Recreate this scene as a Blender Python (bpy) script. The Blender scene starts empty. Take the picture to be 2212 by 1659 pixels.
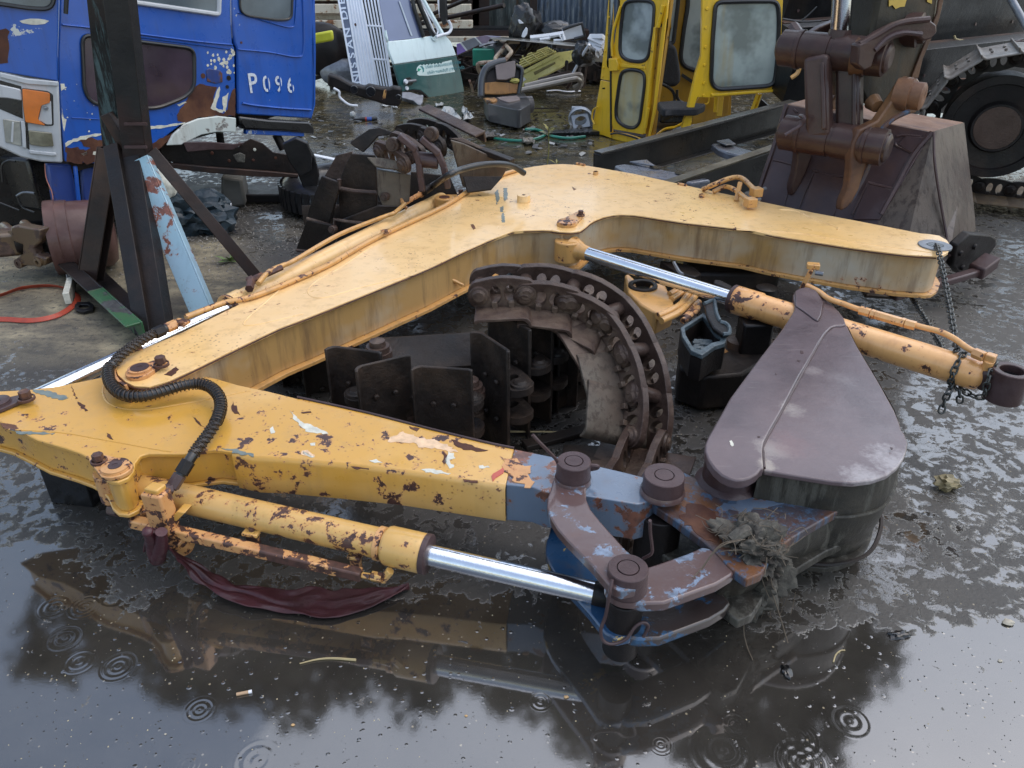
import bpy, bmesh, math, random
from mathutils import Vector, Matrix, noise
random.seed(7)
V = Vector
R = math.radians
scene = bpy.context.scene
col = scene.collection

# ---------------------------------------------------------------- camera
PITCH = R(30.0)
CAMH = 1.6
FPX = 1662.0                      # focal length in units of a picture 2212 wide
cam_data = bpy.data.cameras.new('camera')
cam = bpy.data.objects.new('camera', cam_data)
col.objects.link(cam)
cam.location = (0, 0, CAMH)
cam.rotation_euler = (R(90) - PITCH, 0, 0)
cam_data.sensor_width = 36.0
cam_data.lens = 36.0 * FPX / 2212.0
cam_data.clip_end = 500
cam_data.clip_start = 0.05
scene.camera = cam

# ---------------------------------------------------------------- world, sun, exposure
world = bpy.data.worlds.new('World')
scene.world = world
world.use_nodes = True
wn = world.node_tree
bg = wn.nodes['Background']
sky = wn.nodes.new('ShaderNodeTexSky')
sky.sky_type = 'NISHITA'
sky.sun_disc = False
sky.sun_elevation = R(64)
sky.sun_rotation = R(75)
sky.altitude = 0
sky.air_density = 1.4
sky.dust_density = 2.0
sky.ozone_density = 1.0
hs = wn.nodes.new('ShaderNodeHueSaturation')
hs.inputs['Saturation'].default_value = 0.8
wn.links.new(sky.outputs[0], hs.inputs['Color'])
wn.links.new(hs.outputs[0], bg.inputs['Color'])
bg.inputs['Strength'].default_value = 0.15
sun_d = bpy.data.lights.new('sun', 'SUN')
sun_d.energy = 0.7
sun_d.angle = R(100)
sun_d.color = (1.0, 0.97, 0.93)
sun = bpy.data.objects.new('sun', sun_d)
col.objects.link(sun)
# direction of travel of light: elevation 64, rotation matches the sky
el, az = R(64), R(75)
sd = V((math.sin(az) * math.cos(el), math.cos(az) * math.cos(el), math.sin(el)))
sun.rotation_euler = sd.to_track_quat('Z', 'Y').to_euler()
sun.location = (0, 0, 30)
vs = scene.view_settings
vs.view_transform = 'Standard'
vs.look = 'None'
vs.exposure = 0.8
vs.gamma = 1.0
vs.use_curve_mapping = False

# ---------------------------------------------------------------- measuring helpers
# points read off the photograph (several enlargements of it) and put back where they stand
ZOOM = {'M': (0, 0, 1.0), 'A': (0, 0, .3224), 'B': (658.3, 0, .3224), 'C': (1261.8, 0, .2232), 'D': (1591, 0, .28075),
        'E': (0, 329.2, .3224), 'F': (603.5, 274.3, .3224), 'G': (1152.1, 329.2, .2728), 'H': (1591, 384, .28075),
        'I': (0, 713.2, .3224), 'J': (603.5, 658.3, .3224), 'K': (1097.2, 877.8, .3224), 'L': (1481.2, 603.5, .3224),
        'N': (0, 1097.2, .496), 'O': (1097.2, 1097.2, .504), 'Q': (219.4, 987.5, .3224), 'R': (729.6, 0, .1488),
        'S': (987.5, 0, .1488), 'T': (1344, 548.6, .1364), 'U': (0, 137.2, .2978)}
def px(k, u, v):
    a, b, s = ZOOM[k]
    return a + s * u, b + s * v
FWD = V((0, math.cos(PITCH), -math.sin(PITCH)))
UPV = V((0, math.sin(PITCH), math.cos(PITCH)))
EYE = V((0, 0, CAMH))
def ray(x, y):
    return FWD + V((1, 0, 0)) * ((x - 1106) / FPX) + UPV * ((829.5 - y) / FPX)
def on(plane, x, y):
    p, n = plane
    d = ray(x, y)
    t = (p - EYE).dot(n) / d.dot(n)
    return EYE + d * t
def HP(z): return (V((0, 0, z)), V((0, 0, 1)))
def YP(y): return (V((0, y, 0)), V((0, -1, 0)))
def vplane(a, b):                 # upright plane through two ground-plan points, facing the viewer
    d = (V((b[0], b[1], 0)) - V((a[0], a[1], 0))).normalized()
    n = V((d.y, -d.x, 0))
    if n.y > 0: n = -n
    return (V((a[0], a[1], 0)), n)
def Zp(k, u, v, z): return on(HP(z), *px(k, u, v))
def Yp(k, u, v, y): return on(YP(y), *px(k, u, v))
def PL(k, pts, plane): return [on(plane, *px(k, u, v)) for u, v in pts]
def at_x(A, B, xpix):             # the point of the segment A-B that is seen in column xpix
    lo, hi = -0.5, 1.5
    f = lambda t: (lambda q: 1106 + FPX * q.x / (q - EYE).dot(FWD))(A.lerp(B, t))
    inc = f(hi) > f(lo)
    for _ in range(50):
        m = (lo + hi) / 2
        if (f(m) < xpix) == inc: lo = m
        else: hi = m
    return A.lerp(B, (lo + hi) / 2)
def catmull(pts, n=8, closed=False):
    P = [V(p) for p in pts]
    out = []
    N = len(P)
    rng = range(N if closed else N - 1)
    for i in rng:
        p0 = P[(i - 1) % N] if closed or i > 0 else P[0] * 2 - P[1]
        p1, p2 = P[i], P[(i + 1) % N]
        p3 = P[(i + 2) % N] if closed or i + 2 < N else P[-1] * 2 - P[-2]
        for j in range(n):
            t = j / n
            out.append(0.5 * ((2 * p1) + (p2 - p0) * t + (2 * p0 - 5 * p1 + 4 * p2 - p3) * t * t + (3 * p1 - p0 - 3 * p2 + p3) * t ** 3))
    if not closed: out.append(P[-1])
    return out
def frame_of(d):
    d = d.normalized()
    a = V((0, 0, 1)) if abs(d.z) < .9 else V((1, 0, 0))
    x = d.cross(a).normalized()
    return x, d.cross(x).normalized(), d

# ---------------------------------------------------------------- mesh collector
class MB:
    def __init__(s): s.v, s.f = [], []
    def add(s, vs_, fs):
        o = len(s.v)
        s.v += [V(p) for p in vs_]
        s.f += [[i + o for i in f] for f in fs]
        return s
    def prism(s, pts, off):
        n = len(pts)
        off = V(off)
        nn = V((0, 0, 0))
        for i in range(n):
            nn += (pts[i] - pts[0]).cross(pts[(i + 1) % n] - pts[0])
        top = list(pts)
        if nn.dot(off) > 0: top.reverse()      # top face looks away from the offset
        f = [list(range(n)), list(range(2 * n - 1, n - 1, -1))]
        f += [[(i + 1) % n, i, i + n, (i + 1) % n + n] for i in range(n)]
        return s.add(top + [p + off for p in top], f)
    def ringprism(s, out, inn, off):           # two outlines of the same length
        n = len(out); off = V(off)
        vs_ = list(out) + list(inn) + [p + off for p in out] + [p + off for p in inn]
        f = []
        for i in range(n):
            j = (i + 1) % n
            f += [[i, j, n + j, n + i], [2 * n + j, 2 * n + i, 3 * n + i, 3 * n + j],
                  [j, i, 2 * n + i, 2 * n + j], [n + i, n + j, 3 * n + j, 3 * n + i]]
        return s.add(vs_, f)
    def tube(s, path, r, n=10, caps=True, flat=1.0, closed=False):
        path = [V(p) for p in path]
        N = len(path)
        rs = r if isinstance(r, (list, tuple)) else [r] * N
        prev = None; vs_ = []
        for i, p in enumerate(path):
            a = path[(i - 1) % N] if closed or i else p
            b = path[(i + 1) % N] if closed or i < N - 1 else p
            d = (b - a)
            if d.length < 1e-9: d = V((0, 0, 1))
            d.normalize()
            if prev is None: x, y, _ = frame_of(d)
            else:
                x = (prev - d * prev.dot(d))
                x = x.normalized() if x.length > 1e-6 else frame_of(d)[0]
                y = d.cross(x)
            prev = x
            for k in range(n):
                t = 2 * math.pi * k / n
                vs_.append(p + x * math.cos(t) * rs[i] + y * math.sin(t) * rs[i] * flat)
        f = []
        for i in range(N if closed else N - 1):
            i2 = (i + 1) % N
            for k in range(n):
                k2 = (k + 1) % n
                f.append([i * n + k, i * n + k2, i2 * n + k2, i2 * n + k])
        if caps and not closed:
            f.append(list(range(n - 1, -1, -1)))
            f.append([(N - 1) * n + k for k in range(n)])
        return s.add(vs_, f)
    def cyl(s, a, b, r, r2=None, n=20): return s.tube([a, b], [r, r if r2 is None else r2], n)
    def lathe(s, a, axis, prof, n=28):          # prof: (distance along axis, radius); r=0 closes
        x, y, d = frame_of(V(axis)); a = V(a)
        vs_ = []
        for h, r in prof:
            for k in range(n):
                t = 2 * math.pi * k / n
                vs_.append(a + d * h + (x * math.cos(t) + y * math.sin(t)) * max(r, 1e-5))
        f = []
        for i in range(len(prof) - 1):
            for k in range(n):
                k2 = (k + 1) % n
                f.append([i * n + k, i * n + k2, (i + 1) * n + k2, (i + 1) * n + k])
        return s.add(vs_, f)
    def hexn(s, a, b, r): return s.tube([a, b], r, 6)
    def box(s, c, ax, ay, az):                  # centre and three half axes
        c, ax, ay, az = V(c), V(ax), V(ay), V(az)
        p = [c + ax * i + ay * j + az * k for i, j, k in
             ((-1,-1,-1),(1,-1,-1),(1,1,-1),(-1,1,-1),(-1,-1,1),(1,-1,1),(1,1,1),(-1,1,1))]
        if ax.cross(ay).dot(az) < 0:
            return s.add(p, [[0,1,2,3],[7,6,5,4],[4,5,1,0],[5,6,2,1],[6,7,3,2],[7,4,0,3]])
        return s.add(p, [[3,2,1,0],[4,5,6,7],[0,1,5,4],[1,2,6,5],[2,3,7,6],[3,0,4,7]])
    def beam(s, a, b, w, h, up=(0, 0, 1)):
        a, b = V(a), V(b); d = (b - a); L = d.length; d.normalize()
        x = d.cross(V(up)).normalized(); y = x.cross(d)
        return s.box((a + b) / 2, d * L / 2, x * w / 2, y * h / 2)
    def chan(s, a, b, w, h, t=.008, up=(0, 0, 1), flip=1):     # C section: web w wide... flanges h
        a, b = V(a), V(b); d = (b - a); L = d.length; d.normalize()
        x = d.cross(V(up)).normalized() * flip; y = x.cross(d) * flip
        c = (a + b) / 2
        s.box(c - x * (w / 2 - t / 2), d * L / 2, x * t / 2, y * h / 2)
        s.box(c + x * (t/2) + y * (h / 2 - t / 2), d * L / 2, x * (w - t) / 2 * .999, y * t / 2 * .999)
        s.box(c + x * (t/2) - y * (h / 2 - t / 2), d * L / 2, x * (w - t) / 2 * .999, y * t / 2 * .999)
        return s
    def ang(s, a, b, w, h, t=.008, up=(0, 0, 1)):              # L section
        a, b = V(a), V(b); d = (b - a); L = d.length; d.normalize()
        x = d.cross(V(up)).normalized(); y = x.cross(d)
        c = (a + b) / 2
        s.box(c + x * 0 + y * (h / 2), d * L / 2, x * w / 2, y * t / 2)
        s.box(c - x * (w / 2 - t / 2) + y * (-t/2 - .0005), d * L / 2, x * t / 2, y * (h / 2))
        return s
    def link(s, name, mat, parent=None, base=None, bevel=0, sharp=38, segs=2, smooth=True):
        b = V(base) if base is not None else (V(parent['_b']) if parent is not None and '_b' in parent else V((0, 0, 0)))
        me = bpy.data.meshes.new(name)
        me.from_pydata([p - b for p in s.v], [], s.f)
        me.validate(); me.update()
        if smooth:
            me.polygons.foreach_set('use_smooth', [True] * len(me.polygons))
            me.set_sharp_from_angle(angle=R(sharp))
        me.materials.append(mat)
        o = bpy.data.objects.new(name, me)
        col.objects.link(o)
        if parent is not None:
            o.parent = parent
            if '_b' in parent: o['_b'] = parent['_b']
        else:
            o.location = b; o['_b'] = tuple(b)
        if bevel:
            m = o.modifiers.new('bevel', 'BEVEL'); m.width = bevel; m.segments = segs
            m.limit_method = 'ANGLE'; m.angle_limit = R(40); m.harden_normals = False
        return o

def thing(name, label, cat, base, group=None):
    o = bpy.data.objects.new(name, None)
    col.objects.link(o)
    o.location = base; o['_b'] = tuple(base)
    o.empty_display_size = .1
    return tag(o, label, cat, group)
def tag(o, label, cat, group=None, kind=None):
    o['label'] = label; o['category'] = cat
    if group: o['group'] = group
    if kind: o['kind'] = kind
    return o
def slab(name, k, pts, plane, t, mat, parent=None, bevel=.003, base=None, lift=0, smoothn=0):
    P = PL(k, pts, plane)
    if smoothn: P = catmull(P, smoothn, True)
    n = plane[1].normalized()
    P = [p + n * lift for p in P]
    return MB().prism(P, -n * t).link(name, mat, parent, base, bevel)
def inset(P, d):                               # shrink a flat outline lying in a level-ish plane
    n = len(P); out = []
    area = sum(P[i].x * P[(i + 1) % n].y - P[(i + 1) % n].x * P[i].y for i in range(n))
    sg = 1 if area > 0 else -1
    for i in range(n):
        a, b, c = P[i - 1], P[i], P[(i + 1) % n]
        e1 = (b - a); e2 = (c - b); e1.z = e2.z = 0
        if e1.length < 1e-6 or e2.length < 1e-6: out.append(b.copy()); continue
        e1.normalize(); e2.normalize()
        m = V((-(e1.y + e2.y), e1.x + e2.x, 0)) * sg
        if m.length < 1e-6: out.append(b.copy()); continue
        m.normalize()
        n1 = V((-e1.y, e1.x, 0)) * sg
        out.append(b + m * d / max(.55, m.dot(n1)))
    return out
def ragged(P, amp, step, seed=0):
    rnd = random.Random(seed); out = []
    n = len(P)
    for i in range(n):
        a, b = P[i], P[(i + 1) % n]
        L = (b - a).length; m = max(1, int(L / step))
        for j in range(m):
            q = a.lerp(b, j / m)
            if j: q += V((rnd.uniform(-1, 1), rnd.uniform(-1, 1), rnd.uniform(-1, 1))) * amp
            out.append(q)
    return out
def flatten_to(P, plane, lift):
    p0, n = plane; n = n.normalized()
    return [q - n * ((q - p0).dot(n)) + n * lift for q in P]
def patch(name, k, pts, plane, mat, parent, lift=.0012, amp=.006, step=.012, seed=1, base=None):
    P = flatten_to(ragged(PL(k, pts, plane), amp, step, seed), plane, lift)
    return MB().prism(P, -plane[1].normalized() * (lift * .9 + .0006)).link(name, mat, parent, base, 0, smooth=False)
def text(name, body, origin, xdir, ydir, size, mat, parent, ext=.001, width=1.0, space=1.0, bold=0):
    cu = bpy.data.curves.new(name, 'FONT')
    cu.body = body; cu.size = size; cu.extrude = ext; cu.space_character = space
    cu.offset = bold
    cu.resolution_u = 3
    t = bpy.data.objects.new('tmp_text', cu)
    col.objects.link(t)
    bpy.context.view_layer.update()
    me = bpy.data.meshes.new_from_object(t.evaluated_get(bpy.context.evaluated_depsgraph_get()))
    bpy.data.objects.remove(t)
    xd, yd = V(xdir).normalized(), V(ydir).normalized(); zd = xd.cross(yd)
    M = Matrix((xd * width, yd, zd)).transposed().to_4x4(); M.translation = V(origin)
    me.transform(M)
    b = V(parent['_b']) if '_b' in parent else V((0, 0, 0))
    me.transform(Matrix.Translation(-b))
    me.materials.clear(); me.materials.append(mat)
    o = bpy.data.objects.new(name, me); me.name = name
    col.objects.link(o); o.parent = parent
    return o

# ---------------------------------------------------------------- materials
class NT:
    def __init__(s, name):
        s.m = bpy.data.materials.new(name); s.m.use_nodes = True
        s.t = s.m.node_tree; s.n = s.t.nodes
        s.b = s.n['Principled BSDF']
        s.tc = s.n.new('ShaderNodeTexCoord').outputs['Object']
    def L(s, a, b): s.t.links.new(a, b)
    def put(s, sock, val):
        if hasattr(val, 'default_value') or hasattr(val, 'links'): s.L(val, sock)
        else: sock.default_value = val if not isinstance(val, tuple) or len(val) != 3 else (*val, 1)
    def map(s, scale=(1, 1, 1), loc=(0, 0, 0), rot=(0, 0, 0), src=None):
        n = s.n.new('ShaderNodeMapping')
        s.L(src or s.tc, n.inputs[0])
        n.inputs['Scale'].default_value = scale; n.inputs['Location'].default_value = loc
        n.inputs['Rotation'].default_value = rot
        return n.outputs[0]
    def noise(s, scale, detail=4, rough=.55, src=None, dist=0, out=0):
        n = s.n.new('ShaderNodeTexNoise')
        s.L(src or s.tc, n.inputs['Vector'])
        n.inputs['Scale'].default_value = scale; n.inputs['Detail'].default_value = detail
        n.inputs['Roughness'].default_value = rough; n.inputs['Distortion'].default_value = dist
        return n.outputs[out]
    def vor(s, scale, feat='F1', src=None, out=0, rand=1):
        n = s.n.new('ShaderNodeTexVoronoi'); n.feature = feat
        s.L(src or s.tc, n.inputs['Vector']); n.inputs['Scale'].default_value = scale
        n.inputs['Randomness'].default_value = rand
        return n.outputs[out]
    def ramp(s, f, a, b, lo=0., hi=1.):
        n = s.n.new('ShaderNodeMapRange'); n.clamp = True
        s.L(f, n.inputs[0]); n.inputs[1].default_value = a; n.inputs[2].default_value = b
        n.inputs[3].default_value = lo; n.inputs[4].default_value = hi
        return n.outputs[0]
    def mix(s, f, a, b):
        n = s.n.new('ShaderNodeMix'); n.data_type = 'RGBA'; n.clamp_factor = True
        s.put(n.inputs[0], f); s.put(n.inputs[6], a); s.put(n.inputs[7], b)
        return n.outputs[2]
    def math(s, op, a, b=0.):
        n = s.n.new('ShaderNodeMath'); n.operation = op
        s.put(n.inputs[0], a); s.put(n.inputs[1], b)
        return n.outputs[0]
    def attr(s, name):
        n = s.n.new('ShaderNodeAttribute'); n.attribute_name = name
        return n.outputs['Fac']
    def bump(s, h, strength=.3, dist=.01, nrm=None):
        n = s.n.new('ShaderNodeBump'); s.L(h, n.inputs['Height'])
        n.inputs['Strength'].default_value = strength; n.inputs['Distance'].default_value = dist
        if nrm: s.L(nrm, n.inputs['Normal'])
        return n.outputs[0]
    def fin(s, base=None, rough=None, metal=None, nrm=None, ior=None, coat=None, coat_rough=None, coat_n=None, spec=None):
        I = s.b.inputs
        for k, v in (('Base Color', base), ('Roughness', rough), ('Metallic', metal), ('Normal', nrm), ('IOR', ior),
                     ('Coat Weight', coat), ('Coat Roughness', coat_rough), ('Coat Normal', coat_n), ('Specular IOR Level', spec)):
            if v is not None: s.put(I[k], v)
        return s.m

def paint(name, c1, c2, rustc=(.045, .018, .012), halo=(.5, .16, .05), chips=.62, cs=9., bare=None, dirt=(.12, .09, .05), dirt_amt=.4,
          rough=.38, coat=.35, fade=None, halo_w=.035, spots=.0):
    n = NT(name)
    big = n.noise(2.2, 3, .6)
    base = n.mix(n.ramp(big, .3, .7), c1, c2)
    if fade:
        base = n.mix(n.ramp(n.noise(1.3, 5, .6, n.map(loc=(7, 3, 1))), .45, .62), base, fade)
    streak = n.noise(3.0, 5, .65, n.map(scale=(6, 6, .8)))
    base = n.mix(n.math('MULTIPLY', n.ramp(streak, .5, .75), dirt_amt), base, dirt)
    cn = n.noise(cs, 9, .68, dist=.25)
    msk = n.noise(1.7, 2, .5, n.map(loc=(3, 9, 2)))
    v = n.math('ADD', cn, n.math('MULTIPLY', n.math('SUBTRACT', msk, .5), .35))
    base = n.mix(n.math('MULTIPLY', n.ramp(v, chips - halo_w, chips), .55), base, halo)
    chip = n.ramp(v, chips, chips + .006)
    base = n.mix(chip, base, n.mix(n.ramp(n.noise(40, 3), .4, .6), rustc, tuple(x * 1.9 for x in rustc)))
    if bare:
        bn = n.noise(cs * .6, 8, .7, n.map(loc=(5, 1, 8)), .4)
        base = n.mix(n.ramp(bn, .655, .665), base, bare)
    if spots:
        sp = n.vor(55, src=n.map(loc=(.3, .2, 0)))
        gate = n.ramp(n.noise(2.4, 3, .6, n.map(loc=(1, 5, 4))), .5, .58)
        sm = n.math('MULTIPLY', n.math('SUBTRACT', 1.0, n.ramp(sp, .0, spots)), gate)
        base = n.mix(sm, base, (.16, .05, .02))
    rg = n.ramp(chip, 0, 1, rough, .7)
    rg = n.math('ADD', rg, n.ramp(n.noise(12, 4), .3, .7, -.08, .1))
    h = n.math('SUBTRACT', n.math('MULTIPLY', n.noise(60, 3), .12), n.math('MULTIPLY', chip, .5))
    drops = n.ramp(n.vor(120), .0, .35, .25, 0)
    return n.fin(base, rg, 0., n.bump(h, .35, .004), None, coat, .09, n.bump(n.math('ADD', drops, n.noise(9, 2)), .18, .004))

def rust(name, c1, c2, c3, sc=9., rough=.5, coat=.6, bumps=.5, coat_rough=.16, metal=0., grain=None, spec=None):
    n = NT(name)
    a = n.noise(sc, 7, .65, dist=.3)
    b = n.noise(sc * .35, 4, .6, n.map(loc=(4, 2, 9)))
    base = n.mix(n.ramp(a, .35, .65), c1, c2)
    base = n.mix(n.ramp(b, .5, .68), base, c3)
    if grain:
        g = n.noise(30, 6, .7, n.map(scale=(1, 1, .12)))
        base = n.mix(n.ramp(g, .5, .6), base, grain)
    h = n.math('ADD', n.noise(45, 6, .7), n.math('MULTIPLY', n.noise(14, 4), .8))
    coat *= .55
    if spec is None: spec = .28
    w = n.ramp(n.noise(5, 4, .6, n.map(loc=(2, 2, 2))), .35, .6, coat * .3, coat)
    return n.fin(base, n.ramp(a, .3, .7, rough - .12, rough + .15), metal, n.bump(h, bumps, .006), None, w, coat_rough,
                 n.bump(n.math('ADD', n.noise(22, 3), n.ramp(n.vor(110), 0, .4, .3, 0)), .22, .004), spec)

def plain(name, c, rough=.5, metal=0., coat=0., var=.25, sc=8., bmp=.15, spec=None, alpha=None):
    n = NT(name)
    d = tuple(x * (1 - var) for x in c)
    u = tuple(min(1, x * (1 + var * .6)) for x in c)
    base = n.mix(n.ramp(n.noise(sc, 5, .6), .3, .7), d, u)
    m = n.fin(base, n.ramp(n.noise(sc * 2, 3), .3, .7, rough * .8, min(1, rough * 1.2)), metal, n.bump(n.noise(sc * 6, 4), bmp, .004), None, coat, .1, None, spec)
    if alpha is not None: n.b.inputs['Alpha'].default_value = alpha
    return m

M = {}
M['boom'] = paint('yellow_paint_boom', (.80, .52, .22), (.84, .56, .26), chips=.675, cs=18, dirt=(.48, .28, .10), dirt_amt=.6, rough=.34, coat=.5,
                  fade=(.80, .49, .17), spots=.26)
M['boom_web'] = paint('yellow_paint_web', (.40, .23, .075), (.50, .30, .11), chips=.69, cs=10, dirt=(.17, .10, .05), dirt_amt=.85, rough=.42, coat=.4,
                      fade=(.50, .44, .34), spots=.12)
M['arm'] = paint('yellow_paint_arm', (.66, .40, .125), (.72, .44, .16), chips=.63, cs=19, dirt=(.42, .25, .08), dirt_amt=.4, rough=.33, coat=.5,
                 fade=(.60, .32, .055), spots=.25, halo=(.5, .2, .09))
M['cyl'] = paint('yellow_paint_cylinder', (.58, .34, .09), (.66, .39, .13), chips=.62, cs=20, dirt=(.28, .19, .05), dirt_amt=.5, rough=.35, coat=.5, spots=.2)
M['cylor'] = paint('orange_paint_cylinder', (.70, .34, .11), (.74, .40, .15), chips=.565, cs=16, dirt=(.35, .14, .05), dirt_amt=.5, rough=.35, coat=.5, spots=.2)
M['ypipe'] = paint('yellow_paint_pipe', (.62, .34, .11), (.55, .28, .08), chips=.60, cs=26, dirt=(.2, .12, .05), dirt_amt=.6, rough=.4, coat=.4)
M['yrust'] = paint('yellow_paint_rusty', (.62, .35, .13), (.55, .25, .09), chips=.53, cs=24, dirt=(.25, .11, .05), dirt_amt=.6, rough=.45, coat=.4)
M['bluegrey'] = paint('blue_grey_paint', (.085, .125, .19), (.12, .16, .22), chips=.56, cs=11, rustc=(.10, .035, .018), halo=(.2, .12, .1), dirt=(.10, .10, .12),
                      dirt_amt=.6, rough=.3, coat=.8, bare=(.30, .16, .09))
M['bluelink'] = paint('blue_rust_link', (.085, .05, .048), (.115, .07, .065), chips=.585, cs=14, rustc=(.11, .14, .19), halo=(.12, .10, .12), rough=.36, coat=.8, dirt=(.11, .04, .02))
M['bluelow'] = paint('blue_paint_low', (.012, .05, .12), (.02, .065, .14), chips=.60, cs=8, rustc=(.30, .20, .05), halo=(.05, .1, .16), rough=.25, coat=.9)
M['bucket'] = rust('brown_bucket_steel', (.095, .058, .058), (.13, .085, .085), (.16, .12, .125), 6, .42, .75, .25, .2)
M['bucketshell'] = rust('dark_bucket_shell', (.022, .021, .018), (.05, .044, .034), (.04, .026, .02), 9, .5, .4, .6, .25, grain=(.085, .08, .066))
M['ear'] = rust('rust_ear', (.07, .04, .036), (.045, .05, .065), (.15, .06, .022), 13, .42, .6, .5, .15, grain=(.06, .10, .16))
M['boss'] = rust('brown_boss', (.055, .032, .032), (.08, .05, .05), (.05, .026, .022), 12, .42, .6, .4, .18)
M['dark'] = rust('dark_steel', (.007, .006, .006), (.014, .010, .009), (.03, .017, .012), 8, .5, .3, .5, .2)
M['track'] = rust('track_steel', (.038, .022, .017), (.07, .043, .033), (.13, .09, .065), 18, .5, .5, .9, .25)
M['trackdk'] = rust('track_steel_dark', (.010, .007, .006), (.02, .014, .011), (.05, .032, .022), 12, .55, .3, .8, .3)
M['tracklt'] = rust('track_steel_pale', (.10, .085, .065), (.14, .115, .09), (.07, .045, .033), 8, .6, .35, .5, .3, grain=(.06, .045, .035))  # paler track steel; the lit look of some shoes is in this colour
M['chrome'] = plain('chrome_rod', (.78, .80, .84), .13, 1.0, 0, .08, 30, .1)
M['chromewet'] = None
M['rubber'] = plain('black_rubber', (.012, .012, .013), .42, 0, .3, .3, 20, .2)
M['black'] = plain('black_oily', (.006, .006, .007), .3, 0, .4, .3, 12, .4)
M['blackpaint'] = rust('black_frame_paint', (.006, .006, .007), (.012, .011, .012), (.028, .02, .016), 6, .4, .4, .3, .15)
M['rustbeam'] = rust('rusty_beam', (.035, .018, .013), (.02, .015, .014), (.07, .035, .022), 7, .5, .4, .4, .2)
M['steelring'] = plain('grey_steel', (.20, .21, .23), .38, .6, .3, .3, 20, .3)
M['chain'] = plain('chain_steel', (.06, .062, .058), .4, .5, .4, .3, 60, .2)
M['spring'] = plain('spring_wire', (.05, .032, .02), .4, .4, .4, .5, 60, .2)
M['bolt'] = rust('rusty_bolt', (.07, .035, .028), (.10, .05, .04), (.25, .11, .05), 40, .5, .6, .5)
M['white'] = plain('white_paint', (.72, .74, .78), .4, 0, .3, .1, 5)
M['whitechip'] = plain('white_primer', (.62, .6, .5), .5, 0, .4, .25, 40)
M['greychip'] = plain('grey_chip', (.16, .19, .17), .5, 0, .4, .3, 30)
M['rustchip'] = rust('rust_chip', (.055, .02, .014), (.09, .035, .02), (.14, .06, .03), 12, .6, .3, .4)
M['peach'] = plain('pale_scuff', (.74, .50, .30), .45, 0, .4, .3, 30)
M['mud'] = rust('dried_mud', (.045, .04, .034), (.13, .12, .10), (.025, .02, .016), 35, .8, .15, .9)
M['root'] = plain('dry_root', (.11, .085, .06), .8)
M['straw'] = plain('straw', (.42, .34, .18), .7)
M['cloth'] = plain('red_wet_cloth', (.050, .008, .013), .6, 0, .25, .35, 14, .5)
M['seam'] = plain('dark_seam', (.01, .008, .008), .7)
M['bluedk'] = paint('blue_over_rust', (.035, .028, .026), (.06, .04, .035), chips=.60, cs=9, rustc=(.02, .06, .12), halo=(.05, .05, .06), rough=.35, coat=.6, dirt=(.03, .02, .015))

def bucket_mat(name, spots):
    n = NT(name)
    a = n.noise(7, 7, .65, dist=.3); b = n.noise(2.2, 5, .6, n.map(loc=(4, 2, 9)))
    base = n.mix(n.ramp(a, .35, .65), (.070, .047, .052), (.105, .072, .078))
    base = n.mix(n.ramp(b, .5, .66), base, (.125, .085, .088))
    fine = n.noise(75, 4, .7)
    for (c, rad, col_, am) in spots:
        d = n.n.new('ShaderNodeVectorMath'); d.operation = 'DISTANCE'
        n.L(n.tc, d.inputs[0]); d.inputs[1].default_value = c
        m = n.math('ADD', n.ramp(d.outputs['Value'], rad, rad * .15, 0, .62), n.math('MULTIPLY', n.math('SUBTRACT', n.noise(16, 6, .7), .5), .9))
        m = n.math('ADD', m, n.math('MULTIPLY', n.math('SUBTRACT', fine, .5), .5))
        m = n.math('MULTIPLY', n.ramp(m, .28, .62), n.ramp(d.outputs['Value'], rad, rad * .7, 0, am))
        base = n.mix(m, base, col_)
    pit = n.vor(38, out=0)
    sc = n.noise(26, 5, .7, n.map(scale=(.25, 3, 1), rot=(0, 0, .6)))
    base = n.mix(n.math('MULTIPLY', n.ramp(sc, .62, .70), .5), base, (.19, .155, .15))
    h = n.math('ADD', n.noise(50, 6, .7), n.math('MULTIPLY', n.ramp(pit, 0, .12), .25))
    return n.fin(base, n.ramp(a, .3, .7, .34, .56), 0, n.bump(h, .35, .006), None, n.ramp(b, .35, .6, .25, .6), .2, n.bump(n.noise(22, 3), .2, .004))

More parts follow.
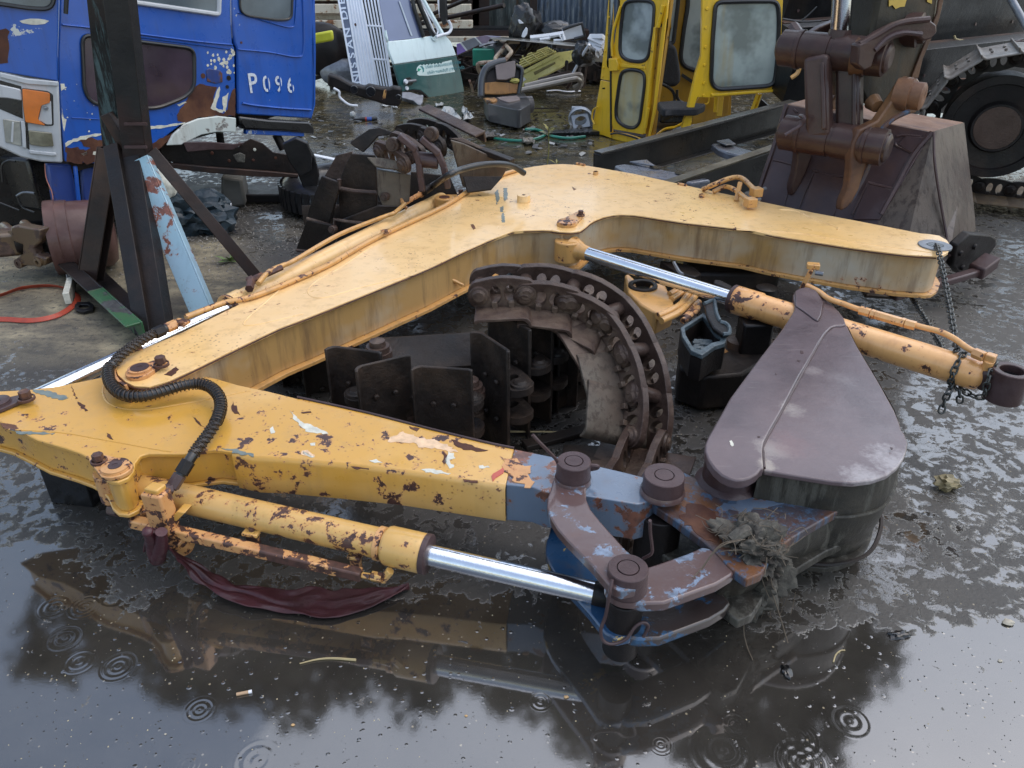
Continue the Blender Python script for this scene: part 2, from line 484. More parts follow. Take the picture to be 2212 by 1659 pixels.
# ---------------------------------------------------------------- ground
def smooth(a, b, x):
    t = max(0, min(1, (x - a) / (b - a))); return t * t * (3 - 2 * t)
PUDV = [(-4000, 1080), (0, 1170), (300, 1240), (470, 1275), (620, 1275), (1250, 1300), (1700, 1310), (1900, 1290), (2212, 1310), (6000, 1310)]
def lerp_tab(T, u):
    for (a, x), (b, y) in zip(T, T[1:]):
        if u <= b: return x + (y - x) * max(0, min(1, (u - a) / (b - a)))
    return T[-1][1]
def make_ground():
    x0, x1, y0, y1, st = -5.2, 6.0, .2, 9.0, .04
    nx = int(round((x1 - x0) / st)) + 1; ny = int(round((y1 - y0) / st)) + 1
    vs_, at = [], {'pud': [], 'tan': [], 'oil': [], 'olive': []}
    tanp = [Zp('M', -300, 420, 0), Zp('M', 330, 560, 0), Zp('M', 640, 520, 0), Zp('M', 560, 640, 0), Zp('M', 250, 790, 0), Zp('M', -400, 830, 0)]
    def reg(p, cx, cy, rx, ry, rot=0):
        dx, dy = p.x - cx, p.y - cy
        c, s_ = math.cos(rot), math.sin(rot)
        a, b = (dx * c + dy * s_) / rx, (-dx * s_ + dy * c) / ry
        return 1 - math.sqrt(a * a + b * b)
    def px_of(p):
        d = p - EYE; z = d.dot(FWD)
        if z < .05: return -9e3, 9e3
        return 1106 + FPX * d.x / z, 829.5 - FPX * d.dot(UPV) / z
    xs = [-120, -30, -12] + [x0 + i * st for i in range(nx)] + [12, 30, 120]
    ys = [-40, -6] + [y0 + j * st for j in range(ny)] + [9 + .12 * k for k in range(1, 70)] + [25, 60, 160]
    for y in ys:
        for x in xs:
            p = V((x, y, 0))
            u, v = px_of(p)
            n1 = noise.fractal(p * 1.1, 1.0, 2.0, 4)
            n2 = noise.fractal(p * 3.7 + V((9, 3, 1)), 1.0, 2.0, 4)
            # puddle: the foreground, broken up to the right and behind
            v0 = lerp_tab(PUDV, u)
            pud = smooth(v0 - 30, v0 + 60, v + n1 * 80 + n2 * 45)
            if u > 1750: pud = max(pud, .5 * smooth(-.05, .3, n1 * .8 + n2 * .5) * smooth(1750, 1950, u))
            tan = 0
            t1 = smooth(640, 420, u + n1 * 90) * smooth(500, 545, v + n2 * 14) * smooth(815, 740, v + n1 * 20 + (u - 300) * -.05)
            t1 *= .55 + .6 * smooth(-.25, .3, n1 + n2 * .6)
            tan = max(tan, t1)
            if v < 520 and u < 660: tan = max(tan, .18 * smooth(-.2, .4, n2))
            oli = smooth(420, 330, v + n2 * 15) * smooth(560, 700, u)
            oil = 0
            oil = max(oil, smooth(.25, 1, reg(p, 0.2, 2.55, 1.35, .75)) * .95)
            oil = max(oil, smooth(.1, .9, reg(p, 1.2, 3.2, 1.0, .9)) * .8)
            oil = max(oil, smooth(330, 250, u + 0 * n1) * smooth(600, 440, v) * .6)
            oil = max(oil, smooth(0, 1, reg(p, -1.9, 6.2, 1.6, 1.4)) * .8)
            vs_.append((x, y, 0))
            at['pud'].append(pud); at['tan'].append(tan); at['oil'].append(oil); at['olive'].append(oli)
    W = len(xs)
    f = [[j * W + i, j * W + i + 1, (j + 1) * W + i + 1, (j + 1) * W + i] for j in range(len(ys) - 1) for i in range(W - 1)]
    me = bpy.data.meshes.new('ground'); me.from_pydata(vs_, [], f)
    for k, a in at.items():
        A = me.attributes.new(k, 'FLOAT', 'POINT'); A.data.foreach_set('value', a)
    me.polygons.foreach_set('use_smooth', [True] * len(f))
    n = NT('wet_concrete')
    pud, tan, oil, oli = (n.attr(k) for k in ('pud', 'tan', 'oil', 'olive'))
    f1 = n.noise(6, 8, .65); f2 = n.noise(34, 6, .7); f3 = n.noise(1.4, 5, .6)
    base = n.mix(n.ramp(f1, .3, .7), (.024, .021, .018), (.046, .041, .035))
    base = n.mix(n.ramp(f3, .45, .65), base, (.052, .046, .038))
    st_ = n.noise(5, 7, .7, n.map(scale=(.8, 1.6, 1), rot=(0, 0, .25)))
    tc = n.mix(n.ramp(st_, .38, .62), (.11, .095, .065), (.34, .285, .18))
    tc = n.mix(n.ramp(f2, .52, .66), tc, (.055, .05, .042))
    base = n.mix(tan, base, tc)
    oc = n.mix(n.ramp(st_, .42, .6), (.03, .027, .018), (.10, .077, .033))
    base = n.mix(oli, base, oc)
    base = n.mix(oil, base, (.012, .011, .010))
    peb = n.vor(60, out=0); pc = n.vor(60, out=1)
    hsv = n.n.new('ShaderNodeSeparateColor'); n.L(pc, hsv.inputs[0])
    sel = n.math('MULTIPLY', n.ramp(hsv.outputs[0], .90, .91), n.math('SUBTRACT', 1., n.ramp(peb, .10, .22)))
    base = n.mix(n.math('MULTIPLY', sel, .8), base, n.mix(n.ramp(hsv.outputs[1], .3, .7), (.22, .20, .17), (.36, .30, .2)))
    # water film
    film = n.noise(20, 7, .66, n.map(scale=(1, 1.0, 1)), .35)
    wet = n.math('ADD', film, n.math('MULTIPLY', n.math('SUBTRACT', n.noise(2.1, 4, .6, n.map(loc=(5, 5, 0))), .5), .55))
    wet = n.math('SUBTRACT', wet, n.math('MULTIPLY', tan, .26))
    wet = n.math('ADD', wet, n.math('MULTIPLY', oli, .10))
    wetm = n.ramp(wet, .485, .525)
    pmask = n.ramp(n.math('ADD', pud, n.math('MULTIPLY', n.math('SUBTRACT', film, .5), 2.4)), .42, .60)
    water = n.math('MAXIMUM', n.math('MULTIPLY', wetm, .92), pmask)
    pm = pmask
    rg = n.math('ADD', n.ramp(water, 0, 1, .58, .09), n.math('MULTIPLY', pm, -.048))
    # bump: rough stone where dry, flat where water stands, tiny bubbles and drops
    stone = n.math('ADD', n.math('MULTIPLY', f2, 1.), n.math('MULTIPLY', n.noise(110, 4, .7), .5))
    hb = n.math('MULTIPLY', stone, n.math('ADD', n.ramp(water, 0, 1, 1., .10), n.math('MULTIPLY', pm, -.09)))
    hb = n.math('ADD', hb, n.math('MULTIPLY', water, .25))
    bub = n.vor(46, src=n.map(loc=(2, 7, 0))); bc = n.vor(46, src=n.map(loc=(2, 7, 0)), out=1)
    hsv2 = n.n.new('ShaderNodeSeparateColor'); n.L(bc, hsv2.inputs[0])
    bm = n.math('MULTIPLY', n.ramp(hsv2.outputs[0], .70, .72), n.math('SUBTRACT', 1., n.ramp(bub, .10, .24)))
    bub2 = n.vor(19, src=n.map(loc=(4, 1, 0))); bc2 = n.vor(19, src=n.map(loc=(4, 1, 0)), out=1)
    hsv3 = n.n.new('ShaderNodeSeparateColor'); n.L(bc2, hsv3.inputs[0])
    bm2 = n.math('MULTIPLY', n.ramp(hsv3.outputs[0], .80, .82), n.math('SUBTRACT', 1., n.ramp(bub2, .05, .13)))
    hb = n.math('ADD', hb, n.math('MULTIPLY', n.math('ADD', bm, bm2), .12))
    nb = n.bump(hb, .55, .006)
    # rain rings on the puddle
    rip = None
    for k, u, v, r in RINGS:
        c = Zp(k, u, v, 0)
        d = n.n.new('ShaderNodeVectorMath'); d.operation = 'DISTANCE'
        n.L(n.tc, d.inputs[0]); d.inputs[1].default_value = c
        dd = d.outputs['Value']
        wv = n.math('SINE', n.math('MULTIPLY', dd, 2 * math.pi / (r / (2.4 + (u % 7) * .22))))
        env = n.math('MULTIPLY', n.ramp(dd, r * .75, r, 1, 0), n.ramp(dd, 0, r * .3, .25, 1))
        w = n.math('MULTIPLY', wv, env)
        rip = w if rip is None else n.math('ADD', rip, w)
    rip = n.math('MULTIPLY', rip, n.ramp(pud, .4, .6))
    nb = n.bump(rip, .035, .002, nb)
    n.fin(base, rg, 0., nb, n.ramp(water, 0, 1, 1.4, 1.84))
    n.b.inputs['Specular IOR Level'].default_value = .95
    n.b.inputs['Specular Tint'].default_value = (1, 1, 1, 1)
    me.materials.append(n.m)
    o = bpy.data.objects.new('ground', me); col.objects.link(o); o['kind'] = 'structure'
    return o
RINGS = [('N', 505, 380, .055), ('N', 600, 385, .06), ('N', 370, 430, .05), ('N', 280, 570, .05), ('N', 345, 670, .045), ('N', 515, 690, .05),
         ('N', 815, 1120, .035), ('N', 1120, 1100, .055), ('N', 870, 880, .04), ('N', 240, 430, .05),
         ('O', 925, 1040, .085), ('O', 1240, 985, .06), ('O', 1265, 1090, .07), ('O', 655, 1015, .03), ('O', 1470, 915, .05), ('O', 975, 930, .04),
         ('O', 140, 830, .03)]
make_ground()

# ================================================================ the dismounted digging arm in the foreground
GB = Zp('M', 1000, 1000, 0); GB.z = 0
D = thing('excavator_digging_arm', 'yellow boom and dipper arm with narrow purple-brown bucket, lying on wet concrete', 'excavator arm', GB)
UP = V((0, 0, 1))
ZB = .42                                   # top of the boom
def dm(mb, name, mat, parent=None, bevel=.002, **k): return mb.link(name, mat, parent or D, None, bevel, **k)

# ---- boom
far = [('E', 770, 1440), ('E', 800, 1375), ('E', 860, 1340), ('E', 950, 1320), ('E', 1215, 1210), ('E', 1600, 1020), ('E', 2212, 740), ('F', 640, 750), ('F', 900, 630),
       ('F', 1100, 530), ('F', 1200, 470), ('F', 1300, 410), ('F', 1400, 355), ('F', 1500, 315), ('F', 1600, 285), ('F', 1700, 265), ('F', 1800, 252), ('F', 1900, 248),
       ('G', 430, 105), ('G', 800, 170), ('G', 1340, 290), ('G', 1830, 395), ('H', 600, 270), ('H', 1000, 345), ('H', 1420, 428)]
tipr = [('H', 1480, 432), ('H', 1560, 445), ('H', 1620, 480), ('H', 1645, 520), ('H', 1630, 570), ('H', 1580, 600)]
near = [('H', 1540, 605), ('H', 1300, 590), ('H', 900, 540), ('H', 460, 470), ('G', 1900, 655), ('G', 1700, 612), ('G', 1200, 555), ('G', 900, 510), ('G', 800, 495),
        ('G', 700, 490), ('G', 630, 495), ('G', 560, 510), ('G', 500, 532), ('G', 450, 560), ('G', 410, 595), ('G', 370, 622), ('G', 300, 632), ('G', 220, 628), ('G', 150, 620),
        ('F', 1850, 694), ('F', 1760, 690), ('F', 1650, 692), ('F', 1560, 700), ('F', 1400, 760), ('F', 1200, 850), ('F', 1000, 945), ('F', 600, 1110), ('F', 200, 1270), ('F', 0, 1345),
        ('E', 1650, 1280), ('E', 1300, 1450), ('E', 1130, 1530), ('E', 1000, 1570), ('E', 900, 1565), ('E', 840, 1535), ('E', 790, 1490)]
B = [Zp(k, u, v, ZB) for k, u, v in far + tipr + near]
BT = .195
boom = dm(MB().prism(B, -UP * .014), 'boom', M['boom'], bevel=.003)
mb = MB()
cx = sum((p.x for p in B)) / len(B)
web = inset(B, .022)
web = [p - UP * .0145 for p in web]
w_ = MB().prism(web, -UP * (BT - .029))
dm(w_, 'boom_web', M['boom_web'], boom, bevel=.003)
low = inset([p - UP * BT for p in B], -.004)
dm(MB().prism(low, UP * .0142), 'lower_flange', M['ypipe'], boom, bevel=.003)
ne = [Zp(k, u, v, ZB) for k, u, v in near]
dm(MB().tube(catmull([p - UP * .008 for p in ne], 3), .0035, 6), 'rusty_edge', M['rustchip'], boom, 0)
# inner flange lip of the far edge (a rolled bead) and the pipe that runs along it
pp = catmull([Zp(k, u, v, ZB + .012) for k, u, v in [('E', 1245, 1105), ('E', 1350, 1065), ('E', 1500, 1010), ('E', 1700, 965), ('E', 1960, 862), ('E', 2212, 748), ('F', 640, 748), ('F', 1100, 532),
             ('F', 1300, 408), ('F', 1450, 335), ('F', 1600, 286)]], 6)
dm(MB().tube(pp, .0115, 10), 'long_pipe', M['ypipe'], boom, 0)
# weld beads on the plate
def bead(pts, r=.0035, closed=False, z=ZB, parent=boom, mat='boom'):
    P = catmull([Zp(k, u, v, z + .0005) for k, u, v in pts], 6, closed)
    dm(MB().tube(P, r, 6, closed=closed, flat=.6), 'weld_bead', M[mat], parent, 0)
bead([('F', 620, 800), ('F', 420, 935), ('F', 250, 1030), ('F', 190, 1095), ('F', 230, 1140), ('F', 330, 1135), ('F', 560, 1070), ('F', 900, 990)])
bead([('E', 1900, 895), ('E', 1800, 985), ('E', 1640, 1130), ('E', 1700, 1155), ('E', 2030, 1080)])
bead([('H', 330, 245), ('H', 460, 255), ('H', 600, 320), ('H', 770, 380), ('H', 775, 400)], .006)
bead([('H', 0, 400), ('H', 460, 425), ('H', 800, 480), ('H', 1200, 535), ('H', 1500, 575)], .005)
# end ring with hole
rc = Zp('H', 1528, 515, ZB + .006)
def ring(c, ro, ri, h, n=36):
    mbx = MB(); o = [c + V((math.cos(t), math.sin(t), 0)) * ro for t in [2 * math.pi * i / n for i in range(n)]]
    i_ = [c + V((math.cos(t), math.sin(t), 0)) * ri for t in [2 * math.pi * i / n for i in range(n)]]
    return mbx.ringprism(o, i_, -UP * h)
dm(ring(rc, .070, .034, .012), 'end_bush', M['steelring'], boom, .002)
dm(MB().cyl(rc + UP * .0005, rc - UP * .005, .0335, n=24), 'bore', M['black'], boom, 0)
# pins, washers, bolts on the plate
def disc(parent, k, u, v, z, r, h, mat='yrust', cmat=None, cr=.5, hole=.2, n=32):
    c = Zp(k, u, v, z + h)
    o = MB().lathe(c - UP * h, UP, [(0, r * 1.04), (h * .3, r * 1.04), (h * .35, r), (h * .93, r), (h, r * .95), (h, 0)], n)
    d = dm(o, 'pin_cap', M[mat], parent, 0)
    if cmat: dm(MB().lathe(c, UP, [(0, r * cr), (.0015, r * cr), (.0015, r * hole), (.0003, r * hole), (.0003, 0)], 24), 'pin_centre', M[cmat], parent, 0)
    return c
def boltp(parent, k, u, v, z, r, h, mat='bolt', washer=True):
    c = Zp(k, u, v, z + h)
    mbx = MB()
    if washer: mbx.lathe(c - UP * h, UP, [(0, r * 1.45), (h * .28, r * 1.45), (h * .28, r * 1.2)], 20)
    mbx.hexn(c - UP * h * .72, c, r)
    mbx.lathe(c, UP, [(-.001, r * .8), (.0016, r * .6), (.0016, 0)], 16)
    return dm(mbx, 'bolt', M[mat], parent, .001)
def lug(parent, k1, a, k2, b, z, r1, r2, t, mat):
    p, q = Zp(*((k1,) + a), z + t), Zp(*((k2,) + b), z + t)
    d = (q - p); L = d.length; d.normalize(); s_ = V((-d.y, d.x, 0))
    pts = []
    for i in range(13):
        an = math.pi / 2 + math.pi * i / 12
        pts.append(p + (d * math.cos(an) + s_ * math.sin(an)) * r1)
    for i in range(13):
        an = -math.pi / 2 + math.pi * i / 12
        pts.append(q + (d * math.cos(an) + s_ * math.sin(an)) * r2)
    return dm(MB().prism(pts, -UP * t), 'lock_plate', M[mat], parent, .002)
disc(boom, 'F', 1637, 455, ZB, .034, .035, 'boom', 'rustchip', .24, .1)
for q in (('F', 2120, 298), ('G', 1335, 330), ('G', 495, 150)):
    disc(boom, *q, ZB, .015, .018, 'ypipe', 'rustchip', .55, .3, 20)
lug(boom, 'F', (1925, 640), 'F', (2020, 570), ZB, .048, .02, .012, 'ypipe')
disc(boom, 'F', 1925, 630, ZB + .012, .044, .008, 'yrust', 'boss', .42)
boltp(boom, 'F', 2020, 560, ZB + .012, .014, .026)
lug(boom, 'E', (930, 1465), 'E', (1075, 1395), ZB, .040, .02, .014, 'yrust')
disc(boom, 'E', 935, 1440, ZB + .012, .036, .010, 'yrust', 'boss', .78, .22)
boltp(boom, 'E', 1068, 1368, ZB + .014, .0165, .032)
mb = MB()
for (k, u, v) in (('G', 375, 96), ('G', 1178, 256)):
    p = Zp(k, u - 32, v - 8, ZB + .004); q = Zp(k, u + 32, v + 6, ZB + .004)
    dm(MB().tube([p, q], .008, 10), 'lifting_tab', M['yrust'], boom, 0)
def clamp(parent, k, u, v, z, s_=.022, rot=.4):
    c = Zp(k, u, v, z)
    x = V((math.cos(rot), math.sin(rot), 0)) * s_; y = V((-math.sin(rot), math.cos(rot), 0)) * s_ * .8
    dm(MB().box(c, x, y, UP * .006), 'pipe_clamp', M['yrust'], parent, .002)
    boltp(parent, k, u, v - 6, z + .006, .009, .014)
clamp(boom, 'E', 1212, 1140, ZB + .025, .026, -.3)
clamp(boom, 'F', 715, 700, ZB + .015, .022, .4)
# transfer pipes with blocks near the boom foot
zt = ZB
P1 = catmull([Zp('G', 1345, 292, zt + .01), Zp('G', 1430, 255, zt + .05), Zp('G', 1560, 205, zt + .075), Zp('G', 1650, 205, zt + .075), Zp('G', 1745, 290, zt + .06)], 6)
P2 = catmull([Zp('G', 1425, 312, zt + .01), Zp('G', 1520, 272, zt + .035), Zp('G', 1600, 300, zt + .04), Zp('G', 1690, 370, zt + .04)], 6)
dm(MB().tube(P1, .0135, 10), 'transfer_pipe', M['ypipe'], boom, 0)
dm(MB().tube(P2, .0125, 10), 'transfer_pipe', M['ypipe'], boom, 0)
dm(MB().beam(Zp('G', 1605, 385, zt + .0), Zp('G', 1640, 235, zt + .09), .022, .022), 'bracket', M['ypipe'], boom, .003)
for (u, v, zz) in ((1765, 312, .06), (1720, 395, .035)):
    c = Zp('G', u, v, zt + zz)
    dm(MB().box(c, V((.026, .006, 0)), V((-.006, .024, 0)), UP * .022), 'port_block', M['ypipe'], boom, .004)
    e = Zp('G', u + 62, v - 22, zt + zz)
    dm(MB().cyl(c, e + (e - c) * .2, .009, n=12), 'port_plug', M['steelring'], boom, .001)
# pipe inside the angle
dm(MB().tube([Zp('F', 990, 955, .38), Zp('F', 1080, 985, .33), Zp('F', 1230, 1060, .27)], .0075, 8), 'thin_pipe', M['ypipe'], boom, 0)
# tip band
tb = [Zp(k, u, v, ZB + .004) for k, u, v in (('E', 955, 1310), ('E', 850, 1345), ('E', 785, 1400), ('E', 765, 1460), ('E', 790, 1530), ('E', 850, 1575))]
tb = catmull(tb, 5)
mbx = MB()
for i in range(len(tb) - 1):
    a, b = tb[i], tb[i + 1]
    mbx.box((a + b) / 2 - UP * .035, (b - a) / 2 * 1.02, (b - a).normalized().cross(UP) * .004, UP * .042)
dm(mbx, 'tip_band', M['yrust'], boom, 0)
# worn places on the boom
PB = HP(ZB)
def chipsrow(parent, plane, mat, spots, amp=.004, sd=3, lift=.0012):
    for i, (k, pts) in enumerate(spots):
        patch('chip', k, pts, plane, M[mat], parent, lift, amp, .01, sd + i)
chipsrow(boom, PB, 'greychip', [('F', [(1445, 440), (1465, 420), (1475, 480), (1455, 520)]), ('F', [(1490, 580), (1505, 575), (1510, 640), (1490, 640)]),
        ('F', [(1500, 410), (1525, 410), (1530, 480), (1505, 500)]), ('F', [(1478, 540), (1500, 530), (1500, 570), (1480, 570)])], .003)
chipsrow(boom, PB, 'rustchip', [('F', [(1280, 655), (1300, 652), (1315, 680), (1300, 690)]), ('E', [(1130, 1470), (1180, 1440), (1200, 1455), (1150, 1500), (1100, 1490)]),
        ('F', [(1960, 400), (1990, 418), (1975, 425)])], .003, 9)

# ---- dipper arm
AP = (V((0, 0, .325)), V((.038, 0, 1)).normalized())
def Ap(k, u, v, dz=0):
    p, n = AP
    return on((p + V((0, 0, dz)), n), *px(k, u, v))
arm_far = [('I', -330, 470), ('I', -150, 418), ('I', 0, 408), ('I', 200, 398), ('I', 390, 375), ('I', 700, 312), ('I', 800, 300), ('I', 1280, 300), ('I', 1370, 306), ('I', 1450, 325), ('I', 1600, 368), ('I', 1800, 410), ('I', 2000, 460),
           ('J', 160, 632), ('J', 600, 730), ('J', 1000, 833), ('J', 1400, 930), ('J', 1572, 965)]
end_far = [('J', 1572, 965), ('J', 1850, 1022), ('K', 330, 335), ('K', 600, 398), ('K', 800, 445), ('K', 930, 480), ('K', 1000, 540), ('K', 990, 600), ('K', 930, 640)]
end_near = [('K', 870, 655), ('K', 550, 603), ('K', 250, 572), ('J', 1700, 1222), ('J', 1517, 1205)]
arm_near = [('J', 1517, 1205), ('J', 1200, 1158), ('J', 800, 1100), ('J', 400, 1058), ('J', 0, 1022), ('I', 1700, 845), ('I', 1560, 815), ('I', 1440, 800), ('I', 1330, 812), ('I', 1230, 828), ('I', 1000, 826), ('I', 940, 842),
            ('I', 905, 890), ('I', 895, 945), ('I', 860, 990), ('I', 790, 1018), ('I', 720, 1010), ('I', 680, 975), ('I', 650, 905), ('I', 610, 862), ('I', 540, 825), ('I', 440, 790), ('I', 250, 735), ('I', 100, 660), ('I', 0, 612), ('I', -200, 560)]
A1 = [Ap(*q) for q in arm_far + arm_near]
AT = .125
arm = dm(MB().prism(A1, -UP * .0135), 'dipper_arm', M['arm'], bevel=.003)
A1i = inset(A1, .012)
dm(MB().prism([p - UP * .0137 for p in A1i], -UP * (AT - .028)), 'arm_web', M['arm'], arm, bevel=.004)
dm(MB().prism([p - UP * (AT - .0141) for p in A1], -UP * .012), 'lower_flange', M['arm'], arm, bevel=.003)
# right half is a plain box section: close the side flush with a rounded corner
sidepts = [Ap(*q) for q in (('J', 1517, 1205), ('J', 1200, 1158), ('J', 800, 1100), ('J', 400, 1058), ('J', 0, 1022), ('I', 1700, 845), ('I', 1560, 815))]
mbx = MB()
S_ = []
prof = [(0.0005, .0008), (-.006, -.004), (-.008, -.016), (-.008, -AT + .016), (-.005, -AT + .002)]
for i, p in enumerate(sidepts):
    a, b = sidepts[max(0, i - 1)], sidepts[min(len(sidepts) - 1, i + 1)]
    nrm = (b - a).cross(UP).normalized()
    if nrm.y > 0: nrm = -nrm
    for o_, h in prof: S_.append(p - nrm * o_ * 1.0 + UP * h)
fs = []
for i in range(len(sidepts) - 1):
    for j in range(len(prof) - 1):
        q = i * len(prof) + j
        fs.append([q, q + 1, q + 1 + len(prof), q + len(prof)])
mbx.add(S_, fs)
dm(mbx, 'side_plate', M['arm'], arm, 0, sharp=60)
A2 = [Ap(*q) for q in end_far + end_near]
dm(MB().prism(A2, -UP * (AT - .001)), 'dipper_end', M['bluegrey'], arm, bevel=.014, segs=3)
# bead, weld outlines
def abead(pts, r=.003, closed=False):
    P = catmull([Ap(*q) + UP * .0005 for q in pts], 6, closed)
    dm(MB().tube(P, r, 6, closed=closed, flat=.6), 'weld_bead', M['arm'], arm, 0)
abead([('I', 700, 350), ('I', 690, 420), ('I', 730, 490), ('I', 850, 530), ('I', 1000, 528), ('I', 1300, 480), ('I', 1500, 440), ('I', 1680, 405)])
abead([('I', 60, 665), ('I', 400, 685), ('I', 700, 735), ('I', 1000, 790), ('I', 1150, 815)])
# edge rail of the far side
P = [Ap(*q) + UP * .003 for q in arm_far[12:]] 
dm(MB().tube(catmull(P, 3), .0035, 6), 'edge_strip', M['boss'], arm, 0)
def aplane(dz=0): return (AP[0] + V((0, 0, dz)), AP[1])
def zat(k, u, v): return Ap(k, u, v).z
z = zat('I', 770, 905)
lug(arm, 'I', (775, 925), 'I', (650, 855), z, .042, .02, .012, 'yrust')
disc(arm, 'I', 770, 905, z + .012, .036, .008, 'yrust', 'boss', .5)
boltp(arm, 'I', 648, 830, z + .012, .015, .026)
z = zat('I', 0, 460)
lug(arm, 'I', (-20, 500), 'I', (165, 440), z, .036, .018, .012, 'boss')
disc(arm, 'I', -20, 470, z + .012, .034, .008, 'boss', 'black', .3)
boltp(arm, 'I', 158, 408, z + .012, .017, .03)
# wear marks on the arm
APp = aplane()
def ach(mat, spots, amp=.004, sd=3):
    for i, (k, pts) in enumerate(spots): patch('chip', k, pts, APp, M[mat], arm, .0012, amp, .009, sd + i)
ach('whitechip', [('J', [(70, 710), (140, 780), (300, 845), (330, 870), (230, 858), (175, 850), (110, 780)]),
                  ('J', [(1130, 985), (1170, 995), (1180, 1030), (1140, 1040), (1170, 1090), (1140, 1100), (1105, 1050)]),
                  ('J', [(950, 1105), (1010, 1100), (1150, 1130), (1130, 1140), (980, 1125)]), ('J', [(1335, 1080), (1400, 1080), (1410, 1092), (1340, 1098)]),
                  ('J', [(600, 1045), (650, 1035), (690, 1060), (620, 1055)]), ('I', [(1810, 660), (1830, 645), (1840, 690), (1815, 695)]),
                  ('J', [(205, 930), (240, 925), (240, 945), (210, 945)]), ('I', [(2030, 810), (2110, 850), (2090, 855), (2030, 830)])])
ach('peach', [('J', [(740, 890), (830, 850), (930, 890), (1040, 900), (1130, 950), (1200, 990), (1150, 990), (1040, 960), (960, 960), (900, 925), (800, 920), (740, 925)]),
              ('J', [(150, 980), (190, 975), (240, 1010), (210, 1020), (160, 1010)])], .006, 20)
ach('rustchip', [('J', [(1150, 905), (1250, 930), (1330, 960), (1400, 975), (1350, 985), (1250, 975), (1180, 945)]), ('J', [(1105, 985), (1125, 1020), (1105, 1085), (1090, 1050)]),
                 ('J', [(870, 815), (940, 830), (920, 850)]), ('J', [(480, 1085), (600, 1098), (600, 1105), (500, 1098)]),
                 ('I', [(1560, 475), (1590, 520), (1610, 570), (1570, 560), (1550, 510)]), ('I', [(480, 370), (495, 400), (520, 460), (505, 460), (485, 410)]),
                 ('I', [(520, 480), (560, 500), (590, 540), (570, 545), (530, 505)]), ('I', [(715, 690), (740, 700), (760, 735), (740, 730)]), ('I', [(1290, 575), (1340, 620), (1370, 650), (1330, 630)]),
                 ('I', [(0, 620), (110, 640), (130, 665), (40, 665)]), ('J', [(145, 720), (210, 715), (215, 724), (150, 728)]), ('J', [(1230, 1170), (1330, 1180), (1330, 1195), (1240, 1190)])], .004, 40)
ach('greychip', [('I', [(220, 400), (340, 410), (460, 455), (420, 470), (320, 450), (240, 425)]), ('I', [(60, 670), (180, 680), (370, 690), (350, 702), (270, 700), (120, 695)]),
                 ('I', [(1480, 790), (1600, 805), (1700, 830), (1700, 850), (1580, 825)])], .005, 60)
# orange patch where the blue paint begins
patch('chip', 'J', [(1500, 1035), (1600, 1045), (1690, 1080), (1690, 1180), (1680, 1230), (1560, 1160), (1490, 1080)], aplane(.0005), M['yrust'], arm, .0016, .012, .012, 71)
patch('chip', 'J', [(1420, 1150), (1500, 1090), (1500, 1130), (1430, 1185)], aplane(.0005), plain('red_paint', (.55, .10, .06), .4, 0, .4), arm, .0014, .004, .012, 72)

# ---- arm cylinder on the far side of the boom
ca = Zp('M', 497, 664, .36); cb = Zp('F', 1090, 495, .36)
ra = Zp('M', 10, 893, .335)
acyl = dm(MB().lathe(ca, cb - ca, [(0, 0), (0, .052), (.06, .052), (.062, .047), ((cb - ca).length, .047)], 32), 'arm_cylinder', M['boom'], bevel=0)
dm(MB().cyl(ca + (ra - ca).normalized() * -.02, ra, .030, n=32), 'rod', M['chrome'], acyl, 0)
dm(MB().lathe(ca, ca - cb, [(0, .054), (.014, .054), (.014, .03)], 32), 'end_cap', M['yrust'], acyl, .001)
c = disc(acyl, 'F', 1105, 470, .375, .052, .045, 'ypipe', 'rustchip', .55)
lug(acyl, 'F', (1110, 470), 'F', (1215, 440), .385, .045, .02, .012, 'ypipe')
boltp(acyl, 'F', 1215, 420, .40, .0145, .035)
pth = catmull([Zp('E', 1730, 880, .44), Zp('E', 1800, 800, .44), Zp('E', 1900, 755, .44), Zp('F', 100, 895, .43), Zp('F', 400, 722, .43), Zp('F', 690, 605, .43), Zp('F', 770, 575, .44), Zp('F', 840, 515, .45)], 6)
dm(MB().tube(pth, .0105, 10), 'feed_pipe', M['ypipe'], acyl, 0)
for (k, u, v, u2, v2, r) in (('E', 1670, 915, 1685, 850, .017), ('E', 1660, 870, 1700, 850, .019), ('E', 1705, 850, 1765, 822, .015), ('E', 1780, 820, 1890, 770, .012),
                             ('F', 830, 515, 960, 440, .013), ('F', 940, 455, 970, 432, .018)):
    dm(MB().hexn(Zp(k, u, v, .43), Zp(k, u2, v2, .44), r), 'fitting', M['bolt' if k == 'E' else 'yrust'], acyl, .001)
dm(MB().tube(catmull([Zp('F', 812, 470, .46), Zp('F', 825, 505, .45), Zp('F', 850, 545, .43)], 4), .009, 8), 'nipple', M['yrust'], acyl, 0)
hp = catmull([Zp('F', 975, 430, .45), Zp('F', 1030, 395, .46), Yp('F', 1120, 330, 3.62), Yp('F', 1220, 285, 3.68), Yp('F', 1350, 255, 3.76), Yp('F', 1480, 248, 3.86), Yp('F', 1570, 265, 3.95), Yp('F', 1640, 310, 4.0)], 8)
dm(MB().tube(hp, .0155, 12), 'black_hose', M['rubber'], acyl, 0)
dm(MB().cyl(Zp('F', 965, 437, .45), Zp('F', 1010, 405, .455), .020, n=16), 'hose_ferrule', M['dark'], acyl, .001)
dm(MB().cyl(Zp('F', 1010, 405, .456), Zp('F', 1050, 378, .461), .0172, n=16), 'hose_sleeve', M['steelring'], acyl, .001)

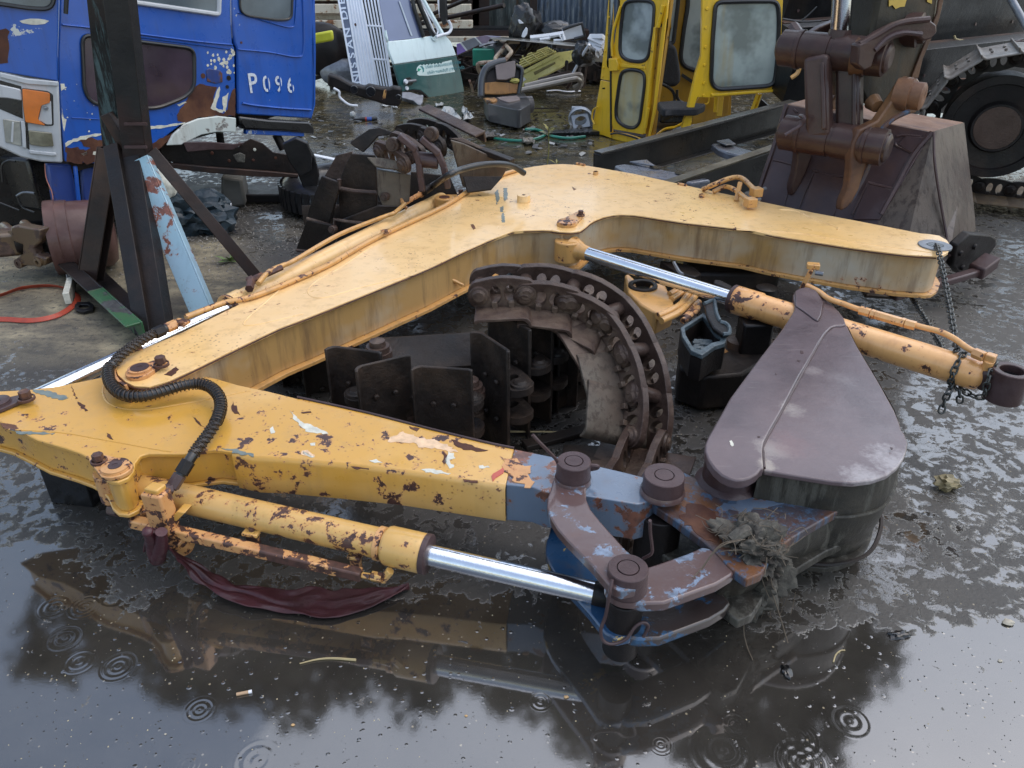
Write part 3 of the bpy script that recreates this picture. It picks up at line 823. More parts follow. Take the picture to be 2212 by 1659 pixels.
# ---- spring wound hose over the boom tip and the arm
hz = .415
hk = [('E', 1180, 1150, .452), ('E', 1100, 1185, .45), ('E', 1000, 1232, .45), ('E', 900, 1290, .452), ('E', 810, 1360, .448), ('E', 755, 1420, .44), ('I', 733, 240, .436), ('I', 725, 300, .432), ('I', 745, 365, .426), ('I', 800, 420, .42),
      ('I', 880, 443, .415), ('I', 980, 438, .414), ('I', 1100, 408, .414), ('I', 1220, 372, .414), ('I', 1330, 358, .414), ('I', 1410, 382, .414), ('I', 1465, 440, .41), ('I', 1480, 510, .40),
      ('I', 1455, 600, .395), ('I', 1400, 690, .39), ('I', 1340, 770, .385), ('I', 1270, 870, .37), ('I', 1210, 965, .345), ('I', 1150, 1060, .315)]
hpath = catmull([Zp(k, u, v, z) for k, u, v, z in hk], 12)
hose = dm(MB().tube(hpath, .0145, 12), 'hydraulic_hose', M['rubber'], bevel=0)
# resample and coil
def resample(P, step):
    out = [P[0]]; acc = 0
    for a, b in zip(P, P[1:]):
        L = (b - a).length; t = step - acc
        while t <= L:
            out.append(a.lerp(b, t / L)); t += step
        acc = (acc + L) % step if step else 0
    return out
rs = resample(hpath, .0011)
mbx = MB(); prev = None; coil = []; ph = 0
NN = len(rs)
for i, p in enumerate(rs[:-1]):
    d = (rs[i + 1] - p).normalized()
    if prev is None: x = frame_of(d)[0]
    else: x = (prev - d * prev.dot(d)).normalized()
    prev = x; y = d.cross(x)
    t = i / NN
    pitch = .0052 if (t < .27 or t > .80) else .0125
    ph += 2 * math.pi * .0011 / pitch
    rr = .0178 if .27 < t < .80 else .0168
    coil.append(p + (x * math.cos(ph) + y * math.sin(ph)) * rr)
i0, i1 = int(.07 * NN), int(.915 * NN)
dm(MB().tube(coil[i0:i1], .0019, 5), 'wire_spring', M['spring'], hose, 0)
for (i, r, m) in ((.0, .018, 'yrust'), (.04, .02, 'dark'), (.93, .0195, 'dark'), (.965, .018, 'boss')):
    a = rs[int(i * NN)]; b = rs[min(NN - 1, int((i + .032) * NN))]
    dm(MB().hexn(a, b, r), 'fitting', M[m], hose, .001)

# ---- bucket cylinder in front
A0 = Zp('Q', 95, 170, .26); B0 = Zp('K', 660, 1268, .185)
def onaxis(x): return at_x(A0, B0, x)
bd = (B0 - A0).normalized()
p1, p2, p3 = onaxis(300), onaxis(838), onaxis(922)
bcyl = dm(MB().lathe(p1, bd, [(-.03, 0), (-.03, .024), (-.014, .036), (0, .0415), ((p2 - p1).length, .0415)], 36), 'bucket_cylinder', M['cyl'], bevel=0)
L2 = (p3 - p2).length
dm(MB().lathe(p2, bd, [(-.006, .042), (-.003, .050), (.004, .053), (L2 - .012, .053), (L2 - .008, .051), (L2 - .006, .0)], 36), 'gland', M['cyl'], bcyl, 0)
dm(MB().lathe(p3, bd, [(-.008, .054), (.006, .054), (.008, .05), (.008, .03), (.010, .0)], 36), 'wiper_ring', M['boss'], bcyl, .001)
dm(MB().cyl(p3, onaxis(1284), .0285, n=36), 'rod', M['chrome'], bcyl, 0)
dm(MB().lathe(onaxis(1282), bd, [(0, 0), (0, .03), (.012, .032), (.05, .03), (.07, .045)], 28), 'rod_eye', M['dark'], bcyl, 0)
dm(MB().lathe(A0 - UP * .045, UP, [(0, .05), (.09, .05), (.09, 0)], 28), 'rear_eye', M['yrust'], bcyl, .003)
dm(MB().cyl(A0, p1, .034, n=20), 'eye_neck', M['yrust'], bcyl, 0)
# dirty seam ring and clamp band
dm(MB().lathe(p2, bd, [(-.03, .0425), (-.028, .046), (-.012, .046), (-.010, .0425)], 36), 'clamp_band', M['yrust'], bcyl, 0)
# side pipe (square) with brackets
zz = .215
s1, s2 = Zp('Q', 200, 430, zz), Zp('Q', 1745, 790, .16)
sp = bcyl
dm(MB().beam(s1, s2, .030, .030), 'square_pipe', M['yrust'], sp, .005)
up1 = Zp('Q', 430, 470, .21)
dm(MB().box(up1 + UP * .055, V((.030, -.008, 0)), V((.007, .022, 0)), UP * .07), 'upright_bracket', M['yrust'], sp, .006)
dm(MB().box(up1 + UP * .13 + V((0, .004, 0)), V((.020, -.006, 0)), V((.006, .016, 0)), UP * .008), 'inner_block', M['arm'], sp, .004)
dm(MB().hexn(up1 + UP * .12, Zp('I', 1150, 1062, .318), .016), 'swivel_nut', M['boss'], sp, .002)
dm(MB().box(Zp('Q', 545, 350, .25), V((.012, -.003, 0)), V((.006, .03, 0)), V((.03, 0, .03))*.5), 'flange_piece', M['arm'], sp, .002)
for (u, v, z, s_) in ((1010, 500, .21, .022), (1700, 660, .175, .018), (280, 285, .25, .018)):
    c = Zp('Q', u, v, z)
    dm(MB().box(c, V((s_, -.005, 0)), V((.004, s_ * .8, 0)), UP * .005), 'clamp_plate', M['arm'], sp, .002)
    dm(MB().box(c - UP * .018 - V((0, .004, 0)), V((s_ * .8, -.004, 0)), V((.002, .006, 0)), UP * .02), 'clamp_foot', M['yrust'], sp, .002)
    dm(MB().hexn(c, c + UP * .016, .009), 'bolt', M['bolt'], sp, .001)
mbx = MB().hexn(Zp('Q', 1745, 790, .16), Zp('Q', 1800, 800, .16), .009).hexn(Zp('Q', 1810, 795, .16), Zp('Q', 1880, 810, .16), .014).hexn(Zp('Q', 1880, 825, .145), Zp('Q', 1935, 760, .18), .012)
dm(mbx, 'fitting', M['cyl'], sp, .001)
mbx = MB().hexn(Zp('Q', 60, 350, .2), Zp('Q', 120, 362, .205), .018).hexn(Zp('Q', 125, 362, .205), Zp('Q', 195, 385, .21), .015).hexn(Zp('Q', 110, 330, .2), Zp('Q', 120, 290, .235), .016)
dm(mbx, 'fitting', M['boss'], sp, .002)
dm(MB().hexn(Zp('Q', 300, 385, .22), Zp('Q', 280, 290, .24), .017), 'union', M['yrust'], sp, .002)
dm(MB().cyl(Zp('Q', 560, 600, .10), Zp('Q', 480, 540, .16), .03, n=16), 'end_plug', M['yrust'], sp, .003)

# ---- boom cylinder on the right
C0 = Zp('G', 330, 770, .335); C1 = Zp('H', 2080, 1590, .34)
def cx_(x): return at_x(C0, C1, x)
cd = (C1 - C0).normalized()
q0, q1, q2, q3, q4 = cx_(1262), cx_(1588), cx_(1640), cx_(2118), cx_(2150)
ccyl = dm(MB().lathe(q1, cd, [(0, 0), (0, .056), (.004, .058), ((q2 - q1).length, .058), ((q2 - q1).length + .008, .053), ((q3 - q1).length - .02, .053), ((q3 - q1).length, .048), ((q3 - q1).length + .02, .03)], 40),
          'boom_cylinder', M['cylor'], bevel=0)
dm(MB().lathe(q1, -cd, [(-.004, .059), (.012, .059), (.014, .055), (.014, .034)], 40), 'wiper_ring', M['boss'], ccyl, .001)
dm(MB().cyl(q0, q1, .0315, n=40), 'rod', M['chrome'], ccyl, 0)
dm(MB().lathe(q0, -cd, [(-.025, 0), (-.025, .033), (.01, .036), (.03, .045), (.07, .06)], 32), 'rod_neck', M['ypipe'], ccyl, 0)
e0 = C0 - V((0, 0, .05))
dm(MB().lathe(C0 + V((-.035, .01, -.055)), UP, [(0, 0), (0, .062), (.1, .062), (.1, 0)], 32), 'rod_eye', M['ypipe'], ccyl, .006)
dm(ring(C1 + UP * .055, .058, .036, .11), 'base_eye', M['boss'], ccyl, .003)
dm(MB().cyl(C1 - UP * .05, C1 + UP * .03, .0355, n=24), 'bore', M['black'], ccyl, 0)
dm(MB().beam(cx_(2120), C1 - cd * .045, .07, .075), 'eye_neck', M['boss'], ccyl, .012)
# its pipe
tp = catmull([Zp('H', 545, 830, .40), Zp('H', 640, 880, .41), Zp('L', 960, 130, .42), Zp('L', 1060, 165, .42), Zp('L', 1190, 210, .42), Zp('L', 1540, 308, .42), Zp('L', 1700, 350, .425), Zp('L', 1800, 398, .425), Zp('L', 1880, 455, .42), Zp('L', 1960, 500, .415)], 6)
dm(MB().tube(tp, .0105, 10), 'side_pipe', M['cylor'], ccyl, 0)
for (u, v, u2, v2, r) in ((1165, 205, 1235, 225, .0165), (1240, 228, 1268, 236, .0172), (1270, 236, 1440, 285, .0165), (1442, 285, 1468, 293, .0172), (1470, 294, 1540, 312, .0168), (1930, 490, 2000, 520, .018)):
    dm(MB().hexn(Zp('L', u, v, .42), Zp('L', u2, v2, .42), r), 'union', M['cylor' if u < 1900 else 'yrust'], ccyl, .0012)
dm(MB().box(Zp('L', 2040, 530, .415), cd * .016, cd.cross(UP) * .015, UP * .016), 'elbow', M['yrust'], ccyl, .004)
dm(MB().cyl(Zp('L', 2035, 545, .41), Zp('L', 2010, 610, .37), .016, n=16), 'elbow_stem', M['cylor'], ccyl, .002)
dm(MB().beam(Zp('H', 505, 850, .36), Zp('H', 580, 700, .45), .028, .018), 'pipe_bracket', M['yrust'], ccyl, .003)
dm(MB().box(Zp('H', 590, 678, .46), V((.024, -.006, 0)), V((.005, .018, 0)), UP * .010), 'bracket_head', M['ypipe'], ccyl, .003)
dm(MB().hexn(Zp('H', 605, 730, .44), Zp('H', 668, 740, .44), .010), 'bolt', M['steelring'], ccyl, .001)

# ---- bosses and linkage at the bucket end
def pinboss(parent, k, u, v, zt, r, h, mat='boss', base=None, pin=.5, name='pin_boss'):
    c = Zp(k, u, v, zt)
    prof = [(-h, r * 1.04), (-h * .12, r * 1.0), (-.002, r), (0, r * .965), (0, r * pin + .0032), (-.006, r * pin + .003), (-.006, r * pin + .0002), (.0008, r * pin), (.0008, 0)]
    o = dm(MB().lathe(c, UP, [(a, b) for a, b in prof], 40), name, M[mat], parent, 0, sharp=30)
    if base: dm(MB().lathe(c - UP * h, UP, [(-.004, r * base), (.004, r * base), (.012, r * 1.06)], 36), 'weld_collar', M['bluelink'], o, 0)
    return c
link = D
l1o = [('K', 330, 440), ('K', 300, 500), ('K', 285, 560), ('K', 265, 610), ('K', 262, 680), ('K', 285, 745), ('K', 330, 820), ('K', 400, 900), ('K', 480, 980), ('K', 560, 1060), ('K', 620, 1130), ('K', 680, 1200), ('K', 760, 1240),
       ('K', 860, 1220), ('K', 900, 1120), ('K', 860, 1020), ('K', 790, 960), ('K', 700, 860), ('K', 620, 770), ('K', 555, 690), ('K', 525, 620), ('K', 522, 560), ('K', 540, 500), ('K', 540, 440), ('K', 440, 400)]
ZL = .325
link1 = dm(MB().prism([Zp(*q, ZL) for q in l1o], -UP * .028), 'guide_link', M['bluelink'], bevel=.004)
low1 = [Zp(*q, ZL) for q in l1o]
dm(MB().prism([V((p.x, p.y, .17)) for p in low1], -UP * .026), 'lower_guide_link', M['bluelow'], bevel=.004)
pinboss(link1, 'K', 442, 365, .385, .046, .062, 'boss', 1.1)
# long pin through the dipper end
cA = Zp('K', 442, 365, .385)
dm(MB().cyl(V((cA.x, cA.y, .30)), V((cA.x, cA.y, .09)), .03, n=20), 'through_pin', M['dark'], link1, 0)
# power link
l2o = [('K', 760, 1000), ('K', 860, 1020), ('K', 935, 1075), ('K', 1010, 1050), ('K', 1200, 985), ('K', 1300, 940), ('K', 1420, 960), ('K', 1540, 1080), ('K', 1500, 1130), ('K', 1400, 1190), ('K', 1200, 1262), ('K', 1050, 1315), ('K', 900, 1320),
       ('K', 760, 1290), ('K', 690, 1200), ('K', 690, 1080)]
link2 = dm(MB().prism([Zp(*q, .282) for q in l2o], -UP * .03), 'power_link', M['bluelink'], bevel=.006)
dm(MB().prism([V((p.x, p.y, .165)) for p in [Zp(*q, .282) for q in l2o]], -UP * .03), 'lower_power_link', M['bluedk'], bevel=.006)
cB = pinboss(link2, 'K', 806, 1080, .345, .047, .075, 'boss', 1.08)
dm(MB().cyl(V((cB.x, cB.y, .252)), V((cB.x, cB.y, .075)), .044, n=28), 'lower_boss', M['dark'], link2, .003)
# bucket ears
e_o = [('K', 905, 440), ('K', 880, 500), ('K', 880, 560), ('K', 920, 620), ('K', 1000, 680), ('K', 1100, 745), ('K', 1200, 820), ('K', 1300, 895), ('K', 1400, 985), ('K', 1500, 1090), ('K', 1600, 1160), ('K', 1700, 1120), ('K', 1800, 960), ('K', 1900, 885),
       ('K', 2050, 795), ('K', 2200, 708), ('K', 2320, 655), ('K', 2212, 655), ('K', 2000, 625), ('K', 1800, 605), ('K', 1560, 600), ('K', 1300, 500), ('K', 1180, 440), ('K', 1040, 400)]
ear = dm(MB().prism([Zp(*q, .288) for q in e_o], -UP * .028), 'bucket_ear', M['ear'], bevel=.004)
dm(MB().prism([V((p.x, p.y, .15)) for p in [Zp(*q, .288) for q in e_o]], -UP * .028), 'lower_bucket_ear', M['bucketshell'], bevel=.004)
cC = pinboss(ear, 'K', 1048, 458, .372, .054, .055, 'boss', 1.12, .44, 'pin_boss')
dm(MB().cyl(V((cC.x, cC.y, .25)), V((cC.x, cC.y, .05)), .062, n=28), 'hinge_tube', M['dark'], ear, .003)
patch('chip', 'K', [(1230, 650), (1300, 660), (1420, 740), (1440, 830), (1400, 920), (1330, 900), (1240, 830), (1150, 750)], HP(.288), M['rustchip'], ear, .0012, .008, .012, 81)
patch('chip', 'K', [(1560, 625), (1700, 618), (1850, 650), (1700, 690), (1600, 720), (1480, 690), (1420, 720), (1400, 680)], HP(.288), M['bluegrey'], ear, .0014, .01, .012, 82)

# ---- bucket
strip = [('L', 720, 100), ('L', 735, 75), ('L', 765, 57), ('L', 810, 50), ('L', 860, 60), ('L', 905, 90), ('L', 960, 150), ('L', 1030, 215), ('L', 1060, 255), ('L', 1076, 300), ('L', 1050, 308), ('L', 1010, 308), ('L', 975, 320), ('L', 935, 360), ('L', 895, 420),
         ('L', 850, 500), ('L', 760, 650), ('L', 640, 880), ('L', 560, 1020), ('L', 525, 1090), ('L', 516, 1150), ('L', 520, 1210), ('L', 524, 1262), ('L', 505, 1268), ('L', 480, 1300), ('L', 430, 1330), ('L', 385, 1342), ('L', 340, 1345), ('L', 290, 1332), ('L', 240, 1308),
         ('L', 190, 1262), ('L', 150, 1205), ('L', 130, 1150), ('L', 130, 1105), ('L', 150, 1055), ('L', 230, 915), ('L', 300, 790), ('L', 500, 520), ('L', 640, 340), ('L', 700, 250), ('L', 730, 200), ('L', 732, 160), ('L', 722, 130)]
side = [('L', 1050, 290), ('L', 1076, 300), ('L', 1110, 370), ('L', 1150, 450), ('L', 1300, 700), ('L', 1400, 880), ('L', 1432, 960), ('L', 1445, 1005), ('L', 1470, 1040), ('L', 1490, 1095), ('L', 1480, 1150), ('L', 1460, 1200), ('L', 1420, 1255), ('L', 1350, 1310),
        ('L', 1250, 1345), ('L', 1120, 1362), ('L', 980, 1352), ('L', 760, 1318), ('L', 525, 1280), ('L', 505, 1230), ('L', 505, 1090), ('L', 850, 470), ('L', 960, 320)]
ZS = .405
def lg(k, u, v): p = Zp(k, u, v, ZS) - GB; return (p.x, p.y, p.z)
M['bucket'] = bucket_mat('brown_bucket_side', [(lg('L', 1400, 1200), .13, (.30, .27, .27), .9), (lg('L', 1220, 1310), .12, (.30, .27, .27), .9), (lg('L', 590, 1120), .09, (.30, .26, .23), .8), (lg('L', 720, 860), .07, (.30, .26, .23), .7),
    (lg('L', 545, 1230), .05, (.34, .29, .24), .8), (lg('L', 860, 600), .06, (.24, .2, .19), .6), (lg('L', 700, 1100), .12, (.16, .09, .09), .7), (lg('L', 1050, 650), .10, (.2, .17, .17), .4)])
bp_chips = [[(765, 480), (785, 480), (790, 498), (770, 497)], [(745, 540), (770, 545), (765, 555), (748, 552)], [(597, 630), (612, 636), (606, 643)], [(1370, 1125), (1390, 1130), (1385, 1142), (1372, 1138)], [(480, 1050), (500, 1052), (496, 1062), (480, 1060)]]
bk = dm(MB().prism([Zp(*q, ZS) for q in strip], -UP * .03), 'bucket', M['bucket'], bevel=.005)
sideP = [Zp(*q, ZS - .008) for q in side]
dm(MB().prism(sideP, -UP * .016), 'side_plate', M['bucket'], bk, bevel=.004)
dm(MB().tube(catmull([Zp('L', u, v, ZS - .006) for u, v in ((1060, 300), (1000, 312), (930, 365), (850, 500), (640, 885), (524, 1095), (517, 1160), (524, 1265))], 6), .005, 8), 'weld_seam', M['boss'], bk, 0)
tw = [('L', 735, 80), ('L', 810, 52), ('L', 880, 75), ('L', 922, 150), ('L', 905, 240), ('L', 885, 275), ('L', 860, 262), ('L', 790, 210), ('L', 738, 175)]
dm(MB().prism([Zp(*q, ZS + .006) for q in tw], -UP * .006), 'cutter_cap', M['bucket'], bk, bevel=.005, segs=3)
for pts, r in ((((738, 175), (790, 212), (860, 264), (888, 276), (906, 240), (924, 150)), .0035),): dm(MB().tube(catmull([Zp('L', u, v, ZS + .002) for u, v in pts], 5), r, 6), 'cap_weld', M['boss'], bk, 0)
for q in bp_chips: patch('nick', 'L', q, HP(ZS), M['boss'], bk, .001, .002, .008, 6)
# shell: hangs from the side plate, thick curved sheet, slightly smaller below
back = [('L', 1010, 300), ('L', 1076, 303), ('L', 1150, 450), ('L', 1300, 700), ('L', 1400, 880), ('L', 1436, 1000), ('L', 1462, 1100), ('L', 1440, 1200), ('L', 1400, 1265), ('L', 1330, 1310), ('L', 1240, 1335), ('L', 1120, 1350), ('L', 980, 1342), ('L', 760, 1308), ('L', 500, 1270)]
bp = catmull([Zp(*q, ZS - .02) for q in back], 5)
rows = 9; mbx = MB(); ctr = sum(bp, V((0, 0, 0))) / len(bp)
vs_ = []
for p in bp:
    for j in range(rows):
        t = j / (rows - 1)
        q = V((p.x, p.y, ZS - .02 - t * .31)); bul = math.sin(t * math.pi) * .012 - t * t * .045
        dd = (p - ctr); dd.z = 0; dd.normalize()
        vs_.append(q + dd * bul)
fs = [[i * rows + j, i * rows + j + 1, (i + 1) * rows + j + 1, (i + 1) * rows + j] for i in range(len(bp) - 1) for j in range(rows - 1)]
nv = len(vs_)
inner = []
for i, p in enumerate(vs_):
    dd = (p - ctr); dd.z = 0; dd.normalize(); inner.append(p - dd * .014)
fs2 = [[a + nv for a in reversed(f)] for f in fs]
rim = [[i * rows + rows - 1, i * rows + rows - 1 + nv, (i + 1) * rows + rows - 1 + nv, (i + 1) * rows + rows - 1] for i in range(len(bp) - 1)]
mbx.add(vs_ + inner, fs + fs2 + rim)
dm(mbx, 'shell', M['bucketshell'], bk, 0)
dm(MB().prism([V((p.x, p.y, .085)) for p in inset(sideP, .02)], -UP * .018), 'lower_side_plate', M['bucketshell'], bk, bevel=.004)
dm(MB().prism([V((p.x, p.y, .085)) for p in inset([Zp(*q, ZS) for q in strip], .01)], -UP * .02), 'lower_strip', M['bucketshell'], bk, bevel=.004)
# the belly of the shell that sweeps down from the ear to the linkage
tops = catmull([Zp('K', u, v, .256) for u, v in ((1500, 1085), (1600, 1150), (1730, 1075), (1820, 945), (1920, 875), (2060, 790), (2230, 700))], 5)
bots = catmull([Zp('K', u, v, z) for u, v, z in ((1340, 1350, .10), (1480, 1335, .07), (1640, 1275, .06), (1800, 1165, .06), (1950, 1090, .065), (2120, 1020, .075), (2290, 930, .09))], 5)
vs_ = []
for a, b in zip(tops, bots):
    for j in range(7):
        t = j / 6; q = a.lerp(b, t); q.z += .022 * math.sin(t * math.pi); q.y -= .018 * math.sin(t * math.pi); vs_.append(q)
fs = [[i * 7 + j, i * 7 + j + 1, (i + 1) * 7 + j + 1, (i + 1) * 7 + j] for i in range(len(tops) - 1) for j in range(6)]
so_ = dm(MB().add(vs_, fs), 'shell_belly', M['bucketshell'], bk, 0, sharp=60)
so_.modifiers.new('t', 'SOLIDIFY').thickness = .012
dm(MB().tube([p + UP * .004 for p in bots], .006, 6), 'belly_edge', M['ear'], bk, 0)
# wear bands round the shell
for zz, m in ((.27, 'bucketshell'), (.10, 'dark')):
    bb = [V((p.x, p.y, zz)) + ((p - ctr) * V((1, 1, 0))).normalized() * .007 if False else V((p.x, p.y, zz)) for p in bp]
    dm(MB().tube([b + V(((b - ctr).x, (b - ctr).y, 0)).normalized() * .006 for b in bb[10:]], .006, 6), 'wear_band', M[m], bk, 0)
c = Zp('L', 320, 1160, ZS - .02)
dm(MB().lathe(V((c.x, c.y, .288)), UP, [(-.004, .092), (.004, .086), (.012, .074), (ZS - .32, .070)], 40), 'hinge_boss', M['boss'], bk, 0)
c2 = V((c.x, c.y, .08))
dm(MB().cyl(c2, V((c.x, c.y, .262)), .06, n=28), 'hinge_tube', M['dark'], bk, 0)
# scuffed bright spots and a paint fleck
patch('scuff', 'L', [(292, 1085), (308, 1080), (322, 1115), (310, 1120)], HP(ZS), M['whitechip'], bk, .001, .002, .008, 5)
# tie wires on the pins
def wire(parent, pts, r=.0042, mat='boss'):
    dm(MB().tube(catmull([Zp(*q) for q in pts], 8), r, 8), 'tie_wire', M[mat], parent, 0)
wire(link1, [('K', 165, 190, .48), ('K', 205, 235, .46), ('K', 260, 290, .43), ('K', 325, 360, .39), ('K', 350, 430, .35)], .005)
wire(link1, [('K', 400, 515, .335), ('K', 425, 480, .35), ('K', 470, 430, .365), ('K', 530, 400, .37), ('K', 590, 398, .37), ('K', 600, 412, .36), ('K', 540, 425, .35)], .0055)
wire(link2, [('K', 700, 1160, .34), ('K', 680, 1260, .31), ('K', 655, 1400, .24), ('K', 622, 1500, .2), ('K', 640, 1570, .17), ('K', 700, 1592, .16), ('K', 790, 1560, .17), ('K', 850, 1480, .2), ('K', 905, 1448, .21), ('K', 940, 1470, .2), ('K', 915, 1530, .17), ('K', 890, 1565, .155)], .0042)
wire(link2, [('K', 952, 765, .47), ('K', 955, 850, .42), ('K', 965, 930, .37), ('K', 962, 985, .34), ('K', 905, 1020, .31)], .004)

# ================================================================ smaller things lying on and round it
def put(mb, name, mat, label, cat, base=None, bevel=0, group=None, kind=None, **k):
    if base is None:
        b = sum(mb.v, V((0, 0, 0))) / len(mb.v); b.z = min(p.z for p in mb.v); base = b
    o = mb.link(name, mat, None, base, bevel, **k)
    return tag(o, label, cat, group, kind)
# support block under the arm
c = Zp('I', 560, 1110, 0); c.z = 0
blk = MB().box(c + UP * .095, V((.075, -.012, 0)), V((.012, .05, 0)), UP * .095)
put(blk, 'support_block', M['black'], 'black support block propping the left end of the dipper arm', 'block', bevel=.004)
c = Zp('J', 60, 1010, 0) + V((-.1, .3, 0)); c.z = 0
# red rag
def rag():
    spine = [('Q', 345, 500, .235, .012), ('Q', 390, 570, .20, .018), ('Q', 430, 610, .17, .020), ('Q', 500, 670, .125, .022), ('Q', 610, 750, .07, .023), ('Q', 740, 840, .035, .026), ('Q', 880, 910, .022, .030),
             ('Q', 1050, 945, .016, .038), ('Q', 1250, 970, .010, .042), ('Q', 1430, 980, .008, .054), ('Q', 1600, 985, .006, .055), ('Q', 1780, 955, .005, .040), ('Q', 1930, 915, .006, .026), ('Q', 2060, 880, .005, .003)]
    C = [Zp(k, u, v, z) for k, u, v, z, w in spine]; W = [w for *_, w in spine]
    n = 10
    CC = catmull(C, n); WW = []
    for i in range(len(W) - 1): WW += [W[i] + (W[i + 1] - W[i]) * j / n for j in range(n)]
    WW.append(W[-1]); m = 26; vs_ = []
    for i, p in enumerate(CC):
        a = CC[max(0, i - 1)]; b = CC[min(len(CC) - 1, i + 1)]
        d = (b - a); d.z = 0; d.normalize(); s_ = V((-d.y, d.x, 0))
        w = WW[i]; hang = max(0, 1 - w / .045)
        for j in range(m):
            t = j / (m - 1) * 2 - 1
            fold = math.sin(t * (6 + 4 * noise.noise(V((i * .04, 0, 9)))) + noise.noise(V((i * .07, t, 3))) * 6) * .005 * (.4 + hang) + noise.noise(V((i * .12, t * 2.5, 1))) * .007 * (.35 + .5 * hang) * (1 if w > .02 else .3)
            z = max(.004, p.z + fold + (1 - t * t) * .010 * hang + .004)
            vs_.append(V((p.x, p.y, 0)) + s_ * t * w * (1 + .28 * noise.noise(V((i * .11, t * .8, 7)))) + UP * z)
    f = [[i * m + j, i * m + j + 1, (i + 1) * m + j + 1, (i + 1) * m + j] for i in range(len(CC) - 1) for j in range(m - 1)]
    mb = MB().add(vs_, f)
    # the knot
    k0 = Zp('Q', 350, 500, .25)
    kp = catmull([k0 + V((-.012, -.01, .012)), Zp('Q', 335, 540, .22), Zp('Q', 350, 610, .17), Zp('Q', 375, 670, .13), Zp('Q', 380, 650, .15), Zp('Q', 400, 580, .2), k0 + V((.02, 0, 0))], 6)
    mb.tube(kp, [.012 + .010 * math.sin(i / len(kp) * 3.1) + .004 * noise.noise(V((i * .6, 0, 0))) for i in range(len(kp))], 12)
    mb.tube(catmull([k0, Zp('Q', 300, 560, .19), Zp('Q', 285, 630, .14)], 5), [.004] * 11, 6)
    o = put(mb, 'red_rag', M['cloth'], 'wet dark red rag tied to the side pipe and trailing into the puddle', 'rag', base=(k0.x, k0.y, 0), sharp=80)
    s = o.modifiers.new('thick', 'SOLIDIFY'); s.thickness = .002
rag()
# mud clump with roots
def lump(c, rx, ry, rz, seed, n=4, amp=.35):
    bm = bmesh.new(); bmesh.ops.create_icosphere(bm, subdivisions=n, radius=1)
    vs_ = []
    for v in bm.verts:
        d = v.co.normalized()
        r = 1 + amp * noise.fractal(d * 1.7 + V((seed, 0, 0)), .8, 2., 5) + amp * .35 * noise.noise(d * 9 + V((seed, 4, 0)))
        vs_.append(V((c[0] + d.x * r * rx, c[1] + d.y * r * ry, c[2] + d.z * r * rz)))
    f = [[v.index for v in fa.verts] for fa in bm.faces]
    bm.free()
    return MB().add(vs_, f)
mc = Zp('K', 1620, 920, .29)
mb = lump(mc - UP * .005, .085, .07, .05, 3, 5, .6)
c2 = Zp('K', 1650, 1120, .15); m2 = lump(c2, .085, .06, .11, 8, 5, .55); mb.add(m2.v, m2.f)
c2 = Zp('K', 1500, 1290, .05); m2 = lump(c2, .10, .035, .05, 11, 4, .6); mb.add(m2.v, m2.f)
mud = put(mb, 'mud_clump', M['mud'], 'grey mud clump packed with roots, caught between bucket ear and link', 'mud')
rnd = random.Random(5)
mb = MB()
def curl(k, pts, r, mb): mb.tube(catmull([Zp(k, *p) for p in pts], 8), r, 5)
curl('K', [(1640, 830, .33), (1680, 960, .30), (1725, 1120, .22), (1770, 1250, .16), (1820, 1400, .1), (1875, 1585, .03)], .0016, mb)
curl('K', [(1600, 1000, .28), (1630, 1150, .2), (1610, 1300, .12), (1580, 1480, .05), (1600, 1600, .01), (1640, 1700, .004)], .0014, mb)
curl('K', [(1780, 960, .3), (1760, 1090, .24), (1770, 1200, .2), (1790, 1230, .18)], .0012, mb)
curl('K', [(1630, 1240, .15), (1650, 1350, .1), (1655, 1430, .07)], .0012, mb)
curl('K', [(1700, 1150, .22), (1740, 1260, .16), (1780, 1310, .13)], .0011, mb)
curl('K', [(1590, 890, .36), (1450, 925, .36), (1380, 980, .34), (1300, 1090, .30)], .0013, mb)
curl('K', [(1240, 1150, .288), (1300, 1080, .29), (1420, 930, .33), (1560, 890, .35)], .0013, mb)
for i in range(64):
    a = mc + V((rnd.uniform(-.09, .09), rnd.uniform(-.07, .07), rnd.uniform(0.01, .05)))
    b = a + V((rnd.uniform(-.06, .06), rnd.uniform(-.05, .05), rnd.uniform(-.02, .03)))
    mb.tube(catmull([a, (a + b) / 2 + V((rnd.uniform(-.01, .01),) * 3), b], 4), rnd.uniform(.0007, .0016), 4)
for i in range(16):
    a = c2 + V((rnd.uniform(.05, .2), rnd.uniform(.0, .05), rnd.uniform(.0, .12)))
    mb.tube(catmull([a, a + V((rnd.uniform(-.02, .02), -.02, -.06)), a + V((rnd.uniform(-.03, .03), -.03, -.14))], 4), .0009, 4)
o = mb.link('root', M['root'], mud); o['kind'] = 'stuff'
a, b = Zp('K', 1500, 900, .33), Zp('K', 1610, 830, .345)
MB().tube(catmull([a, a.lerp(b, .5) + UP * .006, b], 4), .016, 8).link('wood_bit', M['mud'], mud)

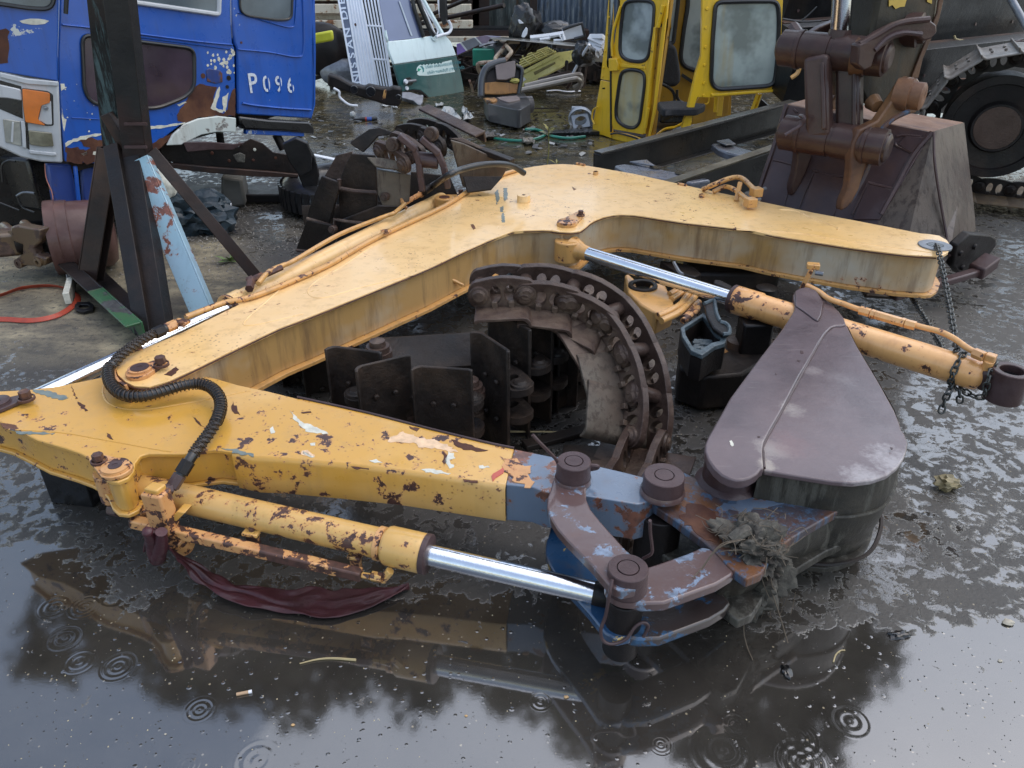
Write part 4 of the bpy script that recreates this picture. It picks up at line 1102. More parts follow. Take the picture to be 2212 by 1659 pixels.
# ================================================================ crawler track chains
def link_mesh(L):                       # one pair of forged side links with pins; x along the chain, y along the pin, z up (shoe side is -z)
    parts = []
    for s_ in (-1, 1):
        mb = MB()
        h = .050
        out = []
        for i in range(13):
            t = math.pi / 2 + math.pi * i / 12
            out.append((-L * .56 + math.cos(t) * .040, math.sin(t) * .052))
        out += [(-L * .35, -.056), (L * .35, -.056)]
        for i in range(13):
            t = -math.pi / 2 + math.pi * i / 12
            out.append((L * .56 + math.cos(t) * .040, math.sin(t) * .052))
        out += [(L * .3, .060), (0, .064), (-L * .3, .060)]
        y = s_ * .055
        # plate built as a frame round two windows
        win = [[(x0 + math.cos(t) * .020, -.002 + math.sin(t) * .036) for t in [2 * math.pi * k / 12 for k in range(12)]] for x0 in (-L * .17, L * .17)]
        bm = bmesh.new()
        def loop(pts):
            vv = [bm.verts.new((x, y - .013, z)) for x, z in pts]
            return [bm.edges.new((vv[i], vv[(i + 1) % len(vv)])) for i in range(len(vv))]
        ed = loop(out) + loop(win[0]) + loop(win[1])
        bmesh.ops.triangle_fill(bm, use_beauty=True, use_dissolve=False, edges=ed)
        r = bmesh.ops.extrude_face_region(bm, geom=bm.faces[:])
        bmesh.ops.translate(bm, vec=(0, .026, 0), verts=[g for g in r['geom'] if isinstance(g, bmesh.types.BMVert)])
        bmesh.ops.recalc_face_normals(bm, faces=bm.faces)
        bm.verts.ensure_lookup_table()
        for i, v in enumerate(bm.verts): v.index = i
        mb.add([v.co.copy() for v in bm.verts], [[v.index for v in f.verts] for f in bm.faces])
        bm.free()
        for x0 in (-L * .56, L * .56):
            yy = y + s_ * .013
            mb.lathe((x0, yy, 0), (0, s_, 0), [(0, .037), (.008, .034), (.010, .026), (.014, .023), (.018, .018), (.018, 0)], 16)
        for x0 in (-L * .2, L * .2):
            mb.box((x0, y + s_ * .018, -.036), (.010, 0, 0), (0, .009, 0), (0, 0, .012))
        parts.append(mb)
    pin = MB()
    for x0 in (-L * .56,):
        pin.cyl((x0, -.045, 0), (x0, .045, 0), .026, n=14)
    return parts, pin
def shoe_mesh(L, W):                    # track shoe: plate with one bent lip and three ribs
    prof = [(-L * .60, -.052), (-L * .52, -.046), (L * .42, -.046), (L * .50, -.050), (L * .57, -.062), (L * .60, -.084), (L * .55, -.086), (L * .51, -.070), (L * .44, -.060), (L * .40, -.057), (-L * .30, -.057),
            (-L * .50, -.058), (-L * .58, -.066)]
    mb = MB()
    P = [V((x, -W / 2, z)) for x, z in prof]
    mb.prism(P, V((0, W, 0)))
    for x0 in (-L * .2, L * .2):
        for y0 in (-.075, .075): mb.hexn((x0, y0, -.058), (x0, y0, -.072), .011)
    return mb
def mesh_of(mb, name, mat, sharp=38):
    me = bpy.data.meshes.new(name); me.from_pydata(mb.v, [], mb.f); me.validate(); me.update()
    me.polygons.foreach_set('use_smooth', [True] * len(me.polygons)); me.set_sharp_from_angle(angle=R(sharp))
    me.materials.append(mat); return me
LP = .168
(lm1, lm2), pinm = link_mesh(LP * .89)
ME_L = [mesh_of(lm1, 'track_link', M['track']), mesh_of(lm2, 'track_link', M['track'])]
ME_P = mesh_of(pinm, 'track_pin', M['track'])
def sub(me, name, parent, mat4, mat=None, bevel=0):
    o = bpy.data.objects.new(name, me); col.objects.link(o); o.parent = parent
    o.matrix_local = Matrix.Translation(-V(parent['_b'])) @ mat4 if '_b' in parent else mat4
    if mat:
        o.material_slots[0].link = 'OBJECT'; o.material_slots[0].material = mat
    if bevel:
        m = o.modifiers.new('bevel', 'BEVEL'); m.width = bevel; m.segments = 2; m.limit_method = 'ANGLE'; m.angle_limit = R(40)
    return o
def fr(o, x, y):
    x = V(x).normalized(); y = (V(y) - x * V(y).dot(x)).normalized(); z = x.cross(y)
    m = Matrix((x, y, z)).transposed().to_4x4(); m.translation = V(o); return m

base = Zp('M', 1050, 900, 0)
T1 = thing('crawler_track', 'rusty crawler track chain standing on edge, arching up inside the angle of the yellow boom', 'track chain', base)
ME_S = mesh_of(shoe_mesh(LP, .34), 'track_shoe', M['tracklt'])
pins = [Zp('F', 1240, 1115, .50), Zp('F', 1455, 1040, .525), Zp('F', 1700, 1070, .52), Zp('G', 375, 1110, .495), Zp('G', 590, 1230, .45), Zp('G', 740, 1400, .39),
        Zp('M', 1400, 820, .25), Zp('K', 925, 230, .10)]
# even the spacing along the smooth curve
cv = []
for a_, b_ in zip(pins, pins[1:]): cv += [a_.lerp(b_, k_ / 20) for k_ in range(20)]
cv.append(pins[-1])
def even(P, step):
    out = [P[0]]; need = step
    for a, b in zip(P, P[1:]):
        L = (b - a).length; pos = 0
        while L - pos >= need:
            pos += need; out.append(a.lerp(b, pos / L)); need = step
        need -= (L - pos)
    return out
rs_ = even(cv[::-1], LP)[::-1]
ax = V((.74, .66, .05)).normalized()
for i in range(len(rs_) - 1):
    a, b = rs_[i], rs_[i + 1]
    m = fr((a + b) / 2, b - a, ax)
    mt = [M['track'], M['track']]
    for me in ME_L: sub(me, 'track_link', T1, m, None, .003)
    sub(ME_P, 'track_pin', T1, m)
    sub(ME_S, 'track_shoe', T1, m @ Matrix.Translation((0, -.05 if i >= 3 else .0, 0)), M['tracklt'] if i >= 4 else M['track'], .002)
# the last links lie on the ground towards the dipper arm
a = rs_[-1]
for k in range(3):
    d = V((-.35, -.80, -.12 + .05 * k)).normalized()
    b = a + d * LP; b.z = max(b.z, .05)
    m = fr((a + b) / 2, b - a, V((.9, -.3, .1)))
    for me in ME_L: sub(me, 'track_link', T1, m, None, .003)
    sub(ME_S, 'track_shoe', T1, m, M['track'], .002)
    a = b
# upright shoes round the loop on the ground: (crop, u, v of the foot or top centre, z there, yaw of outward face, height)
ME_U = {}
def ushoe(h):
    k = round(h, 2)
    if k not in ME_U: ME_U[k] = mesh_of(shoe_mesh(LP, k), 'track_shoe', M['trackdk'])
    return ME_U[k]
ups = [('J', 60, 480, -.01, 20, -.19), ('J', 190, 520, -.01, 12, -.19), ('J', 350, 590, -.01, 5, -.195), ('J', 500, 300, .40, -15, .42), ('J', 690, 380, .40, 28, .40), ('J', 1090, 425, .40, -8, .42),
       ('J', 1420, 240, .43, -55, .44), ('J', 1550, 110, .44, -48, .45), ('J', 1680, 80, .42, -35, .43), ('J', 1840, 140, .35, -4, .36), ('J', 1990, 145, .34, 35, .36)]
loopc = []
for k, u, v, zt, yaw, h in ups:
    p = Zp(k, u, v, max(zt, 0))
    if h < 0: h = -h; zt = h
    c = V((p.x, p.y, zt - h / 2))
    nrm = V((math.sin(R(yaw)), -math.cos(R(yaw)), 0))    # outward face (towards the viewer)
    x = UP.cross(nrm)
    # local: -z is the ground face -> nrm ; y (width) -> up
    zax = -nrm; yax = V((0, 0, 1)); xax = yax.cross(zax)
    m = Matrix((xax, yax, zax)).transposed().to_4x4(); m.translation = c - nrm * .06
    sub(ushoe(h), 'track_shoe', T1, m, M['trackdk'], .004)
    loopc.append((c - nrm * .06, m))
    mm = m.copy(); mm.translation = mm.translation + V((0, 0, 0))
    for me in ME_L: sub(me, 'track_link', T1, mm, M['trackdk'])
# a fallen shoe and a bar behind, inside the loop
for (k, u, v, z, yaw, pit) in (('J', 1130, 270, .24, 4, 12), ('J', 1000, 235, .30, 8, 16)):
    p = Zp(k, u, v, z)
    m = Matrix.Translation(p) @ Matrix.Rotation(R(yaw), 4, 'Z') @ Matrix.Rotation(R(pit), 4, 'X') @ Matrix.Rotation(R(90), 4, 'Z')
    sub(ushoe(.44), 'track_shoe', T1, m, M['trackdk'], .003)
for (k, u, v, z) in (('J', 655, 240, .36), ('J', 870, 640, .20), ('J', 1280, 500, .30), ('J', 1290, 640, .16)):
    p = Zp(k, u, v, z)
    o = MB().lathe(p - UP * .07, UP, [(0, .05), (.03, .05), (.03, .042), (.05, .042), (.05, .03), (.07, .028), (.075, 0)], 20).link('pin_boss', M['track'], T1)
MB().beam(Zp('J', 1640, 945, .012), Zp('J', 2212, 800, .012), .05, .02).link('loose_bar', M['trackdk'], T1, None, .003)
MB().beam(Zp('J', 1900, 1000, .012), Zp('K', 900, 330, .03), .09, .02).link('loose_plate', M['trackdk'], T1, None, .003)

# second heap behind the boom on the left
base = Zp('M', 860, 500, 0)
T2 = thing('crawler_track', 'dark heap of crawler track with upturned shoes, behind the boom beside the blue cab', 'track chain', base)
def pshoe(k, pts, Y, yaw, t, mat, bev=.004):
    c = V((0, Y, 0)); n = V((math.sin(R(yaw)), -math.cos(R(yaw)), 0))
    q = pts[0]; p0 = Yp(k, q[0], q[1], Y)
    return (p0, n)
def qslab(k, pts, Y, yaw, tilt, mat, name='track_shoe', t=.016, ribs=0, parent=None, bev=.004):
    p0 = Yp(k, sum(p[0] for p in pts) / len(pts), sum(p[1] for p in pts) / len(pts), Y)
    n = V((math.sin(R(yaw)) * math.cos(R(tilt)), -math.cos(R(yaw)) * math.cos(R(tilt)), math.sin(R(tilt))))
    o = slab(name, k, pts, (p0, n), t, mat, parent or T2, bev)
    return o, (p0, n)
heap = [((280, 330), (395, 370), (395, 420), (330, 655), (180, 610), (200, 540), 3.98, -35, 0, 'trackdk'), ((180, 627), (345, 657), (380, 745), (345, 832), (120, 842), (110, 820), 3.95, -30, -8, 'trackdk'),
        ((405, 600), (390, 400), (440, 250), (480, 180), (640, 190), (655, 420), (650, 645), 4.0, -10, 0, 'trackdk'), ((652, 285), (880, 322), (872, 500), (790, 532), (690, 527), (660, 450), 3.85, 8, 0, 'tracklt'),
        ((655, 530), (870, 535), (860, 640), (800, 760), (660, 800), (560, 830), (380, 780), (420, 620), 3.9, 0, 0, 'trackdk'), ((475, 100), (600, 15), (670, 5), (790, 45), (660, 62), (600, 130), (560, 170), (480, 118), 4.5, -10, 15, 'trackdk'),
        ((585, 200), (690, 205), (800, 228), (832, 288), (700, 275), (640, 262), 3.84, 5, 35, 'tracklt'), ((300, 330), (380, 190), (480, 165), (470, 220), (410, 360), 4.15, -30, 5, 'track'),
        ((1140, 75), (1225, 70), (1562, 228), (1545, 250), (1300, 130), (1240, 110), 4.2, 25, 20, 'track'), ((1150, 90), (1240, 115), (1540, 255), (1500, 330), (1280, 420), (1230, 400), (1175, 200), 4.15, 20, -10, 'tracklt'),
        ((1230, 330), (1500, 330), (1420, 420), (1260, 440), 4.05, 10, 30, 'trackdk'), ((880, 300), (1140, 330), (1200, 470), (1100, 500), (900, 560), (780, 560), (870, 500), 4.15, 0, 10, 'trackdk')]
for h in heap:
    pts = [p for p in h if isinstance(p, tuple)]
    Y, yaw, tilt, mt = [p for p in h if not isinstance(p, tuple)]
    o, pl = qslab('F', pts, Y, yaw, tilt, M[mt])
# long shoe across the top of the heap, angle section
a, b = Yp('B', 800, 745, 4.75), Yp('B', 1180, 930, 4.35)
MB().ang(a, b, .075, .05, .014, (0.1, -.5, 1)).link('track_shoe', M['track'], T2, None, .004)
a, b = Yp('B', 985, 930, 4.35), Yp('B', 1390, 1085, 4.1)
MB().beam(a, b, .05, .03).link('rib', M['trackdk'], T2, None, .004)
# bent lips of the shoes
for k, pts, Y, r in (('F', [(400, 350), (405, 410), (500, 430), (650, 440)], 3.92, .012), ('F', [(365, 740), (370, 620), (500, 640), (650, 650)], 3.88, .010), ('F', [(110, 825), (200, 835), (340, 838)], 3.93, .008),
                     ('F', [(182, 612), (330, 655)], 3.95, .009)):
    MB().tube([Yp(k, u, v, Y) for u, v in pts], r, 8).link('shoe_lip', M['track'], T2)
# link chain over the top
hp_ = [Yp('F', 650, 175, 3.84), Yp('F', 755, 120, 3.95), Yp('F', 880, 200, 3.9)]
def chainseg(T, a, b, axis, mat, parent=T2):
    m = fr((a + b) / 2, b - a, axis)
    for me in ME_L: sub(me, 'track_link', T2, m, mat, .003)
    sub(ME_P, 'track_pin', T2, m, mat)
chainseg(T2, Yp('F', 740, 130, 3.95), Yp('F', 880, 210, 3.86), V((.75, .62, .2)), M['track'])
chainseg(T2, Yp('F', 1010, 40, 4.4), Yp('F', 1150, 130, 4.25), V((.75, .62, .1)), M['trackdk'])
chainseg(T2, Yp('F', 860, 30, 4.5), Yp('F', 1010, 40, 4.42), V((.6, .75, .1)), M['trackdk'])
for pts, w in ((((905, 145), (935, 240), (945, 330), (958, 420)), .05), (((1060, 170), (1100, 260), (1115, 330), (1130, 400)), .05), (((950, 75), (1060, 170)), .06), (((800, 55), (905, 145)), .06)):
    P = [Yp('F', u, v, 3.82) for u, v in pts]
    for a, b in zip(P, P[1:]): MB().beam(a, b + (b - a) * .1, .03, w, (0, -1, .1)).link('link_arm', M['boss'], T2, None, .006)
MB().cyl(Yp('F', 930, 215, 3.84), Yp('F', 1065, 230, 3.84), .038, n=20).link('bushing', M['boss'], T2, None, .004)
for u, v, r in ((755, 120, .05), (870, 210, .045), (1010, 50, .05), (350, 690, .03), (700, 470, .03)):
    p = Yp('F', u, v, 3.82)
    MB().lathe(p, (-.3, -1, .1), [(-.03, r * .7), (.0, r * .7), (.004, r * .62), (.004, r * .4), (.010, r * .38), (.010, 0)], 20).link('pin_boss', M['track'], T2)
# dark filling plates low down so the heap reads as one coil
for i in range(9):
    x = -.95 + i * .14
    y = 4.15 + .06 * math.sin(i * 1.7)
    m = Matrix.Translation((x, y, .16)) @ Matrix.Rotation(R(90 + 12 * math.sin(i * 2.1)), 4, 'X') @ Matrix.Rotation(R(20 * math.cos(i)), 4, 'Y')
    sub(ushoe(.44), 'track_shoe', T2, Matrix.Translation((x, y, .22)) @ Matrix.Rotation(R(20 * math.sin(i * 2.1)), 4, 'Z') @ Matrix.Rotation(R(90), 4, 'Y') @ Matrix.Rotation(R(90), 4, 'X'), M['trackdk'])

# ---- chain from the boom foot to the cylinder
CHL, CHW, CHR = .030, .019, .0036
pth_ = []
for i in range(16):
    t = 2 * math.pi * i / 16
    x = math.cos(t); y = math.sin(t)
    pth_.append(V(((CHL / 2 - CHW / 2) * (1 if x > 0 else -1) * min(1, abs(x) * 3) + x * CHW / 2 * 1.0, y * CHW / 2, 0)))
ME_C = mesh_of(MB().tube(pth_, CHR, 6, closed=True), 'chain_link', M['chain'], 80)
def chain(pts, parent):
    P = catmull(pts, 12)
    Q = even(P, CHL * .78)
    for i in range(len(Q) - 1):
        a, b = Q[i], Q[i + 1]
        d = (b - a).normalized()
        side = d.cross(V((.2, 1, .3))).normalized()
        if i % 2: side = d.cross(side)
        side = (side + d.cross(side) * random.uniform(-.25, .25)).normalized()
        sub(ME_C, 'chain_link', parent, fr((a + b) / 2, d, side))
cb_ = Zp('H', 1535, 530, .43); 
CH = thing('chain', 'grey link chain hung from the boom foot eye down to the cylinder end', 'chain', V((cb_.x, cb_.y, 0)))
ctop = Zp('H', 1540, 545, ZB + .012)
hang = cx_(2066)
pr = V((.02, -.055, 0))
chain([Zp('H', 1515, 528, ZB - .03), ctop + UP * .008, Zp('H', 1575, 660, .43), Zp('H', 1640, 1000, .41), Zp('H', 1690, 1300, .40), Zp('L', 1815, 480, .405)], CH)
def wrap(c, r, a0, a1, n=12, skew=.0):
    xx = cd.cross(UP).normalized(); yy = UP - cd * UP.dot(cd); yy.normalize()
    return [c + (xx * math.cos(R(a0 + (a1 - a0) * i / n)) + yy * math.sin(R(a0 + (a1 - a0) * i / n))) * r + cd * skew * i / n for i in range(n + 1)]
chain(wrap(cx_(2070), .059, 120, -110), CH)
chain(wrap(cx_(2132), .056, 200, -80, skew=.02), CH)
chain([Zp('L', 1800, 700, .30), Zp('L', 1760, 760, .28), Zp('L', 1730, 830, .24), Zp('L', 1700, 930, .19)], CH)
chain([Zp('L', 1820, 700, .30), Zp('L', 1835, 760, .28), Zp('L', 1838, 850, .23)], CH)
chain([Zp('L', 1810, 700, .30), Zp('L', 1900, 770, .26), Zp('L', 2000, 790, .26), Zp('L', 2060, 690, .30)], CH)
chain([Zp('H', 1340, 900, .16), Zp('H', 1400, 1000, .2), Zp('H', 1480, 1130, .25), Zp('H', 1580, 1310, .32), Zp('L', 1690, 520, .36)], CH)

# ---- torch-cut parts between the track and the boom cylinder
base = Zp('M', 1450, 760, 0)
SW = thing('slew_motor', 'yellow machine part with bundled pipes, half hidden behind the track arch', 'machine part', base)
def tp(k, pts, z): return [Zp(k, u, v, z) for u, v in pts]
MB().prism(tp('T', [(40, 330), (100, 310), (200, 400), (230, 520), (300, 580), (400, 570), (450, 480), (440, 420), (600, 470), (690, 500), (820, 780), (800, 820), (550, 940), (300, 800), (100, 600)], .27), -UP * .10).link('housing', M['ypipe'], SW, None, .008)
c = Zp('T', 330, 480, .28)
SWb = MB(); ring_o = [c + V((math.cos(t), math.sin(t), 0)) * .065 for t in [2 * math.pi * i / 28 for i in range(28)]]; ring_i = [c + V((math.cos(t), math.sin(t), 0)) * .045 for t in [2 * math.pi * i / 28 for i in range(28)]]
SWb.ringprism(ring_o, ring_i, -UP * .03).link('port_ring', M['dark'], SW, None, .004)
for pts, r in ((((560, 985), (760, 900), (930, 800), (1040, 650), (1060, 600)), .016), (((620, 1060), (860, 950), (980, 860), (1090, 750), (1170, 640)), .015), (((750, 640), (900, 560)), .014), (((780, 720), (960, 600)), .014),
               (((960, 1060), (1100, 960), (1200, 860), (1210, 760)), .013), (((980, 1010), (1090, 900), (1180, 780)), .012)):
    MB().tube(catmull(tp('T', pts, .27), 6), r, 10).link('pipe', M['yrust' if r < .0135 else 'ypipe'], SW)
MB().tube(catmull(tp('T', [(820, 140), (900, 280), (960, 330)], .33), 5), .008, 6).link('cable', M['steelring'], SW)
MB().prism(tp('T', [(600, 100), (860, 130), (1100, 180), (1260, 310), (1150, 360), (900, 300), (740, 200)], .2), -UP * .05).link('dark_plate', M['dark'], SW, None, .006)
MB().prism(tp('T', [(1460, 400), (1560, 410), (1740, 500), (1730, 560), (1560, 500), (1450, 460)], .27), -UP * .03).link('dark_plate', M['dark'], SW, None, .006)
base = Zp('M', 1520, 800, 0)
TC = thing('cut_box_section', 'torch-cut square steel tube end with ragged grey-blue edges', 'steel tube', base)
oc_ = [(935, 1150), (1280, 920), (1340, 960), (1560, 1260), (1660, 1300), (1640, 1400), (1460, 1440), (1260, 1590), (1180, 1560), (1080, 1540), (960, 1300)]
ic_ = [(990, 1170), (1275, 985), (1330, 1040), (1480, 1250), (1560, 1300), (1560, 1370), (1420, 1400), (1250, 1510), (1190, 1500), (1120, 1470), (1010, 1280)]
zt_ = .30
cut = rust('cut_edge', (.05, .07, .08), (.10, .13, .145), (.03, .04, .045), 30, .5, .7, .9)
so = ragged(tp('T', oc_, zt_), .004, .03, 4); si = None
o3, i3 = tp('T', oc_, zt_), tp('T', ic_, zt_ - .003)
o3 = [p + V((random.uniform(-.003, .003), random.uniform(-.003, .003), random.uniform(-.004, .006))) for p in o3]
MB().ringprism(o3, i3, -UP * .02).link('cut_rim', cut, TC, None, .003)
MB().ringprism([p - UP * .0205 for p in o3], [p - UP * .0205 for p in i3], -UP * .09).link('tube_wall', M['dark'], TC)
MB().prism([p - UP * .085 for p in i3], -UP * .02).link('inner_plate', M['dark'], TC)
MB().prism(tp('T', [(1300, 780), (1450, 730), (1470, 800), (1540, 1060), (1680, 1100), (1700, 1250), (1580, 1260), (1440, 1160), (1340, 960)], zt_ + .02), -UP * .02).link('torn_flange', M['dark'], TC, None, .006)
for pts in (((1300, 790), (1450, 735), (1475, 830), (1500, 950), (1550, 1060)), ((1560, 1080), (1640, 1100), (1700, 1170), (1690, 1260), (1600, 1270))):
    MB().tube(catmull(tp('T', pts, zt_ + .022), 5), .008, 6).link('cut_bead', cut, TC)
rr = random.Random(3); mb = MB()
for i in range(22):
    p = Zp('T', rr.uniform(1100, 1420), rr.uniform(1380, 1520), zt_ - .05)
    mb.box(p, V((rr.uniform(.008, .018), rr.uniform(-.006, .006), 0)), V((0, .006, .002)), V((.002, 0, .006)))
mb.link('slag', cut, TC, None, .002)
base = Zp('M', 1600, 760, 0)
EN = thing('engine_block', 'grimy dark casting with pulley lying under the boom cylinder', 'engine part', base)
MB().prism(tp('T', [(900, 1500), (1700, 1420), (1750, 1250), (2212, 1150), (2400, 1350), (2300, 1659), (1900, 1900), (1300, 1950), (900, 1800)], .16), -UP * .15).link('casting', M['trackdk'], EN, None, .012)
cc_ = Zp('T', 1850, 1330, .2)
MB().lathe(cc_ - UP * .14, UP, [(0, .05), (.02, .062), (.03, .05), (.04, .062), (.06, .062), (.065, .045), (.13, .045), (.14, .0)], 24).link('pulley', M['track'], EN)
MB().box(Zp('T', 2080, 1290, .22), V((.06, 0, 0)), V((0, .05, 0)), UP * .07).link('side_cover', M['dark'], EN, None, .01)
MB().lathe(Zp('T', 1320, 1700, .10), V((.3, -1, 0)), [(0, .09), (.05, .09), (.06, .07), (.06, .03), (.04, 0)], 24).link('flange', M['yrust'], EN)
MB().box(Zp('T', 1700, 300, .12), V((.22, 0, 0)), V((0, .12, 0)), UP * .05).link('gearbox_cover', M['trackdk'], EN, None, .02)
c = Zp('G', 1850, 1070, .20)
MB().lathe(c, UP, [(-.05, .05), (0, .05), (.008, .035), (.008, 0)], 20).link('cap', M['dark'], EN)

# ================================================================ left: stand, drum, strap, blue truck cab
BLUE = paint('blue_cab_paint', (.007, .075, .36), (.010, .09, .42), chips=.74, cs=7, rustc=(.10, .03, .015), halo=(.1, .12, .25), dirt=(.02, .04, .14), dirt_amt=.45, rough=.32, coat=.7, bare=(.5, .52, .5), halo_w=.012)
BLUE2 = paint('blue_cab_inner', (.008, .03, .16), (.015, .05, .24), chips=.56, cs=6, rustc=(.07, .025, .015), halo=(.06, .06, .1), dirt=(.02, .02, .03), rough=.5, coat=.4)
SILVER = paint('silver_grille_paint', (.42, .44, .46), (.50, .52, .54), chips=.75, cs=9, dirt=(.2, .2, .2), rough=.4, coat=.4)
AMBER = plain('amber_lens', (.62, .16, .015), .2, 0, .8, .3, 9)
LAMP = plain('lamp_glass', (.30, .30, .27), .12, .3, .8, .5, 9)
SMOKE = plain('dusty_dark_glass', (.035, .022, .038), .22, 0, .6, .4, 4)
GLASSG = plain('grey_glass', (.10, .13, .15), .15, 0, .8, .4, 3)
def seg2(a, b): return (V((a[0], a[1], 0)), V((b[0], b[1], 0)))

# truck cab
TA = Yp('M', 129, 300, 4.45); TB = Yp('M', 680, 300, 5.75)
TP = vplane((TA.x, TA.y), (TB.x, TB.y))
tn = TP[1]; tdir = (V((TB.x, TB.y, 0)) - V((TA.x, TA.y, 0))).normalized()
CAB = thing('truck_cab', 'scrapped bright blue truck cab with rust patches and P096 stencilled on its side', 'truck cab', V((TA.x, TA.y, 0)))
# inner box, set back from the skin
zc = [V((TA.x, TA.y, 0)) - tn * .06 + tdir * .03, V((TB.x, TB.y, 0)) - tn * .06 - tdir * .03]
inb = MB().prism([zc[0] + UP * .42, zc[1] + UP * .55, zc[1] + UP * 1.05, zc[0] + UP * 1.05], -tn * 1.5)
inb.link('inner_body', M['dark'], CAB)
front_skin = [('A', 415, -600), ('A', 400, 120), ('A', 392, 350), ('A', 398, 560), ('A', 412, 800), ('A', 440, 1085), ('A', 740, 1100), ('A', 1010, 1035), ('A', 1060, 960), ('A', 1150, 885), ('A', 1240, 820), ('A', 1345, 783), ('A', 1573, 778), ('A', 1577, 560), ('A', 1572, 320), ('A', 1558, 295), ('A', 1545, 120), ('A', 1535, -600)]
def plx(pts, plane): return [on(plane, *px(*q)) for q in pts]
MB().prism(plx(front_skin, TP), -tn * .03).link('front_door', BLUE, CAB, None, .008)
rear_skin = [('A', 1548, -600), ('A', 1558, 120), ('A', 1572, 290), ('A', 1588, 320), ('A', 1592, 765), ('A', 2085, 795), ('A', 2112, 700), ('A', 2112, 350), ('A', 2096, 0), ('A', 2090, -600)]
MB().prism(plx(rear_skin, TP), -tn * .03).link('rear_side_panel', BLUE, CAB, None, .010)
MB().prism(plx([('A', 2100, -500), ('A', 2116, 350), ('A', 2112, 700), ('A', 2085, 797)], TP)[::1], -tn * 1.2).link('back_wall', BLUE, CAB)
def lift(P, d): return [p + tn * d for p in P]
def ring_on(plane, k, pts, w, t, mat, name, parent, n=5, lf=.0):
    C = [on(plane, *px(k, u, v)) for u, v in pts]
    C = catmull(C, n, True)
    nn = plane[1].normalized()
    return MB().tube([c + nn * lf for c in C], w, 8, closed=True, flat=t).link(name, mat, parent)
def rnd(pts, r=.25):                 # cut the corners of an outline in picture units
    out = []; n = len(pts)
    for i in range(n):
        a, b, c = V((*pts[i - 1], 0)), V((*pts[i], 0)), V((*pts[(i + 1) % n], 0))
        ra = min(r, (a - b).length * .45); rc_ = min(r, (c - b).length * .45)
        p, q = b + (a - b).normalized() * ra, b + (c - b).normalized() * rc_
        for j in range(5):
            t = j / 4
            s_ = p.lerp(b, t).lerp(b.lerp(q, t), t); out.append((s_.x, s_.y))
    return out
def window(plane, k, pts, r, parent, glass, rub=None, rw=.014, lf=.004, frame='rubber_seal', n=1):
    rp = rnd(pts, r)
    nn = plane[1].normalized()
    P = [on(plane, *px(k, u, v)) + nn * lf for u, v in rp]
    g = MB().prism(P, -nn * .003).link('window', glass, parent, smooth=False)
    MB().tube([p + nn * .003 for p in P], rw, 8, closed=True, flat=.8).link(frame, rub or M['rubber'], g)
    return g
window(TP, 'A', [(548, 232), (900, 275), (1298, 325), (1300, 580), (1240, 650), (1060, 722), (950, 725), (760, 715), (610, 690), (560, 600)], 60, CAB, SMOKE, rw=.013)
window(TP, 'A', [(870, -300), (1470, -300), (1462, 95), (870, 10)], 20, CAB, GLASSG, SILVER, .016, frame='window_frame')
window(TP, 'A', [(1600, -200), (1960, -200), (1950, 128), (1860, 135), (1650, 105), (1605, 70)], 40, CAB, GLASSG, M['rubber'], .009)
# pressed lines of the panels
def crease(pts, r=.010, mat=BLUE, k='A', fl=.45): 
    P = catmull([on(TP, *px(k, u, v)) + tn * .0005 for u, v in pts], 5)
    MB().tube(P, r, 6, flat=fl).link('pressed_line', mat, CAB)
crease([(415, 165), (600, 185), (890, 222), (1300, 275), (1555, 300)], .014)
crease([(900, 245), (1200, 285), (1540, 330)], .008)
crease([(1590, 85), (1800, 150), (1950, 182), (1975, 120), (1985, -100)], .009)
crease([(1590, 330), (1800, 350), (1980, 380), (2030, 340), (2030, 100), (2020, -100)], .012)
crease([(480, 788), (600, 795), (690, 800)], .006)
crease([(1620, 690), (1700, 705), (1900, 725), (2080, 735)], .018)
# door handle recess and holes
MB().prism(plx([('A', 1378, 470), ('A', 1395, 458), ('A', 1470, 470), ('A', 1487, 490), ('A', 1490, 550), ('A', 1440, 560), ('A', 1385, 545)], TP), tn * .006).link('handle_recess', BLUE2, CAB, None, .003)
for (u, v, r, m) in ((1532, 522, .012, 'black'), (1522, 582, .009, 'black'), (1360, 508, .012, 'rustchip'), (1616, 285, .006, 'rustchip')):
    p = on(TP, *px('A', u, v)); MB().lathe(p, tn, [(.0, r * 1.3), (.003, r * 1.3), (.003, 0)], 12).link('bolt_hole', M[m], CAB)
